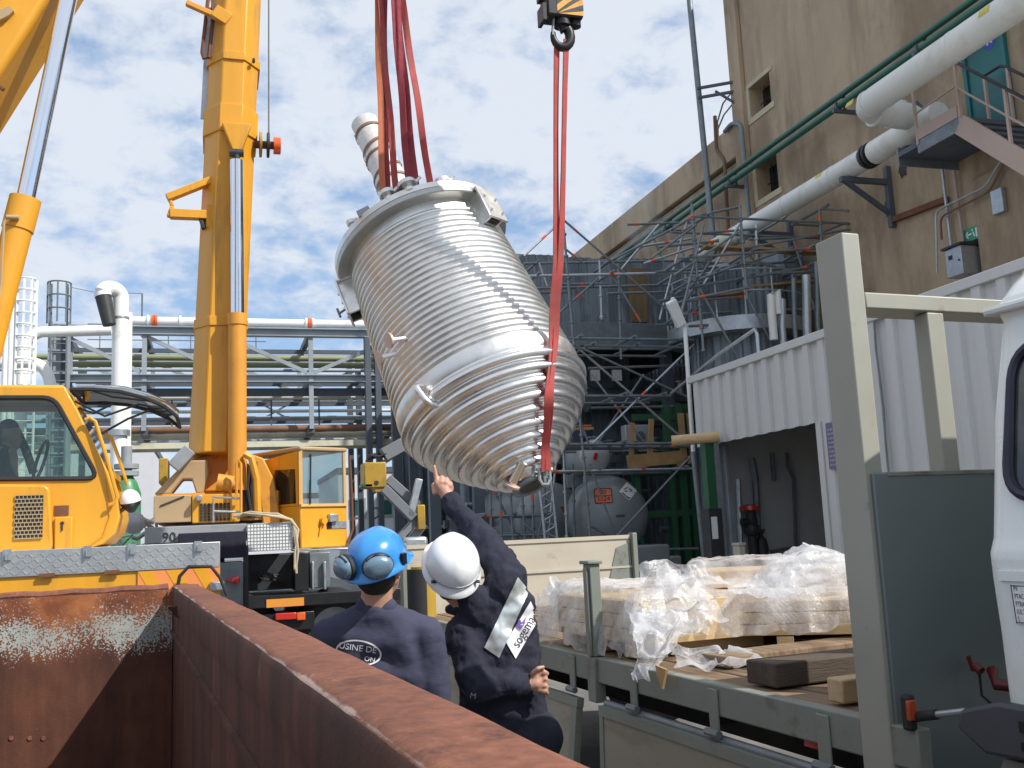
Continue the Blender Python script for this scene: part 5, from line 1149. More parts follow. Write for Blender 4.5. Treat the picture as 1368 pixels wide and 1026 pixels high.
# domed work lamp on a bracket
p = PY(174, 670, YA1+.1); A = axes(p, V((1, 0, .16)), V((0, 1, .25)))
mb = MB(); mb.lathe([(.088, 0)]+[(.088*math.cos(k*math.pi/14), .005+.10*math.sin(k*math.pi/14)) for k in range(0, 7)]+[(.002, .105)], 24, A, cap=False); wl = mb.build('work_lamp', M['white'], c1)
mb = MB(); mb.lathe([(.086, -.003), (.078, -.03), (.03, -.09), (.002, -.10)], 24, A); mb.build('lamp_lens', M['darkglass'], wl)
mb = MB(); mb.path([PY(150, 688, YA1+.1), PY(160, 684, YA1+.1), PY(170, 676, YA1+.1)], .018, 8); mb.build('lamp_bracket', M['rust'], wl)
# deck with tread plate side board
YD = 8.5
dl, dr_ = PY(-260, 749, YD), PY(294, 723.5, YD); zt_, zb_ = dr_.z, PY(294, 757, YD).z
mb = MB(); mb.box((dl.x, YD, zb_), (dr_.x, YD+.04, zt_)); bd = mb.build('side_board', M['alu'], c1, bev=.004)
mb = MB(); x = dl.x+1.2; i = 0
while x < dr_.x-.04:
    z = zb_+.03; j = 0
    while z < zt_-.02:
        a = R(45 if (i+j) % 2 else -45); d = V((math.cos(a), 0, math.sin(a)))*.021; mb.beam(V((x, YD-.0015, z))-d, V((x, YD-.0015, z))+d, .004, .008, (0, 0, 1)); z += .042; j += 1
    x += .042; i += 1
mb.build('tread_pattern', M['alu'], bd)
mb = MB(); mb.box((dl.x, YD+.043, zt_-.05), (dr_.x, YD+2.4, zt_)); mb.build('deck', M['alu'], c1)
for px in (10, 117, 176, 265):
    p = PY(px, 733, YD); mb = MB(); mb.box((p.x-.03, YD-.018, zt_-.07), (p.x+.03, YD-.003, zt_+.012)); l_ = mb.build('board_latch', M['galv'], c1); mb = MB(); mb.tube((p.x, YD-.03, zt_-.07), (p.x, YD-.03, zt_-.02), .009, 6); mb.build('latch_pin', M['polished'], l_)
for px in (63, 150): p = PY(px, 770, YD); mb = MB(); mb.box((p.x-.055, YD-.022, zb_-.012), (p.x+.055, YD-.003, zb_+.016)); mb.build('board_hinge', M['rust'], c1)
mb = MB(); mb.box((dl.x, YD+.02, zb_-.32), (dr_.x, YD+2.4, zb_-.003)); mb.build('chassis_side', M['yellow'], c1)
mb = MB(); mb.box((dl.x, YD+.3, .55), (dr_.x-.05, YD+2.2, zb_-.325)); mb.build('chassis', M['black'], c1)
xa, xb = PY(184, 768, YD).x, dr_.x; za, zbb = zb_-.19, zb_-.006; n_ = 3; s_ = (xb-xa)/n_
for nm, mm, odd in (('reflective_board', 'orangestripe', 0), ('reflective_stripe', 'amber', 1)):
    mb = MB()
    if not odd: mb.box((xa, YD+.006, za), (xb, YD+.018, zbb))
    else:
        for k in range(0, n_): x = xa+k*s_; mb.prism([(x, YD+.003, zbb), (x+s_*.5, YD+.003, zbb), (min(x+s_, xb), YD+.003, za), (min(x+s_*.5, xb), YD+.003, za)], (0, .002, 0))
    mb.build(nm, M[mm], c1)
prail([(236, 790), (240, 770), (252, 757), (282, 757), (294, 772), (303, 795)], YD-.10, .014, M['rubber'], c1, 'lamp_guard')
p = PY(291, 780, YD); mb = MB(); mb.box((p.x-.06, YD-.05, p.z-.05), (p.x+.05, YD+.003, p.z+.02)); mb.build('rear_lamp', M['galv'], c1, bev=.01)
for x in (-6.4, -4.9, -3.3):
    for y in (YD+.25, YD+2.2): wheel(c1, (x, y, .55), .55, .4)
# boom and lift cylinder
YBM = 9.6
e0, e1 = (-230, 457), (250, -294); ox, oy = -.84*150, -.54*150
mb = MB(); mb.prism(PL([e0, e1, (e1[0]+ox, e1[1]+oy), (e0[0]+ox, e0[1]+oy)], YBM), (0, .85, 0)); bm1 = mb.build('boom', M['yellow'], c1, bev=.06)
mb = MB(); mb.prism(PL([(-40, 30), (2, 12), (13, 8), (18, 14), (12, 20), (-40, 46)], YBM-.06), (0, .057, 0)); mb.build('boom_pad', M['tan'], bm1)
mb = MB(); mb.beam(PY(-6, 112, YBM+.1), PY(5, 120, YBM+.1), .03, .03); mb.build('bracket', M['rust'], bm1)
cy0, cy1, rd1 = PY(-62, 640, YBM), PY(34, 266, YBM), PY(112, -100, YBM)
mb = MB(); mb.tube(cy0, cy1, .125, 28); d = (cy1-cy0).normalized(); mb.tube(cy1-d*.30, cy1+d*.003, .136, 28); cyl = mb.build('lift_cylinder', M['yellow'], c1)
mb = MB(); mb.tube(cy1+d*.003, rd1, .079, 32); mb.build('piston_rod', M['chrome'], cyl)
p = PY(9, 290, YBM-.16); mb = MB(); mb.tube(p, p+V((.10, 0, .0)), .022, 10); mb.path([p, p+V((-.02, 0, -.05)), p+V((-.03, 0, -.6)), p+V((-.1, 0, -1.4))], .012, 6); mb.build('hydraulic_hose', M['tan'], cyl)
# driver
dv_ = thing('person', 'crane driver in a dark jacket seen in profile through the foreground cab window', 'person', PY(0, 640, 9.45))
def figure(balls, vox, name, m, par, smooth=6, dis=0.0, dsc=.12, F=I4):
    """union of tapered capsules grown into one skin: (p, r, q, r2) in frame coordinates"""
    mb = MB()
    for (p, r_, q, r2) in balls:
        p, q = V(p), V(q); mb.ball(p, r_, 12); L_ = (q-p).length
        if L_ > 1e-4: mb.ball(q, r2, 12); mb.tube(p, q, r_, 14, r2)
    o = mb.build(name, m, par)
    rm = o.modifiers.new('remesh', 'REMESH'); rm.mode = 'VOXEL'; rm.voxel_size = vox; rm.use_smooth_shade = True
    sm = o.modifiers.new('smooth', 'SMOOTH'); sm.factor = .5; sm.iterations = smooth
    if dis:
        tx = bpy.data.textures.get('folds') or bpy.data.textures.new('folds', 'CLOUDS'); tx.noise_scale = dsc; tx.noise_depth = 3
        dm = o.modifiers.new('folds', 'DISPLACE'); dm.texture = tx; dm.strength = dis; dm.mid_level = .5; dm.texture_coords = 'LOCAL'
    dg = bpy.context.evaluated_depsgraph_get(); me = bpy.data.meshes.new_from_object(o.evaluated_get(dg)); o.modifiers.clear(); o.data = me
    for p_ in me.polygons: p_.use_smooth = True
    return o
bpy.context.view_layer.update()
hd = PY(13, 583, 9.45); s_ = .92
hh = lambda x, y, z: hd+V((x, y, z))*s_
bpy.context.view_layer.update()
figure([(hh(0, 0, .03), .092, hh(-.03, 0, .04), .092), (hh(.03, 0, -.05), .062, hh(.05, 0, -.085), .042), (hh(.085, 0, -.02), .014, hh(.108, 0, -.035), .012), (hh(.08, 0, -.068), .016, hh(.085, 0, -.07), .014), (hh(.075, 0, .02), .02, hh(.075, 0, .02), .02),
        (hh(-.03, 0, -.08), .055, hh(-.05, 0, -.18), .058), (hh(-.02, -.09, .0), .022, hh(-.02, -.09, -.02), .015), (hh(-.05, 0, -.2), .12, hh(-.08, 0, -.7), .15), (hh(-.05, -.16, -.24), .05, hh(.06, -.18, -.5), .04), (hh(.06, -.18, -.5), .04, hh(.32, -.1, -.45), .035), (hh(.33, -.1, -.44), .03, hh(.38, -.08, -.43), .025),
        (hh(.0, -.1, -.72), .08, hh(.4, -.1, -.70), .06)], .012, 'body', M['skin'], dv_)
figure([(hh(-.06, 0, -.2), .12, hh(-.08, 0, -.7), .17), (hh(-.06, -.13, -.22), .075, hh(-.06, .13, -.22), .075), (hh(-.05, -.16, -.24), .07, hh(.06, -.18, -.5), .06), (hh(.06, -.18, -.5), .06, hh(.29, -.1, -.455), .048), (hh(-.05, 0, -.13), .075, hh(-.05, 0, -.16), .08)], .016, 'jacket', M['navy'], dv_, dis=.02)
figure([(hh(-.01, 0, .075), .088, hh(-.055, 0, .03), .088), (hh(-.07, 0, -.02), .06, hh(-.07, 0, -.04), .05)], .014, 'hair', M['hair'], dv_)
p = PY(38, 600, 9.4); mb = MB(); mb.path([PY(22, 575, 9.5), PY(34, 600, 9.5), PY(45, 632, 9.5)], .035, 10); mb.path([V((p.x+.1+.16*math.cos(a)*.3, 9.4+.17*math.sin(a), p.z-.1+.17*math.cos(a))) for a in [2*math.pi*k/20 for k in range(20)]], .014, 8, closed=True); mb.build('steering_wheel', M['rubber'], c1)
q = hh(-.1, 0, -.72); mb = MB(); mb.box(q+V((-.25, -.24, -.12)), q+V((.35, .24, .0))); mb.box(q+V((-.32, -.22, -.05)), q+V((-.17, .22, .68))); mb.build('driver_seat', M['dark'], c1, bev=.05)

# ---- second crane
YC2 = 15.0
c2_ = thing('mobile_crane', 'distant yellow mobile crane with tall raised boom and pale-glazed cab behind the two workers', 'crane', (PY(330, 800, YC2).x, YC2, 0), group='yellow mobile cranes')
def hexboom(name, b, t, wd, dp, m, par, ch=.28):
    b, t = V(b), V(t); prof = [(-wd/2, -dp*(.5-ch)), (-wd*(.5-ch), -dp/2), (wd*(.5-ch), -dp/2), (wd/2, -dp*(.5-ch)), (wd/2, dp/2), (-wd/2, dp/2)]
    mb = MB(); mb.prism([b+V((x, y, 0)) for x, y in prof], t-b); return mb.build(name, m, par, bev=.02)
bb = PY(287, 608, YC2); bt_ = PY(300.5, 190, YC2); b2 = PY(328, -250, YC2)
bo = hexboom('boom', bb, PY(316.5, 0, YC2)+(PY(316.5, 0, YC2)-bb)*.6, .72, .95, M['yellow'], c2_)
ax_ = (PY(316.5, 0, YC2)-bb).normalized()
def bpt(py): f = (608-py)/608; return bb.lerp(PY(316.5, 0, YC2), f)
for py, h_, e in ((184, .42, .035), (100, .13, .03), (447, .14, .02)):
    c = bpt(py); mb = MB(); prof = [(-.36-e, -.95*.22), (-.72*.22, -.475-e), (.72*.22, -.475-e), (.36+e, -.95*.22), (.36+e, .475+e), (-.36-e, .475+e)]; mb.prism([c+V((x, y, 0))-ax_*(h_/2) for x, y in prof], ax_*h_); mb.build('boom_collar', M['yellow'], bo, bev=.008)
mb = MB(); mb.prism([PY(296, 163, YC2-.62), PY(336, 165, YC2-.62), PY(322, 204, YC2-.62), PY(312, 204, YC2-.62)], (0, .14, 0)); mb.build('cylinder_bracket', M['yellow'], bo, bev=.015)
for py in (75, 80): pass
mb = MB()
for px, py in ((302, 73), (339, 79)): p = PY(px, py, YC2-.5); mb.tube(p, p+V((0, .1, 0)), .022, 8).cut()
mb.each('bolt_head', M['dark'], bo)
mb = MB(); q = [bpt(py)+V((-.372, -.1, 0)) for py in (20, 175)]; mb.beam(q[0], q[1], .03, .14, (1, 0, 0)); mb.build('length_scale', M['galv'], bo)
YR_ = YC2-.62
r0, r1, r2 = PY(317, 655, YR_), PY(317, 420, YR_), PY(316, 206, YR_)
mb = MB(); mb.tube(r0, r1, .128, 26); d = (r1-r0).normalized(); mb.tube(r1-d*.16, r1+d*.002, .142, 26); cy2 = mb.build('lift_cylinder', M['yellow_old'], c2_)
mb = MB(); mb.tube(r1+d*.002, r2-d*.1, .098, 30); mb.build('piston_rod', M['chrome'], cy2); mb = MB(); mb.tube(r2-d*.12, r2+d*.06, .05, 12); mb.tube(r2+V((-.1, 0, .02)), r2+V((.1, 0, .02)), .06, 12); mb.build('rod_eye', M['dark'], cy2)
# deflector sheave on the right of the boom
p = PY(343, 193, YC2-.2); mb = MB(); mb.tube(p+V((-.12, 0, 0)), p+V((.30, 0, 0)), .06, 14); sv = mb.build('sheave_axle', M['rust'], c2_)
for dx, r_, m_ in ((.04, .19, 'ochre'), (.15, .19, 'dark'), (.245, .13, 'orangelens')): mb = MB(); mb.tube(p+V((dx, 0, 0)), p+V((dx+.035+(.07 if dx > .2 else 0), 0, 0)), r_, 24); mb.build('sheave', M[m_], sv)
p2_ = PY(359, 180, YC2-.2); mb = MB(); mb.tube(p2_, PY(359, -60, YC2-.2), .012, 6); mb.build('wire_rope', M['tubedark'], c2_)
# folding jib brackets on the left of the boom
def beamp(pts, y, wd, ht, m, nm, par): mb = MB(); [mb.beam(PY(*pts[i], y), PY(*pts[i+1], y), ht, wd, (0, 1, 0)) for i in range(len(pts)-1)]; return mb.build(nm, m, par, bev=.01)
beamp([(223, 265), (283, 241)], YC2-.3, .14, .1, M['yellow'], 'jib_bracket', bo); beamp([(227, 286), (277, 288)], YC2-.3, .14, .13, M['yellow'], 'jib_bracket', bo); beamp([(226, 263), (230, 276), (225, 290)], YC2-.3, .1, .05, M['yellow'], 'jib_bracket', bo); beamp([(279, 275), (279, 305)], YC2-.3, .14, .07, M['yellow'], 'jib_bracket', bo); beamp([(267, 290), (272, 306)], YC2-.3, .1, .05, M['dark'], 'pin', bo)
beamp([(249, 4), (287, 21)], YC2-.4, .09, .08, M['yellow_old'], 'jib_hook', bo); beamp([(286, 15), (306, 28)], YC2-.45, .12, .2, M['yellow'], 'jib_hook', bo)
mb = MB(); mb.path(PL([(280, -20), (270, 70), (272, 78), (279, 77), (285, 20)], YC2-.3), .03, 6, closed=True); mb.build('rope_guide', M['rust'], bo)
# turntable and machinery
def bxp(nm, px0, py0, px1, py1, y0, y1, m, par, bev=.01, **k):
    a, b = PY(px0, py1, y0), PY(px1, py0, y0); mb = MB(); mb.box((a.x, y0, a.z), (b.x, y1, b.z)); return mb.build(nm, m, par, bev=bev, **k)
bxp('turntable', 208, 655, 372, 700, 14.6, 17.0, M['yellow_old'], c2_)
bxp('side_cover', 205, 661, 256, 699, 14.1, 15.0, M['tan'], c2_); bxp('engine_cover', 256.5, 659, 320, 699, 14.08, 15.0, M['yellow'], c2_)  # side_cover: grazing light on yellow paint put in as tan
g0, g1 = PY(266, 697, 14.07), PY(308, 671, 14.07); mb = MB()
for i in range(8): x = g0.x+(g1.x-g0.x)*(i+.5)/8; [mb.box((x-.018, 14.065, g0.z+(g1.z-g0.z)*(j+.5)/6-.017), (x+.018, 14.074, g0.z+(g1.z-g0.z)*(j+.5)/6+.017)) for j in range(6)]
mb.build('vent_holes', M['dark'], c2_)
mb = MB(); a, b = PY(214, 676, 14.09), PY(246, 663, 14.09); mb.beam(a, b, .01, .02); mb.build('handle', M['dark'], c2_)
mb = MB(); mb.prism(PL([(206, 660), (232, 633), (252, 615), (277, 614), (279, 633), (272, 659), (262, 659), (256, 640), (244, 640), (228, 660)], 14.6), (0, .5, 0)); mb.build('boom_foot', M['tan'], c2_, bev=.02)
mb = MB(); mb.prism(PL([(248, 614), (322, 600), (326, 655), (262, 657)], 15.0), (0, .9, 0)); mb.build('boom_cradle', M['yellow_old'], c2_, bev=.02)
bxp('tail_bracket', 212, 612, 224, 646, 14.9, 15.6, M['ochre'], c2_); beamp([(232, 625), (254, 601)], 14.5, .3, .18, M['rackgrey'], 'lamp_box', c2_)
p = PY(299, 646, 14.2); mb = MB(); mb.tube(p+V((-.09, 0, .02)), p+V((.12, 0, -.02)), .12, 20); mb.tube(p+V((.12, 0, -.02)), p+V((.17, 0, -.02)), .06, 14); mb.build('slew_motor', M['yellow_old'], c2_)
prail([(285, 698), (285, 664), (322, 666)], 14.0, .018, M['galv'], c2_, 'ladder_rail'); prail([(285, 683), (322, 684)], 14.0, .016, M['galv'], c2_, 'ladder_rail'); prail([(322, 686), (322, 620), (319, 615), (316, 620), (316, 660)], 13.95, .018, M['yellow_old'], c2_, 'grab_rail')
random.seed(9); mb = MB()
for k in range(14):
    x = random.uniform(325, 344); mb.path(PL([(x, 622+random.uniform(-6, 10)), (x+random.uniform(-5, 5), 650), (x+random.uniform(-4, 4), 692)], 14.4+random.uniform(0, .3)), random.uniform(.014, .03), 6)
mb.build('hydraulic_hose', M['dark'], c2_)
mb = MB(); mb.prism(PL([(334, 606), (352, 612), (366, 640), (374, 690), (376, 712), (352, 712), (346, 650)], 14.55), (0, .25, 0)); mb.build('side_plate', M['yellow_old'], c2_, bev=.02)
prail([(326, 606), (336, 612), (343, 640), (345, 690)], 14.2, .05, M['yellow'], c2_, 'hose_guard')
bxp('lamp', 262, 661, 270, 669, 13.95, 14.07, M['galv'], c2_)
# operator cab, turned towards the hanging vessel
CY = R(30); ca = PY(402, 733, 14.2); CF = Matrix.Translation(ca) @ Matrix.Rotation(CY, 4, 'Z')
cabt = c2_
hC = PY(402, 597, 14.2).z-ca.z; WC = .80; DC = 1.35; hs = PY(402, 675, 14.2).z-ca.z
def cq(x, y, z): return CF @ V((x, y, z))
mb = MB(); mb.prism([cq(0, 0, 0), cq(WC, 0, 0), cq(WC, DC, 0), cq(0, DC, 0)], (0, 0, hs)); cb_ = mb.build('cab', M['yellow'], c2_, bev=.02)
mb = MB(); mb.prism([cq(-.01, -.02, hC-.05), cq(WC+.01, -.02, hC-.05), cq(WC+.01, DC, hC-.05), cq(-.01, DC, hC-.05)], (0, 0, .06)); mb.build('cab_roof', M['tan'], cb_, bev=.02)
M['framecream'] = mat('pale_cab_frame', (.68, .42, .16), .5, var=.08)
for (x, y) in ((.025, .02), (WC-.025, .02)): mb = MB(); mb.beam(cq(x, y, hs), cq(x, y, hC-.05), .05, .05, (1, 0, 0)); mb.build('cab_pillar', M['framecream'], cb_)
mb = MB(); mb.beam(cq(WC-.025, DC-.05, hs), cq(WC-.025, DC-.05, hC-.05), .06, .06, (1, 0, 0)); mb.build('cab_pillar', M['yellow'], cb_)
o_ = [cq(0, .05, hs), cq(0, DC, hs), cq(0, DC, hC-.15), cq(0, .05, hC-.05)]; i_ = [cq(0, .10, hs+.03), cq(0, .75, hs-.0+.03), cq(0, .62, hC-.28), cq(0, .12, hC-.30)]
mb = MB(); plate(mb, o_, i_, CF.to_3x3() @ V((.03, 0, 0))); mb.build('cab_side', M['yellow'], cb_)
mb = MB(); mb.prism(i_, CF.to_3x3() @ V((.01, 0, 0))); mb.build('side_window', M['clearglass'], cb_)
mb = MB(); mb.prism([cq(.05, .0, hs+.02), cq(WC-.05, .0, hs+.02), cq(WC-.05, .0, hC-.06), cq(.05, .0, hC-.06)], CF.to_3x3() @ V((0, .008, 0))); mb.build('windscreen', M['bluishglass'], cb_)
mb = MB(); mb.beam(cq(0, -.012, hs), cq(WC, -.012, hs), .03, .04); mb.build('windscreen_rail', M['framecream'], cb_)
mb = MB(); mb.prism([cq(.1, DC-.02, .1), cq(WC-.1, DC-.02, .1), cq(WC-.1, DC-.02, hC-.1), cq(.1, DC-.02, hC-.1)], CF.to_3x3() @ V((0, .02, 0))); mb.build('rear_window', M['clearglass'], cb_)
mb = MB(); mb.box((.2, .5, hs-.1), (.6, 1.0, hs+.05), CF); mb.box((.2, .95, hs), (.6, 1.08, hs+.5), CF); mb.build('driver_seat', M['tan'], cb_, bev=.04)
mb = MB(); mb.path([cq(WC+.03, -.05, hC-.1), cq(WC+.05, -.06, hs), cq(WC+.06, -.05, .25), cq(WC-.02, -.04, .05)], .018, 8); mb.build('grab_rail', M['rust'], cb_)
mb = MB(); mb.path([cq(.17, -.02, hC-.1), cq(.15, -.03, hs+.25)], .012, 6); mb.path([cq(.15, -.03, hs+.35), cq(.14, -.03, hs+.02)], .016, 6); mb.build('wiper', M['rubber'], cb_)
mb = MB(); mb.box((.45, -.07, hs-.24), (.6, -.003, hs-.13), CF); mb.build('headlamp', M['galv'], cb_, bev=.01); mb = MB(); mb.tube(cq(.36, -.07, hs-.22), cq(.36, -.003, hs-.22), .05, 12); mb.tube(cq(.34, -.02, hs-.25), cq(.30, -.02, hs-.42), .012, 6); mb.build('horn', M['yellow'], cb_)
mb = MB(); mb.box((.52, -.012, .26), (.78, -.003, .36), CF); mb.build('number_plate', M['galv'], cb_); mb = MB(); mb.box((.44, -.012, .26), (.515, -.003, .36), CF); mb.build('plate_holder', M['black'], cb_)
bxp('cab_step', 398, 731, 478, 737, 13.9, 15.2, M['galv'], c2_)
# carrier
YK = 13.4
bxp('deck_box', 193, 697, 392, 727, YK+.12, YK+3, M['deckgrey'], c2_)
mb = MB(); p = PY(226, 718, YK+.11); add_text(mb, '90', .17, axes(p, (1, 0, 0), (0, 0, 1)), .002); mb.build('fleet_number', M['ink'], c2_)
bxp('tool_box', 238, 709, 329, 749, YK, YK+.115, M['navy'], c2_, bev=.012)
bxp('mesh_panel', 330, 698, 391, 737, YK+.02, YK+.115, M['white'], c2_)
a, b = PY(331, 737, YK+.016), PY(390, 698, YK+.016); mb = MB()
for k in range(15): x = a.x+(b.x-a.x)*k/14; mb.box((x-.003, YK+.014, a.z), (x+.003, YK+.018, b.z))
for k in range(9): z = a.z+(b.z-a.z)*k/8; mb.box((a.x, YK+.0145, z-.003), (b.x, YK+.0175, z+.003))
mb.build('mesh_lines', M['galv'], c2_)
bxp('dark_bay', 329, 739, 395, 790, YK+.5, YK+1.5, M['dark'], c2_); bxp('frame_post', 326, 728, 332, 812, YK+.01, YK+.4, M['black'], c2_); bxp('frame_post', 394, 738, 412, 790, YK+.05, YK+1.2, M['black'], c2_)
bxp('locker', 292, 750, 325.5, 812, YK+.03, YK+.8, M['tubedark'], c2_)
mb = MB(); random.seed(4)
for k in range(10): mb.path([PY(336+random.uniform(0, 10), 772+random.uniform(-6, 10), YK+.3), PY(352, 764+random.uniform(-4, 12), YK+.25), PY(372+random.uniform(0, 14), 776+random.uniform(-8, 6), YK+.3)], random.uniform(.012, .022), 6)
mb.build('hose_bundle', M['rubber'], c2_)
bxp('outrigger_leg', 414, 737, 441, 786, YK+.25, YK+.9, M['ochre'] if False else M['tubedark'], c2_); 
for px in (418, 434): bxp('outrigger_rod', px-1.5, 750, px+1.5, 788, YK+.18, YK+.24, M['galv'], c2_)
bxp('chassis_beam', 300, 783, 575, 816, YK+.05, YK+2.6, M['black'], c2_); bxp('rear_bumper', 352, 816, 420, 845, YK+.1, YK+.6, M['black'], c2_)
sx0, sx1 = PY(356, 812, YK+.04), PY(406, 798, YK+.04); mb = MB(); mb.box((sx0.x, YK+.036, sx0.z), (sx1.x, YK+.047, sx1.z)); rb = mb.build('reflective_board', M['orangestripe'], c2_); mb = MB(); w_ = (sx1.x-sx0.x)/4
for k in range(4): x = sx0.x+k*w_; mb.prism([(x, YK+.0345, sx0.z), (x+w_*.5, YK+.0345, sx0.z), (x+w_, YK+.0345, sx1.z), (x+w_*.5, YK+.0345, sx1.z)], (0, .001, 0))
mb.build('reflective_stripe', M['amber'], rb)
tl = bxp('tail_light', 368, 818, 396, 829, YK+.03, YK+.097, M['redlens'], c2_); bxp('tail_light', 396.5, 818, 408, 829, YK+.03, YK+.097, M['orangelens'], c2_)
p = PY(315, 775, YK-.1); mb = MB(); mb.tube(p+V((-.1, .1, 0)), p, .02, 8); mb.ball(p, .055, 12); mb.build('stop_button', M['redlens'], c2_)
for x in (PY(320, 800, YK).x, PY(450, 800, YK).x):
    for y in (YK+.5, YK+2.4): wheel(c2_, (x, y, .55), .55, .4)
bxp('carrier_body', 150, 728, 300, 830, YK+.9, YK+2.6, M['black'], c2_)
# rope coil draped on the deck, hanging down
mb = MB(); random.seed(2)
for k in range(4):
    o = V((0, k*.05-.1, k*.008)); j = lambda: V((random.uniform(-.05, .05), random.uniform(-.04, .04), random.uniform(-.01, .03)))
    mb.path([PY(313, 692, YK+.3)+o+j(), PY(330, 688, YK+.2)+o+j(), PY(350, 690, YK+.1)+o+j(), PY(372, 691, YK+.05)+o+j(), PY(388, 695, YK)+j()*.4+V((0, k*.015, 0)), PY(396, 708, YK-.03)+j()*.5, PY(394+k, 738, YK-.02)+j()*.5, PY(396, 760+k*2, YK-.02)+j()*.5], .016, 7)
M['rope'] = mat('pale_rope', (.50, .42, .30), .85, var=.2, vs=9, bump=.4, bs=120)
tag(mb.build('rope', M['rope']), 'pale slack rope lying on the deck of the distant crane and hanging down', 'rope')

# ---- folding boom lift parked beyond the vessel
YL = 17.5
bl = thing('boom_lift', 'grey articulated boom lift with ochre end boxes beside the process structure', 'boom lift', (PY(540, 800, YL).x, YL, 0))
M['liftgrey'] = mat('lift_grey', (.17, .19, .215), .5, var=.1)
def arm(pts, wd, ht, m, y=YL, nm='arm'): return beamp(pts, y, wd, ht, m, nm, bl)
arm([(512, 608), (556, 584)], .22, .24, M['liftgrey']); arm([(506, 622), (552, 592)], .1, .08, M['dark'], YL-.05, 'hydraulic_cylinder'); arm([(518, 640), (558, 676)], .2, .16, M['liftgrey'], YL+.15); arm([(512, 652), (552, 692)], .2, .16, M['liftgrey'], YL-.1); arm([(560, 690), (530, 722)], .18, .12, M['liftgrey']); arm([(566, 700), (542, 730)], .22, .14, M['tubedark'], YL+.1)
arm([(556, 584), (600, 596)], .2, .18, M['rackdark'], YL+.3); arm([(560, 640), (548, 690)], .12, .12, M['galv'], YL-.14)
bxp('end_box', 487, 617, 516, 652, YL-.2, YL+.3, M['ochre'], bl, .02); bxp('end_box', 558, 674, 568, 708, YL-.18, YL+.25, M['ochre'], bl, .02)
mb = MB(); p = PY(503, 645, YL-.21); mb.tube(p, p+V((0, .03, 0)), .04, 10); mb.build('pivot_pin', M['dark'], bl)
mb = MB(); mb.prism(PL([(494, 640), (516, 640), (510, 657), (502, 657)], YL-.17), (0, .3, 0)); mb.build('pivot_lug', M['ochre'], bl)
mb = MB()
for k in range(4): mb.path(PL([(489+k*2, 617), (492+k*4, 608-k), (506+k*3, 610), (516, 606+k*3)], YL-.1+.05*k), .018, 6)
mb.build('hydraulic_hose', M['rubber'], bl)
bxp('base_cover', 540, 716, 572, 742, YL-.3, YL+.9, M['galv'], bl, .06); bxp('chassis', 500, 742, 585, 775, YL-.4, YL+1.2, M['rackdark'], bl, .03); bxp('step_plate', 484, 646, 498, 651, YL-.2, YL+.2, M['green'], bl)
for px in (512, 572):
    for y in (YL-.4, YL+1.2): wheel(bl, (PY(px, 775, YL).x, y, .42), .42, .3)

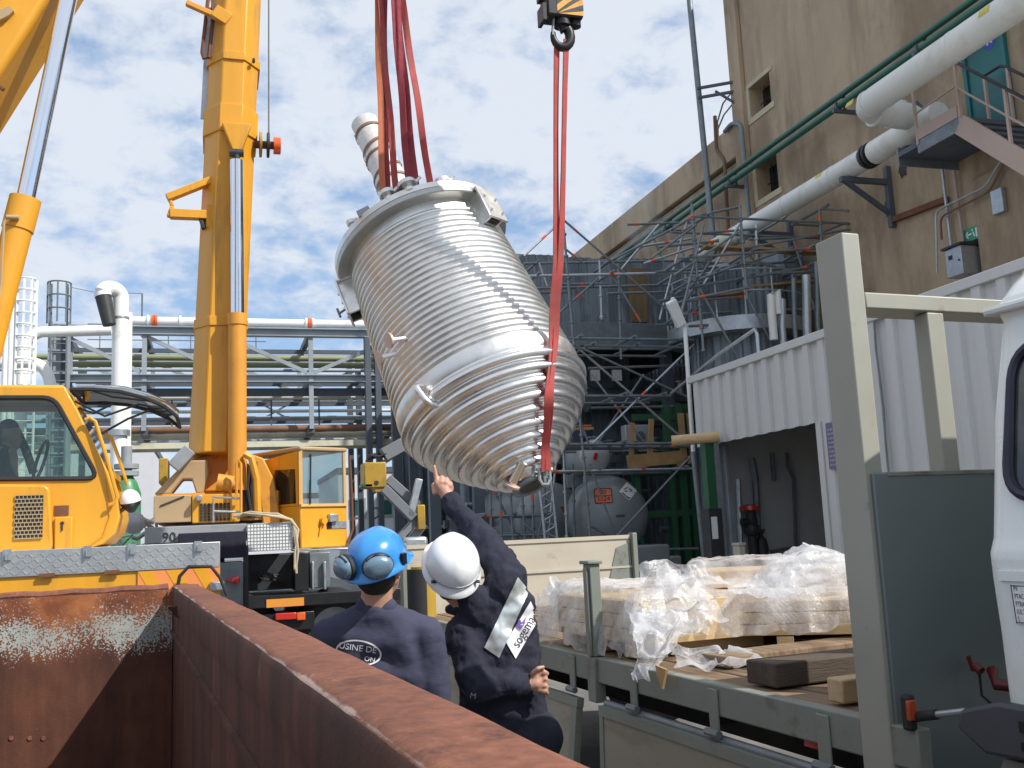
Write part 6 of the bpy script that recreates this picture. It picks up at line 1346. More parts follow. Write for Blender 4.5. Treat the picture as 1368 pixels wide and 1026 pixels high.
# ================================================================ RUSTY SKIP (own frame T4)
def rustmat(name, paint_band):
    m = bpy.data.materials.new(name); m.use_nodes = True; t = m.node_tree; b = t.nodes['Principled BSDF']; lk = t.links.new
    c = t.nodes.new('ShaderNodeTexCoord')
    def nz(s, d=6, r=.6, st=(1, 1, 1)):
        mp = t.nodes.new('ShaderNodeMapping'); mp.inputs['Scale'].default_value = st; lk(c.outputs['Object'], mp.inputs[0])
        n = t.nodes.new('ShaderNodeTexNoise'); n.inputs['Scale'].default_value = s; n.inputs['Detail'].default_value = d; n.inputs['Roughness'].default_value = r; lk(mp.outputs[0], n.inputs[0]); return n.outputs[0]
    def ramp(f, stops):
        r = t.nodes.new('ShaderNodeValToRGB'); e = r.color_ramp.elements
        while len(e) < len(stops): e.new(.5)
        for q, (p, col) in zip(e, stops): q.position = p; q.color = (*col, 1)
        lk(f, r.inputs[0]); return r.outputs[0]
    def mt(op, a, b_=0.0):
        n = t.nodes.new('ShaderNodeMath'); n.operation = op
        for i, q in enumerate((a, b_)):
            if hasattr(q, 'links'): lk(q, n.inputs[i])
            else: n.inputs[i].default_value = q
        return n.outputs[0]
    def mix(f, a, b_):
        x = t.nodes.new('ShaderNodeMix'); x.data_type = 'RGBA'; lk(f, x.inputs[0])
        for i, q in ((6, a), (7, b_)):
            if hasattr(q, 'links'): lk(q, x.inputs[i])
            else: x.inputs[i].default_value = (*q, 1)
        return x.outputs[2]
    def sstep(f, lo, hi):
        r = t.nodes.new('ShaderNodeMapRange'); r.interpolation_type = 'SMOOTHSTEP'; lk(f, r.inputs[0]); r.inputs[1].default_value = lo; r.inputs[2].default_value = hi; return r.outputs[0]
    big = nz(2.2, 6, .62); fine = nz(34, 6, .7); streak = nz(9, 5, .6, (1, 1, .12))
    dark = ramp(mt('ADD', mt('MULTIPLY', big, .55), mt('MULTIPLY', streak, .45)), [(.36, (.040, .017, .012)), (.52, (.084, .032, .020)), (.68, (.15, .056, .031))])
    orange = ramp(mt('ADD', mt('MULTIPLY', big, .5), mt('MULTIPLY', nz(7, 7, .66), .5)), [(.36, (.075, .028, .017)), (.50, (.20, .062, .025)), (.62, (.36, .135, .048)), (.72, (.26, .10, .05))])
    if paint_band:
        sp = t.nodes.new('ShaderNodeSeparateXYZ'); lk(c.outputs['Object'], sp.inputs[0]); z = sp.outputs[2]
        wob = mt('ADD', mt('ADD', z, mt('MULTIPLY', mt('SUBTRACT', nz(1.7, 5, .6, (1, 1, .2)), .5), .20)), mt('MULTIPLY', mt('SUBTRACT', nz(11, 5, .6, (1, 1, .2)), .5), .16))
        low = sstep(wob, 1.16, 1.36)
        base = mix(low, dark, orange)
        band = mt('MULTIPLY', sstep(wob, 1.10, 1.31), mt('SUBTRACT', 1.0, mt('MULTIPLY', sstep(wob, 1.33, 1.47), .62)))
        blue = ramp(nz(3, 4), [(.35, (.21, .26, .25)), (.58, (.40, .43, .40)), (.72, (.47, .40, .31))])
        spk = mt('ADD', mt('MULTIPLY', nz(105, 3, .6), .60), mt('MULTIPLY', nz(3.2, 7, .72, (1, 1, .3)), .40))
        thr = mt('SUBTRACT', spk, mt('SUBTRACT', .66, mt('MULTIPLY', band, .205)))
        col = mix(mt('MULTIPLY', sstep(thr, .0, .045), .9), base, blue)
    elif paint_band is None:                                              # top of the rim: orange rust, worn
        col = mix(sstep(mt('ADD', nz(3.0, 8, .7), mt('MULTIPLY', mt('SUBTRACT', fine, .5), .25)), .50, .66), ramp(mt('ADD', mt('MULTIPLY', nz(1.1, 6, .6), .5), mt('MULTIPLY', nz(40, 4, .7), .5)), [(.36, (.12, .048, .033)), (.52, (.205, .080, .049)), (.66, (.29, .118, .070))]), ramp(nz(22, 7, .75), [(.42, (.060, .027, .021)), (.58, (.18, .070, .040))]))
        col = mix(mt('MULTIPLY', sstep(nz(6.5, 9, .72, (1, .5, 1)), .655, .70), .8), col, (.50, .42, .37))
        spx = t.nodes.new('ShaderNodeSeparateXYZ'); lk(c.outputs['Object'], spx.inputs[0]); ed = mt('SUBTRACT', 1.0, mt('MULTIPLY', mt('ABSOLUTE', mt('SUBTRACT', spx.outputs[0], XI+.9-.004)), 70.0))
        col = mix(mt('MULTIPLY', sstep(mt('ADD', mt('MULTIPLY', mt('MAXIMUM', ed, 0.0), .35), nz(9, 8, .72, (1, .35, 1))), .72, .86), .75), col, (.46, .36, .31))
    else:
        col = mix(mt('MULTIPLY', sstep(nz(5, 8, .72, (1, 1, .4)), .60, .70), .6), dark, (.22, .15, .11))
    lk(col, b.inputs['Base Color']); b.inputs['Roughness'].default_value = .78; b.inputs['Specular IOR Level'].default_value = .35
    bp = t.nodes.new('ShaderNodeBump'); bp.inputs['Strength'].default_value = .35; bp.inputs['Distance'].default_value = .003; lk(mt('ADD', mt('MULTIPLY', fine, .5), nz(90, 3, .6)), bp.inputs['Height']); lk(bp.outputs[0], b.inputs['Normal'])
    return m
ZS_ = 1.53; XI, XO = .250, .368; YFAR = 5.55
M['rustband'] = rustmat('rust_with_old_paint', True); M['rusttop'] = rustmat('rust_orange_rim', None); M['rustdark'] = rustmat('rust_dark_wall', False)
sk = thing('skip', 'long open rusty steel skip with flaked pale blue paint on its end wall', 'skip', (-.9, 2.6, 0), T4)
mb = MB(); hb_ = .11
mb.grid(lambda u, v: V((XI-.008+(.008)*0+.0, YFAR+.02-(YFAR+1.2)*u, .45+(ZS_-hb_-.45)*v)), 40, 6)
mb.box((XI+.004, -1.2, .4), (XO-.045, YFAR+.02, ZS_-hb_)); mb.build('side_wall', M['rustdark'], sk)
random.seed(21)
def dent(y): return .006*noise.noise(V((y*1.3, 3, 1)))+.004*noise.noise(V((y*5, 7, 2)))
prof = [(XI-.012, -hb_), (XI-.014, -hb_+.02), (XI-.012, -.022), (XI-.006, -.008), (XI+.008, -.001), (XO-.02, .0), (XO-.006, -.004), (XO, -.016), (XO, -hb_+.01), (XO-.006, -hb_)]
mb = MB(); n_ = 90; vs = []; ln = YFAR+1.3
for i in range(n_+1):
    y = YFAR+.06-ln*i/n_
    for (x, z) in prof: vs.append(V((x+dent(y)*(1 if x < .3 else .4), y, ZS_+z+dent(y+9)*.6)))
k = len(prof); fs = [(i*k+j, i*k+(j+1) % k, (i+1)*k+(j+1) % k, (i+1)*k+j) for i in range(n_) for j in range(k)]+[tuple(range(k)), tuple(range(n_*k, n_*k+k))]
mb.add(vs, fs)
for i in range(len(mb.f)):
    if i < n_*k: mb.mi[i] = 1 if (i % k) in (0, 1, 2, 9) else 0  # inner face and underside: their shade put in as darker rust
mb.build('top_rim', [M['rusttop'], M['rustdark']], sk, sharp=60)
mb = MB(); mb.box((XI-.022, -1.2, ZS_-.235), (XI-.009, YFAR-.003, ZS_-.222)); mb.build('weld_line', M['rustdark'], sk)
mb = MB(); mb.grid(lambda u, v: V((-2.05+(2.05+XI-.02)*u, YFAR, .35+(ZS_-.02-.35)*v)), 30, 16); mb.box((-2.05, YFAR+.004, .35), (XI, YFAR+.05, ZS_-.022)); mb.build('end_wall', M['rustband'], sk)
mb = MB(); mb.path([V((-2.05+(2.05+XI-.03)*i/30, YFAR+.02, ZS_-.012+.004*math.sin(i*1.9))) for i in range(31)], .022, 8); mb.build('end_rim', M['rusttop'], sk)
mb = MB(); mb.box((XI-.035, YFAR-.028, .4), (XI-.012, YFAR-.002, ZS_-.03)); mb.build('corner_weld', M['rustband'], sk)
mb = MB(); mb.prism([(XI-.016, YFAR-.62, ZS_-.13), (XI-.06, YFAR-.62, ZS_-.075), (XI-.016, YFAR-.62, ZS_-.075)], (0, .07, 0)); mb.build('lashing_eye', M['rustdark'], sk)
mb = MB(); mb.box((-2.15, -1.2, .4), (-2.05, YFAR+.05, ZS_)); mb.build('side_wall', M['rustdark'], sk)
mb = MB(); mb.box((-2.05, -1.26, .4), (XI, -1.2, ZS_-.3)); mb.build('end_wall', M['rustdark'], sk)
mb = MB(); mb.box((-2.05, -1.2, .34), (XI+.003, YFAR, .4)); mb.build('floor', M['rustdark'], sk)
for y in (.4, 3.6):
    mb = MB(); mb.box((-2.0, y, .02), (XI, y+.3, .338)); mb.build('skid', M['rustdark'], sk)
mb = MB()
for px in (15, 40, 58): p = PY(px, 986, YFAR-.003, T4); mb.tube(p, p+V((0, -.003, 0)), .011, 8).cut()
mb.each('rivet', M['rusttop'], sk)

# ================================================================ FLATBED LORRY
XT = 2.41; WT = 2.3; YH = 2.80; YR_T = 8.96; ZB = 1.03
lr = thing('flatbed_lorry', 'flatbed lorry with white cab, tall grey headboard and dropped cream side boards', 'lorry', (XT+WT/2, 6.5, 0), T4)
M['boardworn'] = mat('weathered_board', (.30, .275, .22), .7, var=.14, vs=1.1, dirt=(.17, .15, .115), dirt_amt=.45, ds=4, dth=.58, stretch=(1, .35, 1.6)); M['redpaint'] = mat('dull_red_paint', (.13, .016, .014), .5, var=.2)
def tb(nm, a, b, m, bev=.006, par=None): mb = MB(); mb.box(a, b); return mb.build(nm, m, par or lr, bev=bev)
for i in range(11):
    x = XT+.065+i*(WT-.13)/11; tb('deck_board', (x+.003, YH+.1, ZB-.05), (x+(WT-.13)/11-.003, YR_T-.02, ZB-.012+.004*(i % 3)), M['deck'])
for x in (XT, XT+WT-.06): tb('side_rail', (x, YH-.12, ZB-.135), (x+.06, YR_T, ZB), M['railpaint'], .008)
y = YH+.35
while y < YR_T:
    tb('rail_bracket', (XT-.012, y-.035, ZB-.22), (XT-.002, y+.035, ZB-.02), M['railpaint'], .003)
    mb = MB(); mb.tube((XT-.02, y-.05, ZB-.205), (XT-.02, y+.05, ZB-.205), .018, 8); mb.build('hinge', M['tubedark'], lr); y += .74
mb = MB(); mb.tube((XT+.01, YH+.02, ZB-.235), (XT+.01, 4.98, ZB-.235), .022, 10); mb.build('hinge_bar', M['tubedark'], lr)
for i, y in enumerate([YH+.2+k*1.0 for k in range(6)]): tb('cross_member', (XT+.08, y, ZB-.2), (XT+WT-.08, y+.08, ZB-.055), M['black'], 0)
for x in (XT+.62, XT+1.45): tb('chassis_rail', (x, 1.6, ZB-.42), (x+.1, YR_T-.1, ZB-.205), M['black'], 0)
# dropped side boards
def sideboard(y0, y1, tilt, label=None):
    mb = MB(); a = R(tilt); h = .55
    def q(u, v, o): return V((XT-.005-o*math.cos(a)-v*math.sin(a), y0+(y1-y0)*u, ZB-.255-v*math.cos(a)+o*math.sin(a)))
    mb.add([q(u, v, o) for o in (0, .028) for u in (0, 1) for v in (0, h)], [(0, 1, 3, 2), (4, 6, 7, 5), (0, 2, 6, 4), (1, 5, 7, 3), (0, 4, 5, 1), (2, 3, 7, 6)])
    o = mb.build('side_board', M['boardworn'], lr, bev=.004)
    mb = MB()
    for v in (0, h-.03): mb.add([q(u, v+dv, oo) for oo in (-.006, .036) for u in (-.002, 1.002) for dv in (-.015, .035)], [(0, 1, 3, 2), (4, 6, 7, 5), (0, 2, 6, 4), (1, 5, 7, 3), (0, 4, 5, 1), (2, 3, 7, 6)])
    for u in (0, 1): mb.add([q(u+du, v, oo) for oo in (-.005, .035) for du in ((0, .02) if u == 0 else (-.02, 0)) for v in (.036, h-.046)], [(0, 1, 3, 2), (4, 6, 7, 5), (0, 2, 6, 4), (1, 5, 7, 3), (0, 4, 5, 1), (2, 3, 7, 6)])
    mb.build('board_edge', M['railpaint'], o)
sideboard(YH+.05, 4.98, 2); sideboard(5.26, YR_T-.1, 7)
# stake pocket post
ys_ = 5.10; mb = MB(); zt_ = ZB+.52
mb.box((XT-.02, ys_-.05, ZB-.24), (XT+.045, ys_+.05, ZB+.0)); mb.build('stake_pocket', M['railpaint'], lr, bev=.006)
mb = MB(); mb.box((XT-.012, ys_-.045, ZB+.003), (XT+.05, ys_+.045, zt_-.02)); mb.box((XT-.03, ys_-.03, ZB+.003), (XT-.0125, ys_+.015, zt_-.04)); mb.box((XT-.03, ys_-.06, zt_-.02), (XT+.06, ys_+.055, zt_)); mb.build('stake', M['railpaint'], lr, bev=.005)
# tailboard and rear posts
mb = MB(); mb.box((XT+.0, YR_T+.003, ZB-.03), (XT+WT, YR_T+.035, ZB+.62)); tbd = mb.build('tailboard', M['board'], lr, bev=.008)
mb = MB(); mb.box((XT+.0, YR_T-.012, ZB+.30), (XT+WT, YR_T+.001, ZB+.32)); mb.box((XT, YR_T-.01, ZB+.585), (XT+WT, YR_T+.001, ZB+.622)); mb.build('board_edge', M['board'], tbd)
for x in (XT-.055, XT+WT+.003): tb('rear_post', (x, YR_T-.05, ZB-.1), (x+.052, YR_T+.05, ZB+.64), M['railpaint'], .008)
mb = MB(); mb.prism([(XT+WT-.30, YR_T-.003, ZB+.05), (XT+WT-.01, YR_T-.003, ZB+.05), (XT+WT-.01, YR_T-.003, ZB+.55), (XT+WT-.16, YR_T-.003, ZB+.5)], (0, -.004, 0)); mb.build('worn_patch', M['railpaint'], tbd)
mb = MB(); mb.tube((XT-.05, YR_T-.6, ZB+.02), (XT-.05, YR_T-.6, ZB+.42), .11, 14); wn_ = mb.build('strap_winch', M['rubber'], lr); mb = MB(); mb.tube((XT-.02, YR_T-.6, ZB+.02), (XT-.02, YR_T-.6, ZB+.44), .105, 14); mb.build('yellow_cover', M['ochre'], wn_)
# headboard
hp = lambda px, py: PY(px, py, YH, T4)
ztp = hp(1115, 309).z; zr0, zr1 = hp(1145, 411).z, hp(1145, 389).z; zpn = hp(1155, 633).z
PW = .078; PDp = .15
tb('headboard_post', (XT-.005, YH, ZB-.42), (XT-.005+PW, YH+PDp, ztp), M['creampaint'], .006)
x2 = hp(1258, 560).x
tb('headboard_post', (x2-.01, YH+.004, ZB), (x2-.01+PW, YH+.075, zr0-.002), M['creampaint'], .006)
for k in (1, 2, 3): tb('headboard_post', (x2-.01+k*.52, YH+.004, ZB), (x2-.01+k*.52+PW, YH+PDp-.01, zr0-.002), M['creampaint'], .006)
tb('headboard_post', (XT+WT-PW, YH, ZB-.42), (XT+WT, YH+PDp, ztp), M['creampaint'], .006)
tb('headboard_rail', (XT+PW-.003, YH+.002, zr0), (XT+WT-PW+.003, YH+PDp-.004, zr1), M['creampaint'], .006)
tb('headboard_panel', (XT+.015, YH-.018, ZB-.40), (XT+WT-.02, YH-.003, zpn), M['panelgreen'], .004)
tb('panel_lip', (XT+PW, YH-.022, zpn-.012), (XT+WT-.02, YH+.03, zpn+.004), M['railpaint'], .003)
# white cab
YCB = 2.285; XCB = XT-.03
cab_prof = [(.002, 1.17), (-.002, 1.38), (-.010, 1.53), (-.010, 1.60), (.01, 1.645), (.07, 2.0), (.15, 2.30), (.135, 2.33), (.14, 2.355), (.21, 2.425), (.42, 2.58), (.65, 2.70)]
def cabpt(i, y): return V((XCB+cab_prof[i][0], y, cab_prof[i][1]))
wl_y0, wl_y1 = YCB-.085, YCB-.95; wz0, wz1 = 1.755, 2.205
def side_x(z):
    for (a, za), (b, zb) in zip(cab_prof, cab_prof[1:]):
        if za <= z <= zb: return XCB+a+(b-a)*(z-za)/(zb-za)
    return XCB
win = [];
for (yy, zz) in rnd([(wl_y0, wz0), (wl_y1, wz0), (wl_y1, wz1), (wl_y0, wz1)], .22, 6): win.append((yy, zz))
mb = MB(); nY = 24
zl = []
for (a, za), (b, zb) in zip(cab_prof, cab_prof[1:]): zl += [za+(zb-za)*k/3 for k in range(3)]
zl.append(cab_prof[-1][1])
def crease(y, z): return .012*(1 if 1.46 < z < 1.50 else 0)
def cy_(u): return YCB-2.05*u
pts = []
# rear corner rounding profile: u from the back plane round to the side
ring = [(.9, .0), (.06, .0), (.02, .006), (.005, .022), (0, .06)]+[(0, .06+.12*k) for k in range(1, 17)]
vs = []; 
for z in zl:
    for (dx, dy) in ring: vs.append(V((side_x(z)+dx, YCB-dy, z)))
k = len(ring); fs = [(j*k+i, j*k+i+1, (j+1)*k+i+1, (j+1)*k+i) for j in range(len(zl)-1) for i in range(k-1)]
mb.add(vs, fs); mb.add([V((side_x(zl[-1]), YCB-2.0, zl[-1])), V((side_x(zl[-1])+.1, YCB-.0, zl[-1])), V((XT+2.25, YCB, zl[-1])), V((XT+2.25, YCB-1.98, zl[-1]))], [(0, 1, 2, 3)])
mb.add([V((XCB+.9, YCB, zl[0])), V((XT+2.25, YCB, zl[0])), V((XT+2.25, YCB, zl[-1])), V((XCB+.9, YCB, zl[-1]))], [(0, 1, 2, 3)])
mb.add([V((XT+2.25, YCB, zl[0])), V((XT+2.25, YCB-1.98, zl[0])), V((XT+2.25, YCB-1.98, zl[-1])), V((XT+2.25, YCB, zl[-1]))], [(0, 1, 2, 3)])
mb.add([V((XCB+.05, YCB-1.98, zl[0])), V((XT+2.25, YCB-1.98, zl[0])), V((XT+2.25, YCB-1.98, zl[-1])), V((XCB+.05, YCB-1.98, zl[-1]))], [(3, 2, 1, 0)])
cabm = mb.build('cab', M['cabwhite'], lr, sharp=50)
mb = MB(); mb.path([V((side_x(2.33)-.012, YCB+.012, 2.335)), V((side_x(2.33)-.014, YCB-2.0, 2.335))], .014, 8); mb.path([V((side_x(2.33)-.01, YCB+.012, 2.335)), V((XT+2.2, YCB+.012, 2.335))], .014, 8); mb.build('rain_gutter', M['cabwhite'], cabm)
def wpt(yy, zz, o=0): return V((side_x(zz)-.004-o, yy, zz))
mb = MB(); mb.add([wpt(*q, .004) for q in win], [tuple(range(len(win)))]); mb.build('side_window', mat('cab_window_glass', (.03, .035, .035), .06, var=.3, vs=2, dirt=(.12, .12, .09), dirt_amt=.5, ds=2, spec=.7), cabm)
mb = MB(); mb.path([wpt(*q, .006) for q in win], .017, 8, closed=True); mb.build('window_seal', M['seal'], cabm)
mb = MB(); z_ = 1.535; mb.ribbon([V((side_x(z_)-.002, YCB-.05, z_)), V((side_x(z_)-.002, YCB-2, z_))], V((0, 0, .014)), .012); mb.build('crease_line', M['cabwhite'], cabm)
mb = MB(); mb.box((XCB+.03, YCB-1.9, 1.10), (XT+2.2, YCB-.01, 1.165)); mb.build('cab_floor', M['black'], lr)
# lettering panel
def cabp(px, py):
    p = PX(px, py, XCB-.01, T4); return V((side_x(p.z)-.004, p.y, p.z))
tp = cabp(1352, 781); bt = cabp(1352, 832)
nrm_up = (tp-bt).normalized(); A = axes(V((side_x((tp.z+bt.z)/2)-.008, tp.y, (tp.z+bt.z)/2)), (0, -1, 0), nrm_up)
hh_ = (tp-bt).length; lpn = MB(); lpn.box((-.002, -hh_/2, -.002), (.26, hh_/2, -.0005), A); lp_ = lpn.build('weight_plate', M['signwhite'], cabm)
mb = MB()
for i, (a_, b_) in enumerate((('PV', '  :'), ('PTAC:', ''), ('PTRA:', ''), ('(UL:2', ''), (' S', ' :'))):
    vs_, fs_ = text_mesh(a_+' '+b_, hh_*.19); mnx = min(v.x for v in vs_); mb.add([A @ V(((v.x-mnx)*.62+.010, v.y+hh_*(.39-.195*i), .0008)) for v in vs_], fs_)
for y_ in (-hh_/2+.003, hh_/2-.003): mb.box((.0, y_-.0012, -.0003), (.26, y_+.0012, .0006), A)
mb.box((.0005, -hh_/2, -.0003), (.003, hh_/2, .0006), A); mb.build('weight_lettering', M['ink'], lp_)
# mudguard, wheel, side lamp
def arch(r0, r1, x0, x1, c, a0, a1, n=14):
    mb = MB(); pts = [(c[0]+r0*math.cos(R(a0+(a1-a0)*k/n)), c[1]+r0*math.sin(R(a0+(a1-a0)*k/n))) for k in range(n+1)]+[(c[0]+r1*math.cos(R(a1+(a0-a1)*k/n)), c[1]+r1*math.sin(R(a1+(a0-a1)*k/n))) for k in range(n+1)]
    return mb.prism([(x0, y, z) for y, z in pts], (x1-x0, 0, 0))
WC_ = (YCB-.72, .42)
mb = arch(.535, .575, XT-.03, XT+.42, WC_, 5, 178); mb.build('mudguard', M['mudguard'], lr)
mb = MB(); mb.prism([(XT-.06, YCB+.16, 1.08), (XT-.06, YCB+.14, 1.135), (XT-.06, YCB-.0, 1.175), (XT-.06, YCB-.5, 1.18), (XT-.06, YCB-.9, 1.18), (XT-.06, YCB-.9, 1.09), (XT-.06, YCB-.2, 1.03), (XT-.06, YCB+.06, 1.02)], (.46, 0, 0)); mg = mb.build('mudguard', M['mudguard'], lr, bev=.012)
mb = MB(); mb.box((XT-.066, YCB-.8, 1.055), (XT-.0601, YCB-.08, 1.078)); mb.box((XT-.066, YCB-.8, 1.105), (XT-.0601, YCB-.08, 1.135)); mb.build('mudguard_slot', M['black'], mg)
mb = MB(); mb.prism([(XT+.01, YCB-.02, 1.0), (XT+.01, YCB+.06, 1.0), (XT+.01, YCB+.22, .66), (XT+.01, YCB+.11, .66)], (.35, 0, 0)); mb.build('mud_flap', M['railpaint'], lr)
wheel(lr, (XT+.2, WC_[0], .42), .42, .26, (1, 0, 0)); wheel(lr, (XT+WT-.25, WC_[0], .42), .42, .26, (1, 0, 0))
for y in (8.2,): wheel(lr, (XT+.25, y, .42), .42, .5, (1, 0, 0)); wheel(lr, (XT+WT-.3, y, .42), .42, .5, (1, 0, 0))
p = PX(1222, 958, XT-.0, T4); q = PX(1291, 950, XT+.0, T4); sl = MB(); m0 = p.lerp(q, .45)
sl.tube(p, m0, .016, 10); o = sl.build('lamp_stalk', M['rubber'], lr); mb = MB(); mb.tube(m0, q, .011, 10); mb.build('stalk_tube', M['galv'], o)
mb = MB(); mb.beam(p+V((-.005, .02, -.045)), p+V((-.005, .02, .07)), .035, .04, (0, 1, 0)); o = mb.build('lamp_body', M['rubber'], lr, bev=.01); mb = MB(); mb.beam(p+V((-.018, -.008, -.008)), p+V((-.018, -.008, .056)), .034, .016, (0, 1, 0)); mb.build('side_lamp', mat('dull_orange_lens', (.40, .06, .02), .35, var=.15), o, bev=.005)
mb = MB(); a = PY(1301, 888, YH-.06, T4); b = PY(1330, 914, YH-.14, T4); mb.tube(a, a+(b-a)*.35, .016, 12); mb.path([a+V((.05, -.03, -.02)), b, b+V((.12, -.1, -.02))], .02, 10); mb.tube(a+V((-.02, .0, .03)), a+V((-.005, 0, -.02)), .008, 8); o = mb.build('air_coupling', M['redpaint'], lr)
mb = MB(); mb.path([a+V((.01, -.01, -.02)), a+V((.0, -.02, -.1)), a+V((.05, -.05, -.16)), a+V((.12, -.1, -.17))], .005, 6); mb.build('air_hose', M['rubber'], o)
p = PY(1078, 985, YH+.7, T4); mb = MB(); p = PX(1078, 985, XT+.05, T4); mb.box((p.x, p.y-.06, p.z-.035), (p.x+.02, p.y+.02, p.z+.035)); mb.build('side_reflector', M['redlens'], lr)

# ---- load on the bed
def crate(name, label, c, l, w_, h, ang, base=ZB, rows=3):
    t = thing(name, label, 'crate', (c[0], c[1], base), T4); A = Matrix.Translation((c[0], c[1], base)) @ Matrix.Rotation(R(ang), 4, 'Z')
    for s in (-1, 1):
        for k in range(rows):
            z0 = .07+(h-.07)*k/rows; mb = MB(); mb.box((-l/2, s*w_/2-.012, z0+.003), (l/2, s*w_/2+.012, z0+(h-.07)/rows-.003), A); mb.build('board', M['timber'], t, bev=.003)
    for s in (-1, 1): mb = MB(); mb.box((s*l/2-.02+.02*s, -w_/2+.015, .07), (s*l/2+.0+.02*s, w_/2-.015, h-.01), A); mb.build('end_panel', M['timber'], t, bev=.003)
    for k in range(5): y0 = -w_/2+.016+k*(w_-.032)/5; mb = MB(); mb.box((-l/2, y0+.003, h-.02), (l/2, y0+(w_-.032)/5-.003, h), A); mb.build('top_board', M['timber'], t, bev=.003)
    for x in (-l/2+.1, 0, l/2-.1): mb = MB(); mb.box((x-.045, -w_/2-.01, 0), (x+.045, w_/2+.01, .068), A); mb.build('bearer', M['timber'], t, bev=.003)
    return t
crate('wooden_crate', 'pale wooden crate under bubble wrap at the tail end of the lorry bed', (2.96, 5.34), 1.0, .82, .30, 91)
crate('wooden_crate', 'long low pale wooden crate under wrap in the middle of the lorry bed', (3.62, 5.02), 1.45, .85, .26, -36)
crate('wooden_crate', 'small pale wooden crate at the back of the load beside the headboard', (3.98, 5.40), 1.2, .55, .40, -36, ZB)
a, b = PZ(1030, 912, ZB+.03, T4), PZ(1150, 912, ZB+.05, T4)
def beamthing(a, b, wd, ht, label, m=M['timberdark'], nm='timber_beam'): mb = MB(); mb.beam(V((a[0], a[1], ZB+ht/2)), V((b[0], b[1], ZB+ht/2)), wd, ht); return tag(mb.build(nm, m, F=T4, bev=.008), label, 'timber')
p0_ = PZ(1032, 916, ZB+.01, T4)
beamthing((p0_.x, p0_.y+.08), (p0_.x+.95, p0_.y+.12), .20, .10, 'thick old dark timber beam lying in front of the wrapped load')
p0_ = PZ(980, 890, ZB+.02, T4); beamthing((p0_.x, p0_.y+.18), (p0_.x+1.3, p0_.y+.30), .22, .055, 'flat worn brown board between the dark beam and the wrapped crates', M['deck'], 'board')
p0_ = PZ(1128, 938, ZB+.01, T4); beamthing((p0_.x, p0_.y+.05), (p0_.x+.2, p0_.y+.05), .09, .09, 'short pale timber block by the foot of the headboard', M['timber'], 'timber_block')
p0_ = PZ(862, 905, ZB-.0, T4); mb = MB(); mb.prism([(XT-.05, p0_.y-.03, ZB+.03), (XT-.05, p0_.y+.07, ZB+.04), (XT-.05, p0_.y+.06, ZB-.02), (XT-.06, p0_.y+.0, ZB-.06)], (.012, 0, 0)); tag(mb.build('cardboard_scrap', M['plank'], F=T4), 'torn scrap of brown board poking out under the plastic tail', 'scrap')

# bubble wrap: thin crumpled film draped over the crates
def filmmat(name, white, al):
    m = bpy.data.materials.new(name); m.use_nodes = True; t = m.node_tree; t.nodes.clear(); lk = t.links.new
    o = t.nodes.new('ShaderNodeOutputMaterial'); tr = t.nodes.new('ShaderNodeBsdfTransparent'); tr.inputs[0].default_value = (.94, .95, .96, 1)
    pb = t.nodes.new('ShaderNodeBsdfPrincipled'); pb.inputs['Base Color'].default_value = (*white, 1); pb.inputs['Roughness'].default_value = .22; pb.inputs['Specular IOR Level'].default_value = .8
    tl = t.nodes.new('ShaderNodeBsdfTranslucent'); tl.inputs[0].default_value = (*white, 1)
    c = t.nodes.new('ShaderNodeTexCoord'); vo = t.nodes.new('ShaderNodeTexVoronoi'); vo.inputs['Scale'].default_value = 75; lk(c.outputs['Object'], vo.inputs[0])
    n = t.nodes.new('ShaderNodeTexNoise'); n.inputs['Scale'].default_value = 6.0; n.inputs['Detail'].default_value = 7; n.inputs['Roughness'].default_value = .65; lk(c.outputs['Object'], n.inputs[0])
    bp = t.nodes.new('ShaderNodeBump'); bp.inputs['Strength'].default_value = .5; bp.inputs['Distance'].default_value = .004; bp.invert = True; lk(vo.outputs[0], bp.inputs['Height'])
    b2 = t.nodes.new('ShaderNodeBump'); b2.inputs['Strength'].default_value = .4; b2.inputs['Distance'].default_value = .03; lk(n.outputs[0], b2.inputs['Height']); lk(bp.outputs[0], b2.inputs['Normal'])
    lk(b2.outputs[0], pb.inputs['Normal']); lk(b2.outputs[0], tl.inputs[1])
    m1 = t.nodes.new('ShaderNodeMixShader'); m1.inputs[0].default_value = .35; lk(pb.outputs[0], m1.inputs[1]); lk(tl.outputs[0], m1.inputs[2])
    r = t.nodes.new('ShaderNodeMapRange'); lk(n.outputs[0], r.inputs[0]); r.inputs[1].default_value = .32; r.inputs[2].default_value = .68; r.inputs[3].default_value = al-.28; r.inputs[4].default_value = al+.25
    m2 = t.nodes.new('ShaderNodeMixShader'); lk(r.outputs[0], m2.inputs[0]); lk(tr.outputs[0], m2.inputs[1]); lk(m1.outputs[0], m2.inputs[2]); lk(m2.outputs[0], o.inputs[0]); return m
M['bubble'] = filmmat('bubble_wrap', (.88, .88, .90), .40); M['bubbledense'] = filmmat('gathered_wrap', (.88, .89, .92), .44)
def rid(p, s): return 1-abs(noise.noise(V(p)*s))*2
def crumple(p, amp=1.0):
    p = V(p); q = V((p.x*.55+p.y*.3, p.y*1.3-p.x*.4, p.z*1.5)); w_ = q+V((noise.noise(q*2), noise.noise(q*2+V((5, 5, 5))), 0))*.25
    return amp*.8*(.036*rid(w_+V((3, 1, 7)), 2.6)+.016*rid(w_+V((9, 2, 1)), 6.5)+.006*rid(p, 16)-.022)
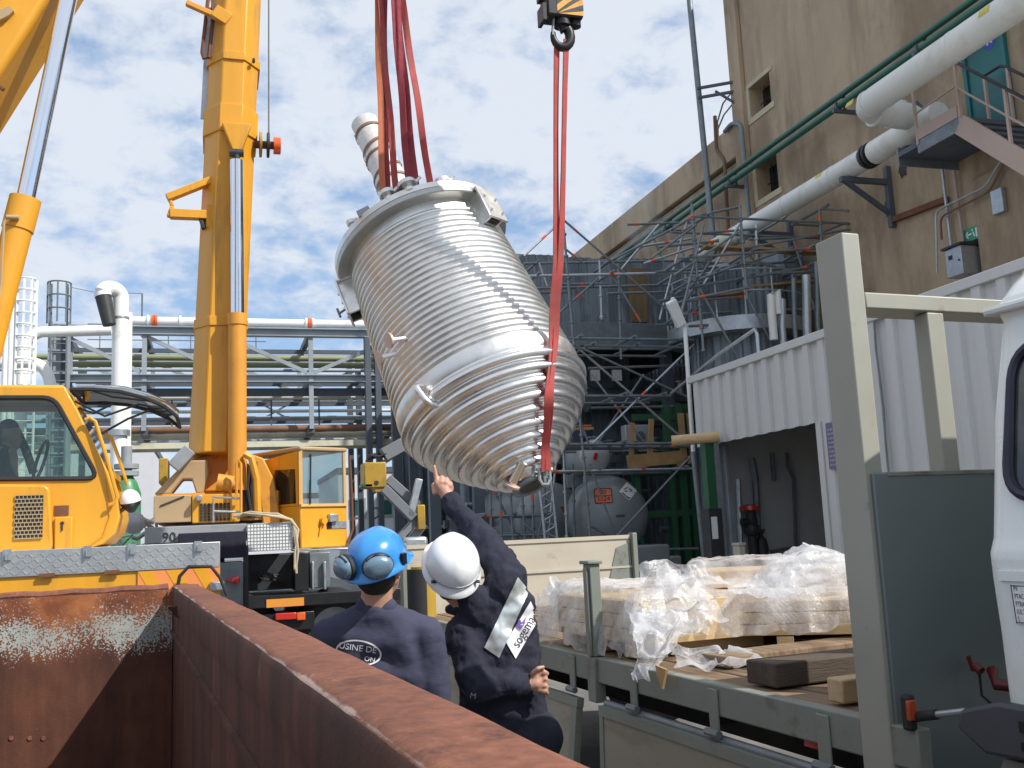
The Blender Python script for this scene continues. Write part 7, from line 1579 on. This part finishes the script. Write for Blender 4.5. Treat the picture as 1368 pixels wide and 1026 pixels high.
def drape(x, y):
    """height of the film over the bed: soft hull of the crates"""
    h = 0
    for (cx, cy, l, w_, hh, an) in ((2.96, 5.34, 1.0, .82, .30, 91), (3.62, 5.02, 1.45, .85, .26, -36), (3.98, 5.40, 1.2, .55, .40, -36)):
        a = R(an); dx, dy = x-cx, y-cy; u = dx*math.cos(a)+dy*math.sin(a); v = -dx*math.sin(a)+dy*math.cos(a)
        du, dv = max(0, abs(u)-l/2), max(0, abs(v)-w_/2); d = math.hypot(du, dv); h = max(h, (hh+.035)*max(0, 1-max(0, d-.02)/.13)**.6 if d < .15 else 0)
    return h
def dr_(u, v):
    x = 2.40+2.3*u; y = 3.95+2.15*v; h = drape(x, y); z = ZB+.012+h
    e = crumple((x, y, h*2), 1.0); return V((x+.6*crumple((x+5, y, 2)), y+.6*crumple((x, y+5, 3)), z+max(e, -h*.4)+.006))
mb = MB(); mb.grid(dr_, 150, 130)
keep = []
for i, f in enumerate(mb.f):
    c = sum((mb.v[j] for j in f), V())/4
    n_e = noise.noise(V((c.x*2.3, c.y*2.3, 4)))*.10
    front_cut = 5.10+.0*c.x
    if drape(c.x, c.y) < .004: continue
    dx_, dy_ = c.x-3.62, c.y-5.02; v_l = -dx_*math.sin(R(-36))+dy_*math.cos(R(-36)); u_l = dx_*math.cos(R(-36))+dy_*math.sin(R(-36))
    if v_l < -.458 and u_l > -.60: continue      # bare crate boards show at the front
    keep.append(f)
mb.f = keep; mb.mi = [0]*len(keep)
wr = thing('bubble_wrap', 'crumpled clear bubble wrap sheet draped over the crates on the lorry bed', 'wrapping', (3.6, 6, ZB), T4)
mb.build('draped_sheet', M['bubble'], wr, recalc=False, sharp=80)
def skirt(u, v):
    a = R(-36); ul = -.62+1.36*u; hem = .10+.07*noise.noise(V((u*5, 3, 2)))+.02*noise.noise(V((u*17, 3, 2))); z = ZB+.33-(.33-hem)*v; vl = -.455-.035*math.sin(v*1.5)-.05*v
    p = V((3.62+ul*math.cos(a)-vl*math.sin(a), 5.02+ul*math.sin(a)+vl*math.cos(a), z)); n_ = V((math.sin(a), -math.cos(a), 0)); c_ = crumple((p.x*1.4, p.y*1.4, z*.5), .9)
    return p+n_*(c_*(.3+.7*v)+.02*math.sin(u*38+3*noise.noise(V((u*4, v, 1))))*v+.01)
mb = MB(); mb.grid(skirt, 150, 40); mb.build('front_skirt', M['bubble'], wr, recalc=False, sharp=80)
def sheet(px_pts, label_nm, m, depth, amp, nu=70, nv=50):
    """free-standing crumpled piece: four corners (pixel, lorry-frame y)"""
    P = [PY(a, b, y, T4) for a, b, y in px_pts]
    def fn(u, v):
        p = (P[0]*(1-u)+P[1]*u)*(1-v)+(P[3]*(1-u)+P[2]*u)*v
        fold = math.sin(u*9+2.5*noise.noise(V((u*3, v*3, depth))))*.06*v+.10*noise.noise(V((u*2.4, v*2.4, depth+3)))
        n_ = V((0, 1, 0)); ed = .05*noise.noise(V((u*5, v*5, 8+depth)))
        return p+n_*(fold+crumple(p*1.2+V((depth, 0, 0)), amp))+V((crumple(p+V((1, 1, 1)), amp), 0, ed+crumple(p+V((2, 5, 1)), amp)))
    mb = MB(); mb.grid(fn, nu, nv); return mb.build(label_nm, m, wr, recalc=False, sharp=80)
sheet([(846, 842, 4.75), (968, 832, 4.7), (944, 752, 4.85), (864, 752, 4.8)], 'gathered_tuft', M['bubbledense'], 1.0, 1.2)
sheet([(838, 850, 4.75), (952, 852, 4.6), (930, 768, 4.95), (880, 756, 5.0)], 'gathered_tuft', M['bubbledense'], 4.0, 1.4)
sheet([(844, 830, 4.75), (930, 838, 4.5), (868, 902, 4.3), (852, 916, 4.34)], 'hanging_tail', M['bubbledense'], 7.0, .5)
sheet([(838, 795, 4.95), (925, 815, 4.7), (930, 850, 4.5), (846, 860, 4.5)], 'hanging_tail', M['bubbledense'], 8.0, .7)
sheet([(900, 894, 4.32), (1042, 893, 3.98), (985, 868, 4.5), (905, 868, 4.6)], 'trailing_edge', M['bubbledense'], 12.0, .8)
sheet([(720, 862, 5.88), (742, 862, 5.72), (748, 790, 5.8), (718, 795, 5.95)], 'hanging_edge', M['bubble'], 14.0, .8, 30, 40)
sheet([(722, 796, 5.98), (845, 812, 5.2), (838, 776, 5.7), (735, 774, 6.1)], 'upper_fold', M['bubbledense'], 15.0, 1.2, 60, 40)
# bulky white bundle at the back right
cB = PY(1076, 768, 4.85, T4)
def bundle(u, v):
    a = 2*math.pi*u; t = math.pi*(v-.5); r = 1+.22*noise.noise(V((math.cos(a)*1.3, math.sin(a)*1.3, v*2.5)))
    p = V((.30*math.cos(a)*math.cos(t)*r, .22*math.sin(a)*math.cos(t)*r, .125*math.sin(t)*r)); q = cB+p+V((0, 0, .03*math.cos(a)))
    return q+p.normalized()*crumple(q*1.3, 1.5)
mb = MB(); mb.grid(bundle, 90, 50); mb.build('rolled_bundle', M['bubbledense'], wr, recalc=False, sharp=80)
sheet([(985, 800, 4.7), (1075, 800, 4.6), (1068, 752, 4.85), (1010, 778, 4.9)], 'fold', M['bubbledense'], 20.0, 1.2)

# ================================================================ THE TWO WORKERS
bpy.context.view_layer.update()
UP = V((0, 0, 1)); RT_ = V((RC.col[0].x, RC.col[0].y, 0)).normalized() if False else V(((RC @ V((1, 0, 0))).x, (RC @ V((1, 0, 0))).y, 0)).normalized()
FW = UP.cross(RT_)
def helmet(par, c, yaw, pitch, roll, m, name='helmet', s=1.0, vis=.035):
    hf = (FW*math.cos(R(yaw))+RT_*math.sin(R(yaw))); rt = hf.cross(UP)
    f = hf*math.cos(R(pitch))+UP*math.sin(R(pitch)); u = UP*math.cos(R(pitch))-hf*math.sin(R(pitch))
    rr = Matrix.Rotation(R(roll), 3, f); rt = rr @ rt; u = rr @ u
    A = Matrix((rt*s, f*s, u*s)).transposed().to_4x4(); A.translation = V(c)
    mb = MB(); n = 56; rings = []
    def ring(k, zz, brim):
        out = []
        for i in range(n):
            a = 2*math.pi*i/n; ca, sa = math.cos(a), math.sin(a); x, y = .112*k*ca, .132*k*sa
            if brim: w_ = .012+vis*max(0, sa)**2+.010*max(0, -sa)**2; x += ca*w_*brim; y += sa*w_*brim
            rid_ = .006*math.exp(-(x/.022)**2)*(1 if zz > .03 else 0)
            out.append(V((x, y, zz+rid_-.012*brim*(1+.6*sa*sa))))
        return out
    prof = [(1.0, -.004, 1.0), (1.0, .0, 1.0), (1.0, .004, .45), (1.0, .010, .05)]+[(math.cos(t)**.8, .012+.118*math.sin(t)**.95, 0) for t in [k*math.pi/2/12 for k in range(0, 12)]]+[(.04, .131, 0)]
    inner = [(.955, .012, 0), (.97, -.004, .6)]
    vs = []
    for k, z, b in inner+prof: vs += [A @ p for p in ring(k, z, b)]
    fs = [(j*n+i, j*n+(i+1) % n, (j+1)*n+(i+1) % n, (j+1)*n+i) for j in range(len(inner+prof)-1) for i in range(n)]+[tuple(range((len(inner+prof)-1)*n, len(inner+prof)*n))]
    mb.add(vs, fs); o = mb.build(name, m, par, sharp=50)
    mb = MB(); mb.add([A @ p for p in ring(.95, .012, 0)]+[A @ V((0, 0, .10))], [(i, (i+1) % n, n) for i in range(n)]); mb.build('helmet_liner', M['rubber'], o)
    return o, A
def skinbits(hc, f, r, u, s=1.0):
    """head with features: hc centre of the skull; f forward, r right, u up"""
    P = lambda a, b, c: V(hc)+r*(a*s)+f*(b*s)+u*(c*s)
    out = [(P(0, -.015, .025), .090, P(0, .02, .03), .088), (P(0, .03, -.03), .075, P(0, .045, -.075), .052), (P(0, .06, -.095), .028, P(0, .062, -.10), .026),
           (P(0, .100, .0), .010, P(0, .118, -.032), .013), (P(.014, .1, -.035), .009, P(-.014, .1, -.035), .009), (P(-.03, .092, .012), .012, P(.03, .092, .012), .012),
           (P(-.02, .088, -.062), .008, P(.02, .088, -.062), .008), (P(-.02, .086, -.073), .008, P(.02, .086, -.073), .008)]
    for sg in (-1, 1): out += [(P(sg*.083, -.01, .012), .015, P(sg*.086, -.018, -.012), .014), (P(sg*.082, -.006, -.03), .011, P(sg*.082, -.006, -.034), .010)]
    return out
def fingers(base, d, n_, s=1.0, curl=.5, order=1):
    """relaxed hand: base wrist, d along the hand, n_ out of the back of the hand"""
    d = V(d).normalized(); n_ = V(n_).normalized(); t = d.cross(n_)*order; out = [(base, .026*s, V(base)+d*.045*s, .026*s), (V(base)+d*.05*s+t*.022*s, .019*s, V(base)+d*.05*s-t*.022*s, .017*s), (V(base)+d*.085*s+t*.028*s, .013*s, V(base)+d*.085*s-t*.028*s, .012*s)]
    for k, L_ in enumerate((.068, .076, .070, .055)):
        p0 = V(base)+d*.09*s+t*((.030-.02*k)*s); p1 = p0+(d*math.cos(curl)-n_*math.sin(curl))*L_*.5*s; p2 = p1+(d*math.cos(curl*2)-n_*math.sin(curl*2))*L_*.5*s
        out += [(p0, .0095*s, p1, .0085*s), (p1, .0085*s, p2, .007*s)]
    q = V(base)+d*.03*s+t*.03*s; q1 = q+(d*.6+t*.8)*.04*s; out += [(q, .014*s, q1, .011*s), (q1, .011*s, q1+(d*.9+t*.3-n_*.2)*.032*s, .008*s)]
    return out
def onto(obj_list):
    vs = []; fs = []
    for o in obj_list:
        b = len(vs); F, base = BASE[o.name_full]; vs += [F @ (v.co+base) for v in o.data.vertices]; fs += [[i+b for i in p.vertices] for p in o.data.polygons]
    return BVHTree.FromPolygons(vs, fs)
def cast(tree, px, py, off):
    d = ray(px, py).normalized(); h = tree.ray_cast(CP, d)
    if h[0] is None: return None
    n_ = h[1] if h[1].dot(d) < 0 else -h[1]
    return h[0]-d*off
def decal(tree, fn, nu, nv, off, name, m, par):
    mb = MB(); pts = {}; vs = []
    for j in range(nv+1):
        for i in range(nu+1):
            q = cast(tree, *fn(i/nu, j/nv), off); pts[(i, j)] = (len(vs) if q is not None else None)
            if q is not None: vs.append(q)
    fs = []
    for j in range(nv):
        for i in range(nu):
            k = [pts[(i, j)], pts[(i+1, j)], pts[(i+1, j+1)], pts[(i, j+1)]]
            if None not in k: fs.append(k)
    mb.add(vs, fs); return mb.build(name, m, par, recalc=False, sharp=80)
def decal_text(tree, txt, cx, cy, ux, uy, h, off, name, m, par, sx=1.0, extra=None):
    """lettering laid on the cloth: centre pixel, direction of the line, letter height in pixels"""
    vs_, fs_ = text_mesh(txt, 1.0); L_ = math.hypot(ux, uy); ux, uy = ux/L_, uy/L_; vxn, vyn = uy, -ux
    mb = MB(); out = []
    for v in vs_:
        a, b = v.x*h*sx, v.y*h; q = cast(tree, cx+ux*a+vxn*b, cy+uy*a+vyn*b, off); out.append(q if q is not None else V(CP))
    good = [f for f in fs_ if all((out[i]-CP).length > .1 for i in f)]
    mb.add(out, good)
    if extra: extra(mb)
    return mb.build(name, m, par, recalc=False)
def legs(hipL, hipR, kneeL, kneeR, footL, footR, s=1.0):
    return [(hipL, .10*s, kneeL, .072*s), (kneeL, .072*s, footL, .062*s), (hipR, .10*s, kneeR, .072*s), (kneeR, .072*s, footR, .062*s), (hipL, .12*s, hipR, .12*s)]
def boots(par, fl, fr, yaw):
    hf = FW*math.cos(R(yaw))+RT_*math.sin(R(yaw))
    for p in (fl, fr):
        figure([(V(p)+V((0, 0, .10)), .058, V(p)+V((0, 0, .20)), .062), (V(p)+V((0, 0, .05))-hf*.03, .045, V(p)+V((0, 0, .045))+hf*.17, .042)], .012, 'boot', M['rubber'], par, smooth=3)

# ---- worker with the blue helmet
D1 = 4.05
def A1(px, py, dd=0): return PD(px, py, D1+dd)
foot1 = A1(505, 900); w1 = thing('person', 'worker in faded navy overalls and blue helmet with ear defenders, seen from behind', 'person', (foot1.x, foot1.y, 0), group=None)
hc = A1(506, 761, 0); yaw1, pit1 = 20, 20
hf = FW*math.cos(R(yaw1))+RT_*math.sin(R(yaw1)); f1 = hf*math.cos(R(pit1))+UP*math.sin(R(pit1)); u1 = UP*math.cos(R(pit1))-hf*math.sin(R(pit1)); r1_ = f1.cross(u1)
gl = V((A1(482, 900).x, A1(482, 900).y, 0)); gr_ = V((A1(528, 900).x, A1(528, 900).y, 0)); hip1 = A1(505, 985).z
hl_ = V((gl.x, gl.y, .86))+RT_*.02; hr_ = V((gr_.x, gr_.y, .86))-RT_*.02
sL, sR = A1(440, 850, .02), A1(570, 848, .02); eL, eR = A1(428, 958, -.02), A1(585, 960, 0); wL = eL+V((0, 0, -.24))+FW*.12; wR = eR+V((0, 0, -.24))+FW*.14
body = skinbits(hc, f1, r1_, u1)+[(A1(504, 784, .0), .062, A1(502, 822, .02), .070), (A1(502, 832, .03), .06, A1(504, 980, .03), .075), (sL, .05, eL, .04), (eL, .04, wL, .03), (sR, .05, eR, .04), (eR, .04, wR, .03), (sL, .05, sR, .05)]+fingers(wL, -UP+FW*.2, -RT_)+fingers(wR, -UP+FW*.2, RT_, order=-1)+[(h_, .06, V((g_.x, g_.y, .12)), .045) for h_, g_ in ((hl_, gl), (hr_, gr_))]+[(hl_, .08, hr_, .08), (hl_.lerp(hr_, .5), .08, A1(504, 970, .02), .09)]
figure(body, .0085, 'body', M['skin'], w1, smooth=3)
jk = [(A1(500, 816, .005), .070, A1(502, 824, .01), .082), (A1(500, 822, .01), .075, A1(452, 846, .02), .070), (A1(503, 822, .01), .075, A1(560, 845, .02), .070), (A1(468, 850, .02), .098, A1(540, 850, .02), .098), (A1(462, 900, .02), .108, A1(548, 900, .02), .108), (A1(468, 960, .02), .112, A1(542, 960, .02), .112), (A1(470, 1010, .02), .118, A1(540, 1010, .02), .118),
      (sL, .078, eL, .062), (eL, .062, wL+V((0, 0, .02)), .05), (sR, .078, eR, .062), (eR, .062, wR+V((0, 0, .02)), .05), (A1(470, 860, .0), .08, A1(470, 980, .02), .09), (A1(540, 860, .0), .08, A1(540, 980, .02), .09)]
j1 = figure(jk, .0105, 'overalls', M['navyworn'], w1, smooth=8, dis=.024, dsc=.10)
figure([(A1(490, 811, .0), .050, A1(515, 812, .0), .050), (A1(488, 816, .03), .05, A1(518, 816, .03), .05)], .010, 'collar', M['navyworn'], w1, smooth=4)
figure(legs(hl_, hr_, V((gl.x, gl.y, .48))+FW*.03, V((gr_.x, gr_.y, .48))+FW*.03, V((gl.x, gl.y, .12)), V((gr_.x, gr_.y, .12))), .016, 'trousers', M['navyworn'], w1, smooth=6, dis=.02)
boots(w1, gl, gr_, 5)
figure([(hc-f1*.022+u1*.022, .092, hc-f1*.03-u1*.01, .086), (hc-f1*.052-u1*.042-r1_*.022, .040, hc-f1*.052-u1*.042+r1_*.022, .040)], .008, 'hair', M['hair'], w1, smooth=3)
h1, HA = helmet(w1, hc+u1*.030+f1*.0, yaw1, pit1, 0, M['bluehat'], s=1.06)
for sg in (-1, 1):
    a = R(180+sg*34) ; dirv = V((math.sin(a)*.84, math.cos(a), 0)); c = HA @ V((math.sin(a)*.125, math.cos(a)*.150, .034)); nz_ = (HA.to_3x3() @ V((math.sin(a), math.cos(a)*.95, .12))).normalized(); tz = (HA.to_3x3() @ V((0, 0, 1))).normalized(); tx_ = tz.cross(nz_).normalized(); tz = nz_.cross(tx_)
    A = Matrix((tx_*.061, tz*.050, nz_)).transposed().to_4x4(); A.translation = c
    mb = MB(); mb.lathe([(.92, -.022), (1.04, -.016), (1.04, -.004), (.96, .0)], 32, A, cap=False); cu_ = mb.build('ear_cushion', M['rubber'], h1)
    mb = MB(); mb.lathe([(.98, .001)]+[(math.cos(t)**.7*.98, .001+.038*math.sin(t)) for t in [k*math.pi/2/9 for k in range(1, 9)]]+[(.02, .039)], 36, A, cap=False); mb.build('ear_cup', M['muff'], cu_, sharp=60)
    piv = HA @ V((sg*.121, -.012, .018)); c2p = c+nz_*.012
    mb = MB(); mb.path([piv, piv.lerp(c2p, .4)+nz_*.022+tz*.038, c2p+tz*.035+nz_*.012, c2p+tz*.012+nz_*.022], .0048, 6); mb.path([c2p-tx_*.05*sg+tz*.03, c2p+tz*.05+nz_*.004, c2p+tx_*.045*sg+tz*.034], .004, 6); mb.beam(piv-tz*.022, piv+tz*.022, .016, .020, nz_); mb.build('muff_arm', M['black'], cu_)
t1 = onto([j1])
cxE, cyE, aE, bE, rotE = 479, 872, 31, 17, R(8)
def ell(u, v):
    a = 2*math.pi*u; k = 1-.075*(1-v); x, y = aE*k*math.cos(a), bE*(1-.12*(1-v))*math.sin(a); return (cxE+x*math.cos(rotE)-y*math.sin(rotE), cyE+x*math.sin(rotE)+y*math.cos(rotE))
decal(t1, ell, 72, 1, .004, 'logo_ring', M['patch'], j1)
decal_text(t1, 'USINE DE', 478, 866, math.cos(rotE), math.sin(rotE), 11.5, .005, 'logo_lettering', M['patch'], j1, 1.05)
decal_text(t1, 'ON', 494, 881, math.cos(rotE), math.sin(rotE), 9, .005, 'logo_lettering', M['patch'], j1, 1.05)

# ---- worker with the white helmet, pointing up
D2 = 4.32
def A2(px, py, dd=0): return PD(px, py, D2+dd)
q0 = A2(690, 960); w2 = thing('person', 'worker in black-navy jacket and white helmet pointing up at the hanging vessel', 'person', (q0.x, q0.y, 0))
hc2 = A2(603, 764, .02); yaw2, pit2, rol2 = -12, 46, 4
hf = FW*math.cos(R(yaw2))+RT_*math.sin(R(yaw2)); f2 = hf*math.cos(R(pit2))+UP*math.sin(R(pit2)); u2 = UP*math.cos(R(pit2))-hf*math.sin(R(pit2)); r2_ = f2.cross(u2)
sR2, eR2, wR2 = A2(682, 776, .05), A2(642, 716, .22), A2(600, 668, .40)
sL2, eL2, wL2 = A2(618, 845, .0), A2(636, 918, -.12), A2(706, 915, -.10)
gl2 = V((A2(662, 960).x, A2(662, 960).y, 0)); gr2 = V((A2(716, 960).x, A2(716, 960).y, 0)); hl2 = V((gl2.x, gl2.y, .84)); hr2 = V((gr2.x, gr2.y, .84))
hd_ = (wR2-eR2).normalized()
# pointing hand: index up, the others curled
def B(px, py, dd=.42): return A2(px, py, dd)
hand = [(wR2, .030, B(594, 655), .034), (B(588, 650), .026, B(600, 652, .43), .024), (B(585, 646), .022, B(597, 645, .43), .020),
        (B(583.5, 645), .0125, B(582, 634, .425), .0105), (B(582, 634, .425), .0105, B(580.3, 622.5, .43), .0078),
        (B(590, 644, .41), .0125, B(590.5, 637.5, .43), .0115), (B(590.5, 637.5, .43), .0112, B(590, 645, .475), .0095),
        (B(596, 645, .41), .012, B(597, 640, .43), .0112), (B(597, 640, .43), .011, B(596, 648, .475), .009),
        (B(601.5, 649, .41), .011, B(602.5, 645.5, .43), .0100), (B(602.5, 645.5, .43), .0095, B(601, 652, .47), .008),
        (B(581, 658, .42), .014, B(579, 648, .45), .0115), (B(579, 648, .45), .0105, B(585, 642, .475), .0085)]
fb = wL2; fd = V((RT_*.95+UP*-.05)).normalized()
left = [(wL2, .030, A2(716, 912, -.10), .031), (A2(716, 905, -.10), .022, A2(717, 919, -.10), .022)]
for k, (y0, y1) in enumerate(((901, 898), (908, 907), (915, 916), (921, 924))):
    left += [(A2(718, y0, -.10), .0125, A2(728, y1, -.105), .0110), (A2(728, y1, -.105), .0105, A2(731, y1+2, -.075), .0095)]
left += [(A2(712, 900, -.11), .013, A2(719, 893, -.12), .0105), (A2(719, 893, -.12), .010, A2(726, 891, -.11), .008)]
body = skinbits(hc2, f2, r2_, u2)+[(hc2-u2*.07-f2*.02, .060, A2(636, 812, .03), .066), (A2(640, 820, .04), .06, A2(690, 975, .05), .07), (sR2, .048, eR2, .042), (eR2, .042, wR2, .030), (sL2, .048, eL2, .040), (eL2, .040, wL2, .030), (sL2, .05, sR2, .05)]+hand+left+[(h_, .06, V((g_.x, g_.y, .12)), .045) for h_, g_ in ((hl2, gl2), (hr2, gr2))]+[(hl2, .08, hr2, .08), (hl2.lerp(hr2, .5), .08, A2(690, 970, .02), .09)]
figure(body, .0058, 'body', M['skin'], w2, smooth=3)
jk = [(A2(632, 800, .0), .072, A2(640, 818, .02), .085), (A2(640, 815, .02), .080, A2(672, 800, .05), .085), (A2(636, 822, .02), .080, A2(622, 842, .02), .075),
      (A2(634, 848, .03), .100, A2(688, 812, .05), .092), (A2(640, 890, .03), .108, A2(692, 862, .05), .098), (A2(644, 935, .02), .105, A2(700, 925, .03), .098), (A2(650, 985, .02), .115, A2(708, 980, .03), .105), (A2(652, 1040, .02), .115, A2(706, 1040, .03), .10), (A2(640, 860, .03), .10, A2(650, 1000, .02), .11), (A2(690, 830, .05), .088, A2(708, 1000, .03), .10), (A2(665, 850, .02), .11, A2(680, 1000, .0), .125), (A2(655, 815, .03), .085, A2(668, 880, .02), .105),
      (sR2, .086, eR2, .066), (eR2, .066, wR2.lerp(eR2, .10), .047), (wR2.lerp(eR2, .12), .050, wR2.lerp(eR2, .06), .048), (A2(668, 790, .04), .085, sR2, .086), (sL2, .080, eL2, .068), (eL2, .068, wL2.lerp(eL2, .12), .050)]
j2 = figure(jk, .0098, 'jacket', M['navy'], w2, smooth=9, dis=.040, dsc=.075)
figure([(A2(620, 806, .03), .052, A2(640, 808, .01), .056), (A2(600, 814, .07), .022, A2(616, 812, .05), .045)], .009, 'collar', M['navy'], w2, smooth=3)
figure(legs(hl2, hr2, V((gl2.x, gl2.y, .46))+FW*.03, V((gr2.x, gr2.y, .46))+FW*.03, V((gl2.x, gl2.y, .12)), V((gr2.x, gr2.y, .12))), .016, 'trousers', M['navy'], w2, smooth=6, dis=.02)
boots(w2, gl2, gr2, -8)
figure([(hc2-f2*.024+u2*.02, .092, hc2-f2*.032-u2*.012, .086), (hc2-f2*.055-u2*.06-r2_*.02, .04, hc2-f2*.055-u2*.06+r2_*.02, .04)], .008, 'hair', M['hair'], w2, smooth=3)
h2, HB = helmet(w2, hc2+u2*.032, yaw2, pit2, rol2, M['whitehat'], s=1.05)
mb = MB(); n = 40; mb.path([HB @ V((.114*1.0*math.cos(a), .134*math.sin(a), .022)) for a in [math.pi*(1.02+.96*k/n) for k in range(n+1)]], .0022, 5); mb.build('helmet_groove', M['galv'], h2)
mb = MB()
for sg in (-1, 1): mb.box((sg*.090-.010, -.100, .012), (sg*.090+.010, -.088, .018), HB)
mb.build('helmet_slot', M['black'], h2)
t2 = onto([j2])
def quad(c): 
    (x0, y0), (x1, y1), (x2, y2), (x3, y3) = c
    return lambda u, v: ((x0*(1-u)+x1*u)*(1-v)+(x3*(1-u)+x2*u)*v, (y0*(1-u)+y1*u)*(1-v)+(y3*(1-u)+y2*u)*v)
decal(t2, quad([(647, 865), (692, 771), (707, 789), (667, 879)]), 30, 8, .005, 'reflective_stripe', M['silver'], j2)
pt_ = decal(t2, quad([(676, 858), (709, 803), (720, 827), (689, 880)]), 16, 8, .005, 'logo_patch', M['patch'], j2)
decal_text(t2, 'sogema', 700, 844, 30, -50, 18, .008, 'logo_lettering', M['ink'], pt_, .82)
def fig(mb):
    vs = [cast(t2, *q, .008) for q in ((690, 836), (694, 826), (697, 832), (703, 824), (701, 833), (696, 841))]
    if all(v is not None for v in vs): mb.add(vs, [(0, 1, 2), (2, 3, 4), (0, 2, 4, 5)])
mb = MB(); fig(mb); mb.m = 0; mb.build('logo_mark', M['purple'], pt_, recalc=False)
decal_text(t2, 'M', 632, 930, 40, 8, 11, .005, 'pocket_mark', M['rackgrey'], j2)

# ================================================================ STEAM by the wing parapet
def steam(c, r, dens):
    m = bpy.data.materials.new('steam'); m.use_nodes = True; t = m.node_tree; t.nodes.clear(); lk = t.links.new
    o = t.nodes.new('ShaderNodeOutputMaterial'); v = t.nodes.new('ShaderNodeVolumePrincipled'); v.inputs['Color'].default_value = (.95, .95, .95, 1); v.inputs['Anisotropy'].default_value = .2
    tc_ = t.nodes.new('ShaderNodeTexCoord'); n = t.nodes.new('ShaderNodeTexNoise'); n.inputs['Scale'].default_value = 1.1; n.inputs['Detail'].default_value = 4; lk(tc_.outputs['Object'], n.inputs[0])
    ln = t.nodes.new('ShaderNodeVectorMath'); ln.operation = 'LENGTH'; mp = t.nodes.new('ShaderNodeMapping'); mp.inputs['Location'].default_value = (0, 0, -1); mp.inputs['Scale'].default_value = (1/r[0], 1/r[1], 1/r[2]); lk(tc_.outputs['Object'], mp.inputs[0]); lk(mp.outputs[0], ln.inputs[0])
    a = t.nodes.new('ShaderNodeMapRange'); lk(ln.outputs['Value'], a.inputs[0]); a.inputs[1].default_value = .25; a.inputs[2].default_value = 1.0; a.inputs[3].default_value = 1; a.inputs[4].default_value = 0
    b = t.nodes.new('ShaderNodeMapRange'); lk(n.outputs[0], b.inputs[0]); b.inputs[1].default_value = .38; b.inputs[2].default_value = .7; b.inputs[4].default_value = dens
    mu = t.nodes.new('ShaderNodeMath'); mu.operation = 'MULTIPLY'; lk(a.outputs[0], mu.inputs[0]); lk(b.outputs[0], mu.inputs[1]); lk(mu.outputs[0], v.inputs['Density']); lk(v.outputs[0], o.inputs['Volume'])
    mb = MB(); mb.ball(V(c), 1, 24, r); ob = mb.build('steam', m, base=V(c)-V((0, 0, r[2])))
    return tag(ob, 'faint wisp of white steam drifting up by the wing of the beige building', 'steam', kind='stuff')
steam(PY(858, 296, 26.5), (.75, .7, 1.15), 1.6)
